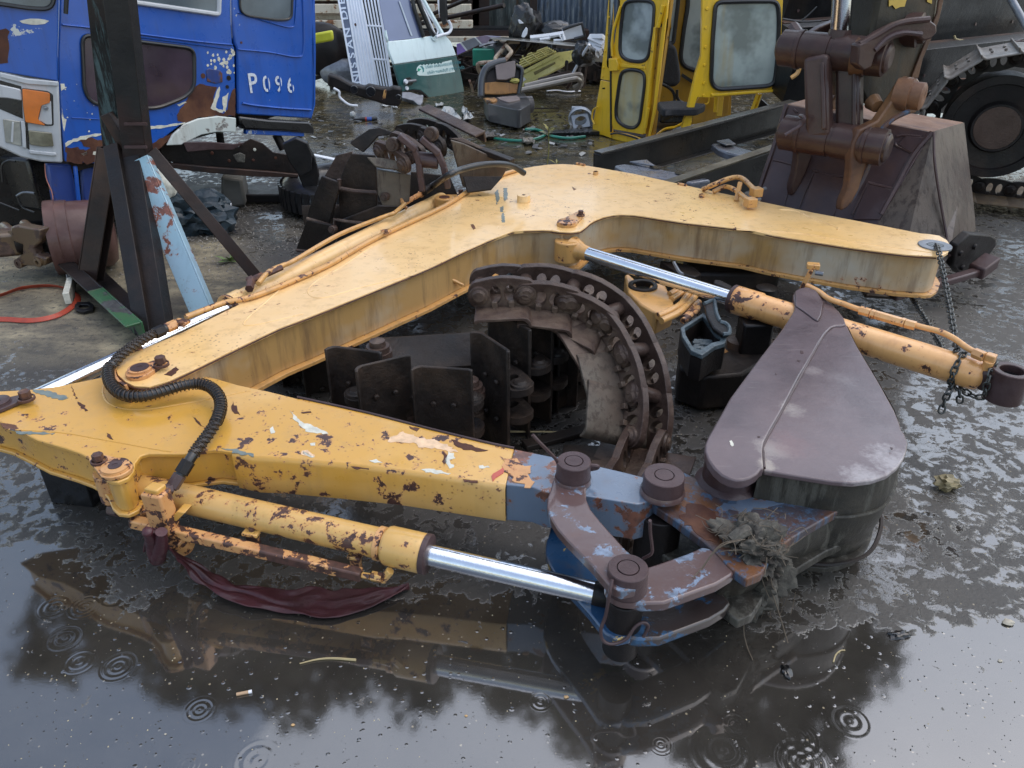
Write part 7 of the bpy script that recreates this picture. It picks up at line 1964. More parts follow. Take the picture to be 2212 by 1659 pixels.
for pts in (((725, 790), (800, 830), (850, 890), (860, 1000)), ((880, 850), (885, 930), (930, 975), (1050, 995)), ((700, 1000), (850, 1000), (1000, 990), (1190, 1010))):
    MB().tube(catmull([on(pS, *px('C', u, v)) + V((0, -.1, 0)) for u, v in pts], 5), .014, 8).link('seat_bracket', M['black'], KS)
MB().box(Yp('C', 880, 1100, g2.y + .5), V((.16, .02, 0)), V((0, .12, 0)), UP * .06).link('seat_slide', M['black'], KS, None, .01)
MB().box(Yp('C', 1100, 1140, g2.y + .25), V((.02, 0, 0)), V((0, .02, 0)), UP * .04).link('lever_knob', M['rubber'], KS, None, .008)
# rolled pale sheet in front of the cab
a, b = Zp('C', 870, 1310, .14), Zp('C', 1430, 1205, .14)
mb = MB().tube([a, a.lerp(b, .1), a.lerp(b, .5), b.lerp(a, .05), b], [.05, .065, .062, .05, .03], 16)
ROLL = plain('rolled_clear_plastic', (.36, .40, .44), .25, 0, .8, .2, 12)
put(mb, 'rolled_sheet', ROLL, 'rolled clear plastic sheet lying between the yellow cab and chassis frame', 'plastic sheet')

# ================================================================ background of the yard
def fence_panel(name, k, u0, u1, vtop_z, vb, Y, pitch, amp, mat, label, seed=0):
    a = Yp(k, u0, vb, Y); b = Yp(k, u1, vb, Y)
    n = max(8, int((b - a).length / pitch * 8)); vs_ = []
    zt = vtop_z; zb = 0.0
    for i in range(n + 1):
        p = a.lerp(b, i / n)
        off = math.sin((b - a).length * i / n / pitch * 2 * math.pi) * amp
        for z in (zb, zt): vs_.append(V((p.x, Y + off, z)))
    f = [[2 * i, 2 * i + 2, 2 * i + 3, 2 * i + 1] for i in range(n)]
    o = MB().add(vs_, f).link(name, mat, None, V((a.x, Y, 0)), 0, sharp=80)
    o.modifiers.new('t', 'SOLIDIFY').thickness = .002
    return tag(o, label, 'metal sheet')
def sheetmat(name, c1, c2, c3, rustc):
    n = NT(name)
    st = n.noise(4, 6, .7, n.map(scale=(7, 7, .9)))
    b = n.mix(n.ramp(n.noise(2.5, 4), .35, .65), c1, c2)
    b = n.mix(n.ramp(st, .52, .6), b, c3)
    b = n.mix(n.math('MULTIPLY', n.ramp(n.noise(3.5, 6, .7, n.map(scale=(2, 2, .5), loc=(4, 4, 4))), .56, .66), .8), b, rustc)
    return n.fin(b, .5, .15, n.bump(n.noise(40, 3), .1, .004), None, .4, .2)
fence_panel('corrugated_sheet', 'S', 250, 1145, 2.6, 500, 12.0, .19, .016, sheetmat('zinc_grey', (.09, .11, .11), (.14, .16, .155), (.24, .27, .26), (.12, .07, .04)), 'grey corrugated wall sheet with pale drip stains and rusty edges, behind the scrap')
fence_panel('corrugated_sheet', 'S', 1150, 2300, 2.6, 500, 11.95, .075, .010, sheetmat('zinc_blue', (.10, .14, .20), (.15, .19, .26), (.26, .30, .34), (.08, .08, .07)), 'blue-grey finely corrugated wall sheet left of the yellow cab')
o = MB().beam(Yp('S', 1112, 700, 11.9), Yp('S', 1112, -900, 11.9), .10, .05, (0, -1, 0)); put(o, 'wall_post', M['rustbeam'], 'rusty post at the joint of the two corrugated sheets', 'post')
for u, m, l in ((255, 'dark', 'dark upright post at the right end of the cream container'), (310, 'rustbeam', 'rusty brown upright plate between container and grey corrugated sheet')):
    put(MB().beam(Yp('S', u, 600, 11.88), Yp('S', u, -900, 11.88), .12 if u < 300 else .3, .04, (0, -1, 0)), 'wall_post', M[m], l, 'post')
fence_panel('corrugated_sheet', 'C', -200, 2600, 2.4, 300, 12.6, .19, .016, sheetmat('zinc_dark', (.05, .055, .06), (.07, .075, .08), (.12, .13, .13), (.05, .035, .025)), 'dark grey corrugated sheet wall behind the yellow cab and beams')
# cream container with slatted ribs
CREAM = paint('cream_container_paint', (.62, .55, .42), (.68, .62, .50), chips=.575, cs=9, rustc=(.16, .07, .03), halo=(.45, .28, .14), dirt=(.3, .22, .13), dirt_amt=.6, rough=.5, coat=.3, spots=.25)
CT = thing('container', 'cream painted container with rusty horizontal ribs behind the grille and truck door', 'container', Yp('B', 500, 400, 11.5))
for i, (v0, v1, ue) in enumerate(((-120, -60, 1110), (-30, 8, 980), (28, 92, 1115), (95, 135, 1040), (135, 195, 1125))):
    P = [Yp('B', u, v, 11.2 if i % 2 == 0 else 11.35) for u, v in ((-400, v0), (ue, v0), (ue, v1), (-400, v1))]
    MB().prism(P, V((0, 1, 0)) * .10).link('rib', CREAM, CT, None, .01)
MB().prism([Yp('B', u, v, 11.45) for u, v in ((-400, -200), (1120, -200), (1120, 200), (-400, 200))], V((0, .2, 0))).link('wall', M['rustbeam'], CT)
put(MB().box(Yp('B', 900, 230, 11.3), V((2.0, 0, 0)), V((0, .15, 0)), UP * .06), 'scrap_girder', M['rustbeam'], 'long red-brown girder lying in front of the cream container', 'girder')
put(MB().box(Yp('B', 900, 195, 11.35) , V((1.9, 0, 0)), V((0, .15, 0)), UP * .03), 'scrap_girder', BLG, 'long blue-grey girder lying on the red-brown one by the container', 'girder')
put(MB().box(Yp('B', 700, 262, 11.1), V((2.0, 0, 0)), V((0, .1, 0)), UP * .03), 'scrap_girder', CREAM, 'low cream rail under the red-brown girder', 'girder')
for i, (a, b, r) in enumerate((((770, 130), (1100, -10), .024), ((770, 160), (1335, 35), .027))):
    put(MB().cyl(Yp('B', a[0], a[1], 11.0), Yp('B', b[0], b[1], 10.2), r, n=12), 'steel_pipe', M['rustbeam'], ['upper rusty pipe slanting behind the truck door mirror', 'long rusty pipe slanting past the mirror in front of the grey sheet'][i], 'pipe')

# grille panel with lettering
WG = plain('silver_white_grille', (.80, .84, .92), .35, .0, .5, .08, 5)
LG = plain('letter_band_blue', (.11, .14, .22), .4, 0, .4, .2, 8)
gA = Zp('R', 230, 1240, .10); gB = Zp('R', 800, 1270, .10)
gl_ = (V((gA.x, gA.y + .0, .1)), V((.12, -1, .28)).normalized())
GP = thing('truck_grille', 'white truck grille panel lettered NISSAN DIESEL, leaning upright beside the truck door', 'grille', V((gA.x, gA.y, 0)))
def rsl(name, pts, t, mat, lf, plane=gl_, k='R', bev=.004, par=None, r=None):
    nn = plane[1].normalized()
    P = [on(plane, *px(k, u, v)) + nn * lf for u, v in (rnd(pts, r) if r else pts)]
    return MB().prism(P, -nn * t).link(name, mat, par or GP, None, bev)
rsl('letter_band', [(-60, -500), (60, -500), (330, 1240), (225, 1225)], .02, LG, 0)
rsl('edge_strip', [(-90, -500), (-65, -500), (245, 1228), (215, 1222)], .03, WG, .01)
rsl('edge_strip', [(40, -500), (75, -500), (355, 1250), (322, 1240)], .03, WG, .01)
rsl('ribbed_panel', [(75, -500), (235, -500), (588, 1265), (355, 1250)], .02, WG, 0)
for i in range(5):
    f0 = i / 5 + .1
    u0 = 80 + f0 * 185; u1 = 360 + f0 * 235
    MB().tube([on(gl_, *px('R', u0, -500)) + gl_[1] * .004, on(gl_, *px('R', u1, 1252)) + gl_[1] * .004], .010, 6).link('fine_rib', WG, GP)
# vents: white bars with real gaps, three blocks
dark_back = rsl('backing', [(245, -500), (530, -500), (800, 1285), (590, 1262)], .01, M['black'], -.045)
bars = 6
for i in range(bars):
    f = i / (bars - 1)
    ua, ub = 245 + f * 250, 600 + f * 195
    wa = 12
    rsl('vent_bar', [(ua - wa, -500), (ua + wa, -500), (ub + wa, 1272), (ub - wa, 1268)], .05, WG, .004)
for (v, ua, ub) in ((370, 395, 700), (855, 480, 745), (-300, 300, 560)):
    rsl('cross_bar', [(ua, v - 14), (ub, v + 2), (ub + 4, v + 30), (ua + 4, v + 14)], .05, WG, .006)
rsl('right_edge', [(520, -500), (560, -500), (700, 560), (720, 700), (805, 1290), (765, 1285), (690, 760), (650, 500)], .05, WG, .008)
p = on(gl_, *px('R', 255, 358)) + gl_[1] * .005; MB().lathe(p, gl_[1], [(0, .016), (.008, .012), (.008, 0)], 12).link('bolt', M['bolt'], GP)
lw_ = plain('letter_silver', (.70, .76, .86), .3, .1, .3, .1)
ld = ondir(gl_, 'R', (275, 1200), (70, 20)); yd0 = ondir(gl_, 'R', (330, 1200), (250, 1190)).normalized()
xd = ld.normalized(); yd = gl_[1].cross(xd).normalized()
letters = [('N', 1215), ('I', 1065), ('S', 985), ('S', 845), ('A', 705), ('N', 545), ('D', 290), ('I', 140), ('E', 62), ('S', -90), ('E', -230), ('L', -370)]
for ch, v in letters:
    u = 325 - (1215 - v) * .186
    o0 = on(gl_, *px('R', u - 3, v)) + gl_[1] * .003
    text('letter', ch, o0, xd, yd, .10, lw_, GP, .003, 1.45, 1, .002)

# teal and white truck door
TEAL = paint('teal_door_paint', (.008, .075, .075), (.012, .09, .085), chips=.80, cs=7, dirt=(.01, .035, .04), dirt_amt=.7, rough=.35, coat=.7, halo=(.02, .08, .08), halo_w=.01)
PALE = paint('pale_mint_door_paint', (.72, .86, .86), (.76, .88, .88), chips=.80, cs=7, dirt=(.4, .5, .5), dirt_amt=.4, rough=.35, coat=.6, halo=(.5, .6, .55), halo_w=.01)
dA = Zp('R', 1310, 1415, .0); dB = Zp('R', 1840, 1335, .0)
pT = vplane((dA.x, dA.y), (dB.x, dB.y)); pT = (pT[0], (pT[1] + UP * .18).normalized())
TD = thing('scrapped_truck_door', 'teal and pale mint truck door with torn white sticker, standing on the wet floor', 'truck door', V((dA.x, dA.y, 0)))
def tsl(name, pts, t, mat, lf=0., bev=.006, r=None): return rsl(name, pts, t, mat, lf, pT, 'R', bev, TD, r)
tsl('door_skin', [(818, 940), (1725, 812), (1765, 960), (1800, 1110), (1840, 1335), (1580, 1385), (1330, 1420), (1275, 1370), (1200, 1310), (1100, 1300), (940, 1330), (905, 1240), (860, 1090)], .04, TEAL)
tsl('upper_door_skin', [(735, 600), (1020, 572), (1250, 540), (1505, 492), (1560, 510), (1640, 600), (1690, 720), (1722, 806), (818, 936), (760, 800), (730, 690)], .04, PALE, .004, .008)
glassT = plain('blue_grey_glass', (.16, .19, .32), .12, 0, .9, .15, 2)
g = tsl('window', [(600, -400), (900, -400), (1055, 0), (1130, 250), (1240, 540), (755, 595), (690, 420), (640, 180), (610, 0)], .008, glassT, -.01, 0)
tsl('window_reflection_strip', [(885, 20), (905, 20), (1085, 515), (1062, 520)], .003, plain('painted_reflection', (.45, .52, .6), .3, 0, .5), .001, 0)  # pale strip paints a reflection onto the glass
tsl('window_frame', [(700, 430), (735, 600), (720, 600), (690, 520)], .04, PALE, .01)
for pts, r, m in ((((1060, -200), (1090, 80), (1150, 280), (1235, 540)), .022, 'rubber'), (((1120, -60), (1250, 250), (1320, 420), (1390, 515)), .026, 'rubber'), (((1140, -100), (1300, 200), (1400, 350), (1440, 450), (1430, 505)), .010, 'white'),
                   (((1180, 60), (1280, 230), (1400, 500)), .014, 'white')):
    MB().tube(catmull([on(pT, *px('R', u, v)) + pT[1] * .015 for u, v in pts], 5), r, 8).link('quarter_light_frame', M[m], TD)
MB().tube([on(pT, *px('R', u, v)) + pT[1] * .01 for u, v in ((1150, -150), (1350, 220), (1510, 500))], .028, 8).link('door_pillar', PALE, TD)
MB().tube(catmull([on(pT, *px('R', u, v)) + pT[1] * (.06 + .0004 * i) for i, (u, v) in enumerate(((1385, 545), (1450, 520), (1560, 490), (1600, 430), (1590, 370), (1560, 310)))], 6), .018, 10).link('mirror_arm', M['white'], TD)
pm = on(pT, *px('R', 1520, 180))
P = [on((pm + V((0, -.1, 0)), V((.25, -1, 0)).normalized()), *px('R', u, v)) for u, v in rnd([(1470, -250), (1540, -220), (1575, 200), (1570, 330), (1530, 380), (1490, 260), (1460, 0)], 40)]
MB().prism(P, V((.1, .4, 0)) * .15).link('mirror', M['rubber'], TD, None, .02)
MB().prism([p + V((-.012, -.012, 0)) for p in P[:4] + P[-8:]], V((.0, .01, 0))).link('mirror_rim', M['white'], TD)
tsl('mirror_bracket', [(1345, 548), (1395, 540), (1425, 590), (1410, 605), (1370, 590)], .02, PALE, .02, .004)
tsl('handle_pocket', [(975, 1165), (990, 1130), (1050, 1120), (1075, 1160), (1090, 1215), (1060, 1240), (1000, 1245), (975, 1210)], .004, M['black'], .004, .001)
MB().tube([on(pT, *px('R', u, v)) + pT[1] * .03 for u, v in ((940, 1205), (1000, 1185), (1110, 1172))], .017, 10).link('door_handle', M['steelring'], TD)
p = on(pT, *px('R', 965, 1190)) + pT[1] * .03; MB().lathe(p, pT[1], [(0, .03), (.02, .02), (.02, 0)], 14).link('handle_button', M['white'], TD)
p = on(pT, *px('R', 1000, 1282)) + pT[1] * .005; MB().lathe(p, pT[1], [(0, .025), (.012, .02), (.012, 0)], 14).link('lock_cap', M['white'], TD)
tsl('wheel_arch_shadow_trim', [(940, 1335), (1100, 1302), (1200, 1312), (1275, 1372), (1330, 1422), (1300, 1420), (1240, 1365), (1180, 1335), (1100, 1325)], .05, M['dark'], .006, .003)
STK = plain('white_sticker', (.66, .80, .76), .5, 0, .3, .05)
zig = [(1178, 950)] + [(1178 + i * 23, (940 if i % 2 else 958) - i * 2.2) for i in range(1, 15)] + [(1520, 900), (1650, 872), (1672, 960), (1700, 1045), (1480, 1078), (1300, 1100), (1180, 1098), (1150, 1080), (1155, 1045), (1175, 1030), (1140, 1025), (1150, 980)]
tsl('sticker', zig, .0018, STK, .0025, 0)
tsl('globe_emblem', [(1190, 962), (1225, 958), (1248, 990), (1250, 1040), (1230, 1055), (1232, 1020), (1215, 985)], .002, plain('emblem_teal', (.04, .25, .25), .5), .0034, 0)
tsl('green_star', [(1155, 1010), (1175, 985), (1185, 1000), (1215, 1000), (1190, 1020), (1180, 1040), (1165, 1035)], .002, plain('emblem_green', (.02, .38, .22), .5), .0036, 0)
TX = plain('sticker_lettering', (.10, .32, .36), .5)
xd = ondir(pT, 'R', (1270, 1000), (1650, 945)).normalized(); yd = pT[1].cross(xd).normalized()
text('sticker_text', 'บริษัท สหสินนครนวกิจ จำกัด', on(pT, *px('R', 1272, 996)) + pT[1] * .005, xd, yd, .047, TX, TD, .0004, 1.0)
text('sticker_text', 'บริษัท ฯแสงสันติ (1991) จำกัด', on(pT, *px('R', 1298, 1078)) + pT[1] * .005, xd, yd, .047, TX, TD, .0004, 1.0)

# dark bumper beam and pieces in front of the grille
BM = thing('scrap_bumper', 'black dented bumper beam lying in front of the grille panel', 'bumper', Zp('R', 400, 1480, 0))
yslab('beam_shell', 'R', [(-150, 1080), (0, 1120), (180, 1220), (390, 1270), (440, 1240), (620, 1275), (740, 1290), (800, 1265), (930, 1290), (915, 1500), (880, 1550), (700, 1530), (560, 1480), (380, 1430), (100, 1330), (-150, 1250)], 8.3, .16, M['dark'], BM, .02, 6)
yslab('end_lug', 'R', [(840, 1390), (870, 1370), (915, 1390), (910, 1450), (850, 1440)], 8.12, .03, M['black'], BM, .004)
for (u, v, r) in ((480, 1330, .05), (240, 1300, .04)):
    MB().lathe(Yp('R', u, v, 8.2), (0, -1, .1), [(0, r), (.012, r * .9), (.012, 0)], 16).link('round_hole', M['black'], BM)
yslab('rust_lug', 'R', [(670, 1310), (710, 1300), (690, 1430), (640, 1450)], 8.14, .02, M['ypipe'], BM, .004)
o = slab('headlamp_housing', 'R', rnd([(935, 1330), (1060, 1335), (1200, 1380), (1225, 1370), (1245, 1385), (1235, 1480), (1205, 1530), (1160, 1520), (1100, 1465), (1010, 1440), (930, 1420)], 10), (Zp('R', 1150, 1530, 0), V((.1, -.7, .7)).normalized()), .06, M['steelring'], None, .01)
tag(o, 'grey plastic housing strip lying below the arch of the teal door', 'car part')
mb = MB().tube(catmull([Yp('R', u, v, 8.0) for u, v in ((-60, 1280), (20, 1330), (25, 1400), (80, 1460), (170, 1520), (290, 1535))], 5), .012, 6)
put(mb, 'bent_tube', M['white'], 'thin pale bent tube in front of the black bumper beam', 'tube')
mb = lump(Yp('B', 120, 330, 10.1), .36, .2, .30, 31, 4, .05)
put(mb, 'dark_fender', M['dark'], 'rounded dark fender shell standing behind the blue cab', 'fender')
put(MB().box(Yp('B', 115, 250, 8.7), V((.12, 0, .02)), V((0, .03, 0)), UP * .05), 'yellow_scrap', plain('lime_plastic', (.5, .5, .03), .5), 'small lime-yellow plastic piece on top of the dark fender', 'plastic piece', bevel=.02)
mb = lump(Yp('R', 60, 1060, 10.0), .26, .1, .17, 33, 4, .05)
put(mb, 'grey_panel_scrap', M['steelring'], 'smooth grey curved panel left of the grille foot', 'panel')
# dark masses behind the loose scrap, tangled
rr = random.Random(12)
mb = MB()
for i in range(230):
    x = rr.uniform(-2.6, 2.6); y = rr.uniform(10.25, 11.0)
    zt = .42
    z = rr.uniform(0.02, zt)
    a = V((x, y, z)); b = a + V((rr.uniform(-.6, .6), rr.uniform(-.4, .3), rr.uniform(-.15, .15)))
    q = rr.random()
    if q < .4: mb.beam(a, b, rr.uniform(.02, .08), rr.uniform(.03, .14))
    elif q < .8: mb.tube(catmull([a, (a + b) / 2 + V((rr.uniform(-.1, .1), -.15, rr.uniform(-.1, .2))), b], 4), rr.uniform(.008, .022), 6)
    else: mb.box(a, V((rr.uniform(.05, .2), 0, rr.uniform(-.05, .05))), V((0, .1, 0)), V((0, 0, rr.uniform(.02, .12))))
put(mb, 'scrap_pile', M['trackdk'], 'tangle of dark rods and scrap under the bent roof sheet', 'scrap', kind='stuff')
mb = MB()
for i in range(60):
    x = rr.uniform(2.2, 4.6); y = rr.uniform(10.0, 11.2); z = rr.uniform(.02, .35)
    a = V((x, y, z)); b = a + V((rr.uniform(-.4, .4), rr.uniform(-.3, .2), rr.uniform(-.2, .2)))
    mb.tube([a, b], rr.uniform(.008, .03), 6)
put(mb, 'scrap_pile', M['dark'], 'low tangle of dark scrap beside the yellow cab under the white frames', 'scrap', kind='stuff')
# bent roof sheet with purple stripe edge
ROOF = plain('dull_steel_sheet', (.16, .16, .14), .35, .2, .6, .3, 4)
def sheet2(rows_a, rows_b, mat, name, label, cat, th=.006, n=6):
    A_, B_ = catmull(rows_a, n), catmull(rows_b, n)
    vs_ = []; m = len(A_)
    for i in range(m):
        for j in range(5): vs_.append(A_[i].lerp(B_[i], j / 4))
    f = [[i * 5 + j, i * 5 + j + 1, (i + 1) * 5 + j + 1, (i + 1) * 5 + j] for i in range(m - 1) for j in range(4)]
    o = put(MB().add(vs_, f), name, mat, label, cat)
    o.modifiers.new('t', 'SOLIDIFY').thickness = th
    return o
sheet2([Yp('S', 660, 535, 9.9), Yp('S', 1000, 560, 9.8), Yp('S', 1400, 590, 9.7), Yp('S', 1750, 625, 9.6), Yp('S', 1900, 640, 9.5)],
       [Yp('S', 480, 560, 9.0), Yp('S', 900, 590, 8.95), Yp('S', 1400, 640, 8.9), Yp('S', 1680, 665, 8.9), Yp('S', 1890, 650, 8.9)], ROOF, 'roof_sheet', 'dull steel sheet bent over the heap of tube frames', 'metal sheet')
VIO = plain('violet_grey_paint', (.20, .16, .26), .3, 0, .7, .3, 6); 
for a, b, c_, d, m, l in ((-20, 640, 70, 620, plain('violet_paint', (.22, .14, .42), .3, 0, .7), 'violet'), (50, 620, 270, 545, plain('slate_paint', (.16, .17, .19), .3, 0, .7), 'slate'), (260, 545, 560, 535, VIO, 'mauve')): pass
strips = [((-10, 640), (40, 625), (130, 740), (0, 800), (.24, .16, .42)), ((40, 625), (65, 617), (160, 730), (130, 742), (.6, .62, .6)), ((62, 615), (250, 545), (340, 640), (150, 735), (.17, .18, .20)), ((250, 545), (272, 540), (360, 635), (340, 642), (.6, .62, .6)),
          ((272, 540), (420, 515), (490, 545), (440, 620), (360, 637), (.24, .19, .25)), ((420, 515), (640, 530), (620, 545), (490, 547), (.42, .40, .50))]
SS_ = thing('painted_sheet', 'curled sheet end with violet, slate and white stripes beside the teal door', 'metal sheet', Yp('S', 200, 680, 9.0))
for s_ in strips:
    pts, c = s_[:-1], s_[-1]
    yslab('stripe_field', 'S', list(pts), 8.95, .012, plain('sheet_%d' % strips.index(s_), c, .35, 0, .6, .3, 6), SS_, .002, 0)
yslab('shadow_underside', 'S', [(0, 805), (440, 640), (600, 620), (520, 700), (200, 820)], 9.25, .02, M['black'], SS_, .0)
# gold grille
GOLD = paint('gold_green_paint', (.62, .56, .18), (.66, .60, .22), chips=.70, cs=6, rustc=(.12, .08, .03), halo=(.3, .24, .08), dirt=(.20, .17, .06), dirt_amt=.5, rough=.4, coat=.5)
pG = (Zp('S', 930, 1270, 0.05), V((-.25, -.75, .62)).normalized())
GG = thing('gold_grille', 'gold-painted truck grille panel slanting up behind the torn seat', 'grille', Zp('S', 930, 1270, 0))
def gsl(name, pts, t, mat, lf=0, bev=.006): return rsl(name, pts, t, mat, lf, pG, 'S', bev, GG)
gsl('lower_panel', [(920, 1270), (920, 1040), (1450, 760), (1740, 720), (1850, 740), (1500, 980)], .03, GOLD)
gsl('pressed_band', [(925, 1060), (1440, 800), (1500, 810), (930, 1100)], .012, GOLD, .012, .004)
gsl('slot', [(1110, 1050), (1420, 900), (1430, 925), (1130, 1090)], .006, M['ypipe'] if False else plain('dull_gold', (.2, .17, .06), .6), .006, .002)
for i in range(5):
    v = -i * 42
    gsl('vent_bar', [(880 + i * 10, 985 + v), (1430 - i * 30, 735 + v * .35), (1438 - i * 30, 748 + v * .35), (884 + i * 10, 1003 + v)], .03, GOLD, .004, .002)
for (u, v, u2, v2) in ((860, 930, 940, 1000), (950, 850, 1065, 935), (1080, 790, 1190, 870), (1200, 745, 1300, 820), (1320, 700, 1420, 770)):
    gsl('vent_post', [(u, v), (u + 14, v - 6), (u2, v2 - 6), (u2 - 14, v2 + 2)], .03, GOLD, .008, .002)
gsl('white_label', [(920, 1160), (970, 1120), (1000, 1160), (930, 1205)], .004, M['white'], .006, 0)
# tube frames
def tubes(name, label, lists, k='S', parent=None):
    t = thing(name, label, 'tube frame', Yp(k, lists[0][0][0][0], lists[0][0][0][1], lists[0][1]))
    for pts, Y, r, m in lists:
        P = [Yp(k, u, v, Y + .25 * i / max(1, len(pts) - 1)) for i, (u, v) in enumerate(pts)]
        for p in P: p.z = max(p.z, .03)
        MB().tube(catmull(P, 6), r, 8).link('tube', M[m] if isinstance(m, str) else m, t)
RT = paint('rusty_cream_tube', (.45, .38, .28), (.3, .2, .13), chips=.5, cs=9, rustc=(.10, .05, .03), halo=(.2, .1, .06), rough=.5)
tubes('seat_tube_frame', 'rusty cream bent seat tube frame standing behind the torn seat', [(((580, 920), (555, 860), (580, 810), (640, 740), (705, 650), (720, 625), (780, 605), (900, 610)), 8.9, .022, RT), (((670, 900), (780, 770), (770, 730), (720, 670), (705, 640)), 8.8, .022, RT),
       (((800, 800), (910, 640)), 9.0, .016, M['rustbeam']), (((980, 810), (1080, 660)), 9.1, .016, M['rustbeam'])])
tubes('seat_tube_frame', 'rusty tube frame lying left of the torn seat beside the teal door', [(((560, 900), (330, 920), (300, 960), (320, 1030), (350, 1080)), 8.8, .022, RT), (((420, 960), (560, 950), (440, 1000)), 8.7, .018, M['rustbeam']), (((350, 1080), (300, 1180), (250, 1290)), 8.6, .016, M['rustbeam']),
       (((180, 1170), (210, 1260), (225, 1330)), 8.6, .014, RT), (((620, 800), (700, 830), (930, 830)), 9.1, .018, M['rustbeam'])])
tubes('seat_tube_frame', 'pair of long pale bent tubes lying to the right under the gold grille', [(((920, 1310), (1300, 1230), (1680, 1150), (1770, 1160), (1785, 1220), (1700, 1270)), 8.3, .026, plain('galv_tube', (.26, .23, .19), .35, .3, .5)), (((980, 1250), (1350, 1160), (1740, 1085), (1800, 1120), (1800, 1220), (1720, 1310)), 8.5, .026, plain('galv_tube2', (.24, .21, .18), .35, .3, .5)),
       (((1180, 1160), (1550, 1070), (1640, 1070), (1650, 1180), (1600, 1280)), 8.7, .02, M['rustbeam'])])
tubes('thin_post', 'thin pale strip slanting down from the roof sheet to the floor', [(((1920, 645), (1820, 800), (1670, 1085)), 8.6, .015, 'white')])
tubes('rusty_uprights', 'rusty uprights standing left of the yellow cab', [(((1870, 860), (1820, 1250)), 8.9, .03, 'rustbeam'), (((1590, 900), (1580, 1050)), 9.0, .02, 'rustbeam'), (((1760, 820), (1900, 900)), 8.8, .03, 'rustbeam')])
o = MB().tube(catmull([Zp('S', u, v, .02) for u, v in ((1300, 1320), (1450, 1310), (1600, 1330), (1790, 1320))], 5), .018, 6, flat=.4)
put(o, 'plastic_strip', M['white'], 'crumpled pale plastic strip on the wet floor below the bent tubes', 'plastic strip')
# mirrors and white frame on top
o = slab('mirror_panel', 'S', rnd([(1520, 420), (1600, 390), (1800, 340), (1850, 500), (1840, 530), (1560, 590)], 25), YP(9.7), .05, M['white'], None, .01)
tag(o, 'large pale mirror lying tilted on top of the bent roof sheet', 'mirror')
MB().tube([Yp('S', u, v, 9.66) for u, v in ((1530, 430), (1640, 385), (1810, 340), (1850, 520), (1700, 570))], .02, 8).link('mirror_edge', M['rubber'], None)
bpy.data.objects['mirror_edge'].parent = o
bpy.data.objects['mirror_edge'].matrix_parent_inverse = Matrix.Translation(-o.location)
WF = thing('window_frame', 'white window frame lying on the bent roof sheet below the pale mirror', 'window frame', Yp('S', 1300, 570, 9.5))
MB().tube([Yp('S', u, v, 9.6) for u, v in ((1060, 550), (1340, 520), (1530, 485), (1550, 580))], .03, 6).link('frame_bar', M['white'], WF)
MB().tube([Yp('S', u, v, 9.58) for u, v in ((1200, 575), (1340, 555), (1350, 520), (1480, 500), (1520, 580), (1400, 590))], .02, 6).link('frame_bar', M['white'], WF)
put(lump(Yp('S', 1430, 450, 9.9), .20, .15, .12, 41, 4, .1), 'black_case', M['black'], 'black rounded case behind the white window frame', 'case')
MRR = thing('door_mirror', 'black truck mirror housings heaped on the roof sheet against the grey wall', 'mirror', Yp('S', 950, 540, 9.8))
m_ = lump(Yp('S', 950, 400, 9.9), .15, .08, .26, 43, 4, .15); m_.link('housing', M['black'], MRR)
m_ = lump(Yp('S', 1090, 460, 9.95), .15, .08, .20, 47, 4, .25); m_.link('housing', M['dark'], MRR)
o = yslab('mirror_glass', 'S', rnd([(930, 540), (950, 470), (1000, 390), (1025, 420), (1015, 500), (980, 550)], 20), 9.72, .02, M['white'], MRR)
o = yslab('bright_cap', 'S', rnd([(880, 285), (910, 285), (970, 340), (900, 345)], 14), 9.7, .02, M['white'], MRR)
put(MB().box(Yp('S', 385, 830, 9.2), V((.12, 0, 0)), V((0, .05, 0)), UP * .085), 'green_box', plain('green_plastic', (.01, .20, .13), .4), 'small green plastic box in the dark scrap right of the teal door', 'box', bevel=.01)
put(lump(Yp('S', 520, 760, 9.3), .16, .08, .12, 51, 3, .4), 'plastic_bag', M['steelring'], 'crumpled grey plastic bag in the scrap under the bent sheet', 'bag')
# white louvre frames by the yellow cab
o = thing('louvre_frame', 'stack of white aluminium louvre frames leaning left of the yellow cab', 'window frame', Yp('S', 2000, 760, 9.0))
for pts in ([(1920, 560), (2130, 660)], [(1925, 640), (2090, 760)], [(1950, 550), (2140, 550)], [(1860, 740), (2040, 790)], [(1950, 640), (2130, 680)]):
    MB().beam(Yp('S', *pts[0], 9.0), Yp('S', *pts[1], 8.9), .05, .10, (0, -1, .4)).link('frame_bar', M['white'], o, None, .006)
yslab('lower_panel', 'S', [(1830, 820), (1880, 760), (2160, 820), (2160, 900), (1880, 895)], 9.05, .03, plain('beige_panel', (.34, .32, .28), .5, 0, .3), o)
put(lump(Yp('S', 1830, 800, 8.8), .12, .08, .12, 55, 3, .3), 'black_fitting', M['black'], 'black plastic fitting hanging beside the pale strip', 'fitting')

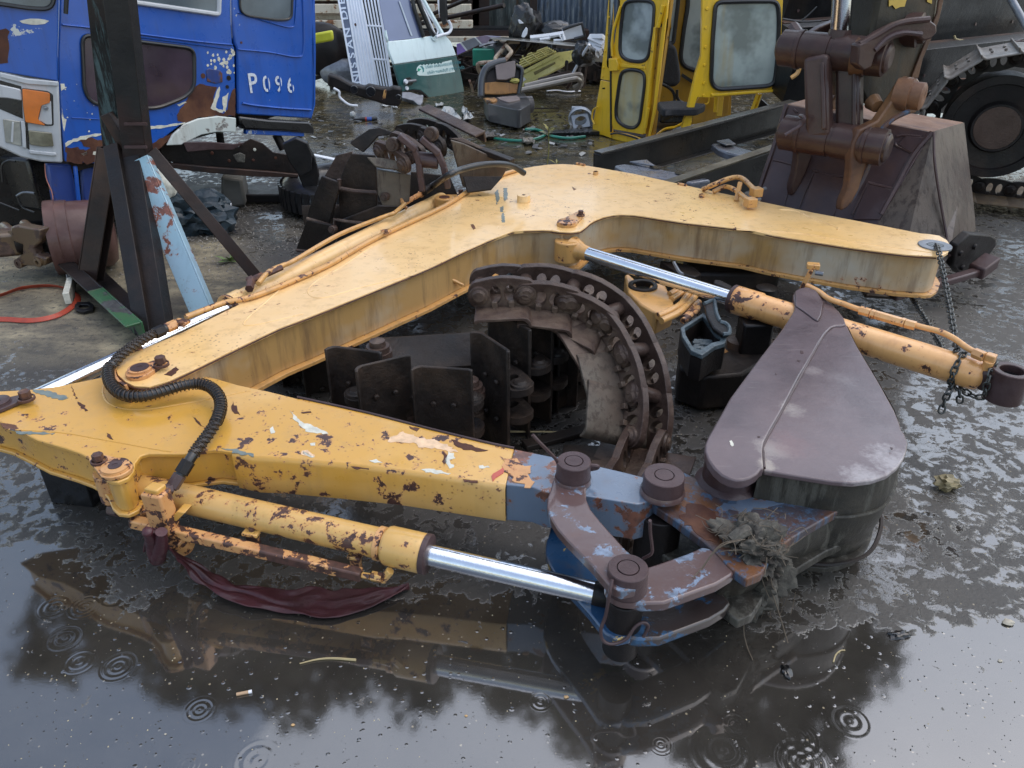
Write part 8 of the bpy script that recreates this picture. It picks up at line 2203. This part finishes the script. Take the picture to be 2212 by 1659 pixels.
# torn truck seat
so_ = Zp('S', 700, 1560, 0)
SE = thing('torn_truck_seat', 'torn brown and grey truck seat lying open on the wet floor', 'seat', so_)
FAB = plain('grey_vinyl', (.05, .05, .055), .35, 0, .6, .3, 10); FABL = plain('taupe_fabric', (.20, .16, .15), .7, 0, .2, .2, 12); FOAM = paint('orange_foam', (.40, .20, .06), (.28, .13, .04), chips=.6, cs=6, rustc=(.06, .035, .02), halo=(.2, .1, .03), dirt=(.07, .04, .02), dirt_amt=.9, rough=.8, coat=.2)
pSe = (Yp('S', 650, 1350, 7.55), V((.12, -1, .35)).normalized())
def ssl(name, pts, t, mat, lf=0, bev=.02, r=30): 
    nn = pSe[1].normalized(); P = [on(pSe, *px('S', u, v)) + nn * lf for u, v in rnd(pts, r)]
    return MB().prism(P, -nn * t).link(name, mat, SE, None, bev, segs=3)
ssl('backrest', [(350, 1400), (365, 1150), (430, 1000), (560, 930), (720, 890), (860, 960), (940, 1000), (930, 1150), (890, 1360), (620, 1385)], .10, M['dark'])
ssl('exposed_foam', [(388, 1370), (390, 1210), (560, 1190), (900, 1220), (880, 1355), (620, 1378)], .03, FOAM, .02, .01, 15)
ssl('headrest_cover', [(545, 960), (640, 930), (835, 895), (842, 1000), (830, 1130), (700, 1175), (570, 1170)], .05, FABL, .05, .015, 12)
MB().tube(catmull([on(pSe, *px('S', u, v)) + pSe[1] * .02 for u, v in ((345, 1400), (355, 1180), (420, 1010), (560, 930), (700, 895))], 5), .035, 10).link('side_bolster', FAB, SE)
MB().tube(catmull([on(pSe, *px('S', u, v)) + pSe[1] * .02 for u, v in ((850, 960), (930, 1010), (925, 1150), (890, 1360))], 5), .02, 10).link('side_bolster', M['black'], SE)
lump(on(pSe, *px('S', 830, 1180)) + pSe[1] * .03, .04, .02, .02, 61, 3, .4).link('foam_bit', plain('yellow_foam', (.5, .45, .12), .7), SE)
P = [Zp('S', u, v, .20) for u, v in rnd([(370, 1370), (600, 1380), (880, 1370), (980, 1340), (1040, 1440), (1080, 1500), (900, 1600), (700, 1560), (440, 1500)], 40)]
MB().prism(P, -UP * .17).link('seat_cushion', FAB, SE, None, .05, segs=4)
P = [Zp('S', u, v, .215) for u, v in rnd([(560, 1390), (880, 1385), (920, 1440), (740, 1480), (620, 1440)], 15)]
MB().prism(P, -UP * .03).link('fabric_panel', FABL, SE, None, .01)
P = [Zp('S', u, v, .222) for u, v in rnd([(370, 1370), (420, 1365), (520, 1390), (590, 1440), (520, 1470), (430, 1460)], 15)]
MB().prism(P, -UP * .04).link('exposed_foam', FOAM, SE, None, .012)
a, b = Zp('S', 790, 1535, .12), Zp('S', 1090, 1515, .12)
MB().lathe(a, b - a, [(0, 0), (0, .07), (.01, .085), ((b - a).length - .01, .085), ((b - a).length, .07), ((b - a).length, 0)], 24).link('bolster_roll', plain('ribbed_grey', (.12, .11, .11), .5, 0, .4), SE)
c = Zp('S', 1005, 1630, .05); MB().lathe(c, (-.1, -1, .2), [(-.03, .045), (.01, .045), (.012, .025), (0, .022), (0, 0)], 18).link('recliner_knob', M['rubber'], SE)
MB().tube([Zp('S', 1110, 1575, .02), Zp('S', 1480, 1568, .02)], .008, 6).link('lever', M['dark'], SE)

# ---- small things on the middle floor
o_ = Zp('B', 1850, 860, 0)
LH = thing('lamp_housing', 'pale grey square lamp housing with round opening near the yellow cab', 'car part', o_)
pLH = (o_ + V((0, 0, .0)), V((-.1, -.9, .35)).normalized())
def bsl(k, name, pts, t, mat, plane, par, lf=0, bev=.004, r=None):
    nn = plane[1].normalized(); P = [on(plane, *px(k, u, v)) + nn * lf for u, v in (rnd(pts, r) if r else pts)]
    return MB().prism(P, -nn * t).link(name, mat, par, None, bev)
GPL = plain('pale_grey_plastic', (.38, .41, .45), .45, 0, .4, .15, 12)
oP = [on(pLH, *px('B', u, v)) for u, v in ((1785, 775), (1895, 760), (1915, 848), (1800, 862))]
c = sum(oP, V((0, 0, 0))) / 4
oo, ii = [], []
for i in range(24):
    t = 2 * math.pi * i / 24; e = i / 6
    a_, b_ = oP[int(e) % 4], oP[(int(e) + 1) % 4]; oo.append(a_.lerp(b_, e % 1))
ux = (oP[1] - oP[0]) / 2; uy = (oP[0] - oP[3]) / 2
for q in oo:
    d = q - c; L = math.hypot(d.dot(ux) / ux.length_squared, d.dot(uy) / uy.length_squared); ii.append(c + d / L * .72)
MB().ringprism(oo, ii, V((0, .03, 0))).link('front_frame', GPL, LH, None, .003)
MB().lathe(c + V((0, .03, .0)), V((.05, 1, .25)), [(0, .115), (.05, .12), (.09, .10), (.12, .06)], 24).link('reflector_bowl', GPL, LH)
MB().box(on(pLH, *px('B', 1825, 735)) + V((0, .05, 0)), V((.05, 0, 0)), V((0, .03, 0)), UP * .02).link('top_clip', GPL, LH, None, .004)
p = Zp('B', 1800, 890, 0)
o = thing('plastic_tray', 'black ribbed plastic tray lying in front of the pale lamp housing', 'tray', p)
MB().box(Zp('B', 1790, 888, .02), V((.26, .03, 0)), V((-.01, .06, 0)), UP * .018).link('tray_body', M['black'], o, None, .006)
for i in range(9): MB().box(Zp('B', 1650 + i * 32, 885, .042), V((.006, 0, 0)), V((0, .05, 0)), UP * .006).link('rib', M['rubber'], o)
HG = plain('green_hose_pvc', (.01, .19, .12), .35, 0, .5)
mb = MB().tube(catmull([Zp('B', u, v, .015) for u, v in ((1270, 928), (1380, 940), (1500, 940), (1590, 915), (1610, 890), (1540, 865), (1480, 868), (1560, 872), (1650, 910), (1760, 925), (1880, 915))], 8), .013, 8)
put(mb, 'garden_hose', HG, 'green hose looped on the littered floor left of the yellow cab', 'hose')
# paper and plastic scraps
def crumple(k, pts, z, seed, mat, label, amp=.03, name='paper_scrap', cat='paper'):
    P = [Zp(k, u, v, z) for u, v in pts]; c = sum(P, V((0, 0, 0))) / len(P); rn = random.Random(seed)
    vs_ = []; m = len(P); rings = 4
    for j in range(rings + 1):
        for i in range(m * 3):
            e = i / 3; a_ = P[int(e) % m].lerp(P[(int(e) + 1) % m], e % 1)
            q = c.lerp(a_, j / rings) if j else c
            vs_.append(q + V((rn.uniform(-1, 1), rn.uniform(-1, 1), 0)) * amp * .3 + UP * max(-z + .006, rn.uniform(-.3, 1) * amp))
    M3 = m * 3
    f = [[j * M3 + i, j * M3 + (i + 1) % M3, (j + 1) * M3 + (i + 1) % M3, (j + 1) * M3 + i] for j in range(rings) for i in range(M3)]
    o = put(MB().add(vs_, f), name, mat, label, cat, sharp=20)
    o.modifiers.new('t', 'SOLIDIFY').thickness = .003
PAP = plain('wet_white_paper', (.46, .47, .46), .5, 0, .5, .25, 20)
crumple('B', [(880, 750), (960, 725), (1010, 770), (1050, 800), (980, 825), (900, 790)], .03, 1, PAP, 'crumpled white plastic sheet behind the top track shoe', .05, 'plastic_sheet', 'plastic sheet')
crumple('B', [(1050, 730), (1080, 725), (1110, 775), (1140, 800), (1070, 805)], .03, 2, PAP, 'crumpled pale paper right of the white plastic sheet', .04)
crumple('B', [(875, 700), (930, 690), (925, 710), (880, 715)], .01, 3, PAP, 'small white scrap floating in front of the teal door', .02)
crumple('B', [(515, 700), (570, 695), (575, 708), (520, 712)], .01, 4, PAP, 'small white scrap in front of the grille foot', .02)
crumple('B', [(585, 712), (610, 705), (625, 728), (590, 725)], .01, 5, PAP, 'tiny pale scrap right of the grille foot scrap', .02)
crumple('B', [(1150, 900), (1260, 890), (1290, 925), (1200, 940)], .02, 6, plain('wet_brown_paper', (.10, .085, .07), .6, 0, .4), 'soaked brown paper left of the green hose', .03)
crumple('B', [(1450, 935), (1530, 930), (1540, 960), (1470, 965)], .02, 7, plain('wet_brown_paper2', (.16, .14, .11), .6, 0, .4), 'soaked paper on the green hose', .03)
mb = lump(Zp('B', 322, 765, .035), .03, .03, .03, 71, 3, .2); put(mb, 'foam_cup', PAP, 'small white lump of foam on the floor below the bumper beam', 'foam')
BT_ = thing('bottle', 'small dark bottle with red and blue label lying beside the white foam lump', 'bottle', Zp('B', 440, 800, 0))
a, b = Zp('B', 325, 800, .02), Zp('B', 490, 795, .02)
MB().lathe(a, b - a, [(0, 0), (0, .009), (.05, .009), (.09, .02), (.24, .02), (.245, 0)], 16).link('bottle_body', M['rubber'], BT_)
q = a.lerp(b, .55); MB().lathe(q, b - a, [(0, .0205), (.05, .0205)], 16).link('bottle_label', plain('label_blue', (.03, .08, .3), .4), BT_)
q = a.lerp(b, .48); MB().lathe(q, b - a, [(0, .0205), (.02, .0205)], 16).link('bottle_label', plain('label_red', (.35, .04, .02), .4), BT_)
# litter spread on the floor as one uncountable layer
rr = random.Random(77); mb = MB()
for i in range(520):
    u, v = rr.uniform(640, 1300), rr.uniform(235, 345)
    if rr.random() < .35: u, v = rr.gauss(1130, 70), rr.gauss(275, 22)
    p = Zp('M', u, v, 0)
    s_ = rr.uniform(.006, .035); t = rr.uniform(0, 6.28)
    x = V((math.cos(t), math.sin(t), rr.uniform(-.2, .4))) * s_; y = V((-math.sin(t), math.cos(t), rr.uniform(-.2, .3))) * s_ * rr.uniform(.3, .9)
    q = p + UP * rr.uniform(.004, .02)
    q.z = max(q.z, .003 + abs(x.z) + abs(y.z))
    mb.prism([q - x - y, q + x - y * .6, q + x * .7 + y, q - x * .8 + y * .9], -UP * .002)
LIT = NT('litter_mix'); oi = LIT.n.new('ShaderNodeNewGeometry').outputs['Random Per Island']
LIT.fin(LIT.mix(LIT.ramp(oi, .86, .9), LIT.mix(oi, (.018, .015, .012), (.06, .045, .028)), (.25, .25, .23)), .5, 0, None, None, .5, .1)
put(mb, 'litter', LIT.m, 'wet leaf litter and crumbs scattered on the yard floor', 'litter', base=V((0, 7, 0)), kind='stuff', smooth=False)
# gravel on the left
rr = random.Random(78); mb = MB()
for i in range(2600):
    u, v = rr.uniform(330, 690), rr.uniform(405, 540)
    if rr.random() < .3: u, v = rr.uniform(-10, 560), rr.uniform(520, 610)
    p = Zp('M', u, v, 0); s_ = rr.uniform(.002, .008)
    vv = [p + V((rr.uniform(.6, 1) * s_ * a_, rr.uniform(.6, 1) * s_ * b_, 0)) for a_, b_ in ((1, 0), (0, 1), (-1, 0), (0, -1))] + [p + UP * s_ * rr.uniform(.5, .9)]
    mb.add(vv, [[0, 1, 4], [1, 2, 4], [2, 3, 4], [3, 0, 4]])
GRV = NT('gravel_mix'); oi = GRV.n.new('ShaderNodeNewGeometry').outputs['Random Per Island']
GRV.fin(GRV.mix(oi, (.04, .038, .034), (.17, .16, .14)), .45, 0, None, None, .6, .1)
put(mb, 'gravel', GRV.m, 'loose wet gravel around the foot of the blue cab', 'gravel', base=V((-1.5, 4.5, 0)), kind='stuff', smooth=False)
# grit in the puddle
rr = random.Random(79); mb = MB()
for i in range(1500):
    u, v = rr.uniform(0, 2212), rr.uniform(1180, 1659)
    p = Zp('M', u, v, 0); s_ = rr.choice([.0008, .0012, .0012, .0018, .0026])
    vv = [p + V((rr.uniform(.6, 1) * s_ * a_, rr.uniform(.6, 1) * s_ * b_, 0)) for a_, b_ in ((1, 0), (0, 1), (-1, 0), (0, -1))] + [p + UP * s_ * .8]
    mb.add(vv, [[0, 1, 4], [1, 2, 4], [2, 3, 4], [3, 0, 4]])
GRT = NT('grit_mix'); oi = GRT.n.new('ShaderNodeNewGeometry').outputs['Random Per Island']
GRT.fin(GRT.mix(GRT.ramp(oi, .8, .86), GRT.mix(oi, (.02, .02, .02), (.12, .11, .10)), (.5, .42, .26)), .6)
put(mb, 'grit', GRT.m, 'fine grit and crumbs lying in the puddle', 'grit', base=V((0, 1.3, 0)), kind='stuff', smooth=False)
# weeds
def weed(p, n, h, mat, label, spread, stem=False, seed=1, name='weed'):
    t = thing(name, label, 'plant', p); rn = random.Random(seed)
    if stem:
        MB().tube(catmull([p, p + V((.01, 0, h * .5)), p + V((.0, .0, h))], 4), .004, 6).link('stem', mat, t)
    mb = MB()
    for i in range(n):
        a_ = rn.uniform(0, 6.28); b0 = p + UP * (h * rn.uniform(.75, 1) if stem else .0)
        L = h * rn.uniform(.12, .26) if stem else h * rn.uniform(.6, 1)
        d = V((math.cos(a_) * spread, math.sin(a_) * spread, rn.uniform(.2, 1))).normalized(); s_ = d.cross(UP).normalized() * L * (.14 if not stem else .22)
        m1 = b0 + d * L * .55
        mb.add([b0, m1 + s_, b0 + d * L - UP * L * .1, m1 - s_], [[0, 1, 2, 3]])
    mb.link('leaf', mat, t, smooth=False)
LEAF = plain('weed_green', (.10, .17, .03), .5, 0, .2); LEAFY = plain('weed_yellow', (.24, .22, .05), .5, 0, .2)
weed(Zp('E', 1545, 730, 0), 16, .10, LEAF, 'small green weed tuft between the stand leg and the yellow boom', .8)
weed(Zp('B', 1625, 1105, 0), 22, .30, LEAFY, 'spindly yellow-green weed growing behind the boom bend', 1.2, True, 4)
weed(Zp('B', 1690, 1100, 0), 3, .10, LEAFY, 'tiny weed sprout just right of the spindly yellow weed', .8, False, 6)
# bits in the puddle
c = Zp('L', 1755, 1370, .02)
put(lump(c + UP * .005, .04, .03, .022, 81, 3, .5), 'stone', plain('tan_stone', (.26, .21, .11), .7, 0, .3, .4, 40), 'lumpy tan stone on the wet floor right of the narrow bucket', 'stone')
CG = thing('cigarette_butt', 'cigarette butt floating in the puddle below the red rag', 'cigarette', Zp('N', 1065, 805, 0))
a, b = Zp('N', 1030, 812, .004), Zp('N', 1092, 800, .004)
MB().cyl(a, b, .0042, n=10).link('paper', plain('filter_tan', (.45, .30, .18), .6), CG); MB().cyl(a.lerp(b, .85), b.lerp(a, -.08), .0045, n=10).link('tip', M['white'], CG)
put(MB().tube(catmull([Zp('N', u, v, .003) for u, v in ((1305, 678), (1380, 660), (1450, 655), (1550, 662))], 5), [.0016 + .002 * i / 15 for i in range(16)], 6), 'dry_stalk', M['straw'], 'pale dry stalk lying in the puddle below the bucket cylinder', 'stalk')
put(MB().tube(catmull([Zp('J', u, v, .012) for u, v in ((1500, 850), (1800, 852), (2000, 860), (2180, 850))], 5), .0035, 6), 'dry_stalk', M['straw'], 'long pale straw on the oily floor inside the track arch', 'stalk')
put(MB().tube(catmull([Zp('O', u, v, .003) for u, v in ((1395, 660), (1405, 630), (1425, 612), (1445, 610))], 5), .0018, 6), 'bent_wire', M['straw'], 'thin bent wire in the water below the narrow bucket', 'wire')
put(lump(Zp('O', 1195, 700, .004), .012, .02, .006, 83, 3, .4), 'bark_bit', M['black'], 'black curled bark bit in the puddle right of the hanging roots', 'bark')
put(lump(Zp('O', 1680, 545, .004), .028, .012, .008, 84, 3, .5), 'wet_leaf', M['black'], 'dark wet leaf on the film of water right of the bucket', 'leaf')
for i, (k, u, v, s_) in enumerate((('O', 2145, 490, .016), ('O', 250, 810, .006), ('N', 1275, 945, .005), ('N', 2030, 905, .004), ('N', 720, 985, .003), ('O', 2110, 655, .006))):
    L_ = ['flat pale tan pebble at the right edge of the wet floor', 'tiny orange pebble in the puddle left of the tie wires', 'tiny orange pebble below the cigarette butt', 'tiny tan pebble right of the dry stalk', 'tiny white pebble in the left part of the puddle', 'small brown pebble below the flat tan one'][i]
    put(lump(Zp(k, u, v, s_ * .3), s_, s_ * .7, s_ * .4, 90 + i, 2, .3), 'pebble', plain('pebble_%d' % i, (.5, .32, .15) if i in (1, 2, 3) else (.42, .38, .3), .6), L_, 'pebble')

# ---- tall trees beyond the yard: seen in the water of the puddle
BARK = plain('bark', (.05, .04, .03), .8)
LV = NT('tree_leaves'); oi = LV.n.new('ShaderNodeNewGeometry').outputs['Random Per Island']
LV.fin(LV.mix(oi, (.018, .036, .010), (.045, .075, .02)), .6)
TOPT = [(60, 1420), (114, 1430), (200, 1420), (300, 1445), (412, 1515), (476, 1490), (620, 1494), (794, 1509), (992, 1479), (1097, 1490), (1223, 1548), (1284, 1615), (1354, 1566), (1440, 1561), (1480, 1640), (1600, 1650), (1747, 1588), (1868, 1500), (1900, 1420)]
def mirr(pxx, pyy, Y):            # the place at distance Y whose reflection in level water is seen there
    k_ = (pyy - 829.5) / FPX
    u = (Y * .5 + Y * .866 * k_) / (.866 - .5 * k_)
    return V(((pxx - 1106) / FPX * (Y * .866 + .5 * u), Y, u - 1.6))
def tree(x0, x1, Y, trunk_x, label, seed):
    rr = random.Random(seed)
    t0 = mirr(trunk_x, 1300, Y)
    T = thing('tall_tree', label, 'tree', V((t0.x, Y, 0)), 'trees beyond the yard')
    MB().tube(catmull([V((t0.x, Y, 0)), V((t0.x + .15, Y, 4)), V((t0.x - .1, Y, 9)), V((t0.x, Y, 13))], 6), [.36 - .013 * i for i in range(19)], 12).link('trunk', BARK, T)
    mb = MB(); mbb = MB(); x = x0
    while x < x1:
        top = lerp_tab(TOPT, x); lowv = 1262 + 20 * noise.noise(V((x * .01, 0, 5)))
        p1, p0 = mirr(x, top, Y), mirr(x, lowv, Y)
        z = p0.z + .5
        while z < p1.z:
            r = min(.85, max(.35, (p1.z - p0.z) * .2)) * rr.uniform(.75, 1.1)
            c = V((p0.x.real + (p1.x - p0.x) * (z - p0.z) / (p1.z - p0.z), Y + rr.uniform(-.9, .9), min(z, p1.z - r * .6)))
            if rr.random() < .35: mbb.tube([V((t0.x, Y, 10.5)).lerp(c, .05), V((t0.x, Y, 10.5)).lerp(c, .6) + UP * .3, c], [.10, .06, .03], 5)
            for j in range(int(105 * r)):
                d = V((rr.gauss(0, 1), rr.gauss(0, 1), rr.gauss(0, 1))).normalized() * r * rr.random() ** .4
                q = c + d; s_ = rr.uniform(.10, .24); a_ = rr.uniform(0, 6.28)
                xx = V((math.cos(a_), math.sin(a_), rr.uniform(-.6, .6))).normalized() * s_; y = xx.cross(V((rr.uniform(-1, 1), rr.uniform(-1, 1), 1)).normalized()) * .8
                mb.add([q - xx, q + y, q + xx, q - y], [[0, 1, 2, 3]])
            z += r * 1.05
        x += rr.uniform(42, 60)
    mbb.link('limb', BARK, T)
    o = mb.link('crown', LV.m, T, smooth=False); o['kind'] = 'stuff'
tree(90, 700, 14.5, 420, 'leafy tree mirrored in the left part of the puddle below the red rag', 1)
tree(700, 1230, 15.0, 960, 'leafy tree mirrored in the middle of the puddle below the bucket cylinder', 2)
tree(1230, 1890, 14.0, 1500, 'tallest leafy tree, mirrored in the puddle below the linkage and bucket', 3)

for o in bpy.data.objects:
    if '_b' in o: del o['_b']
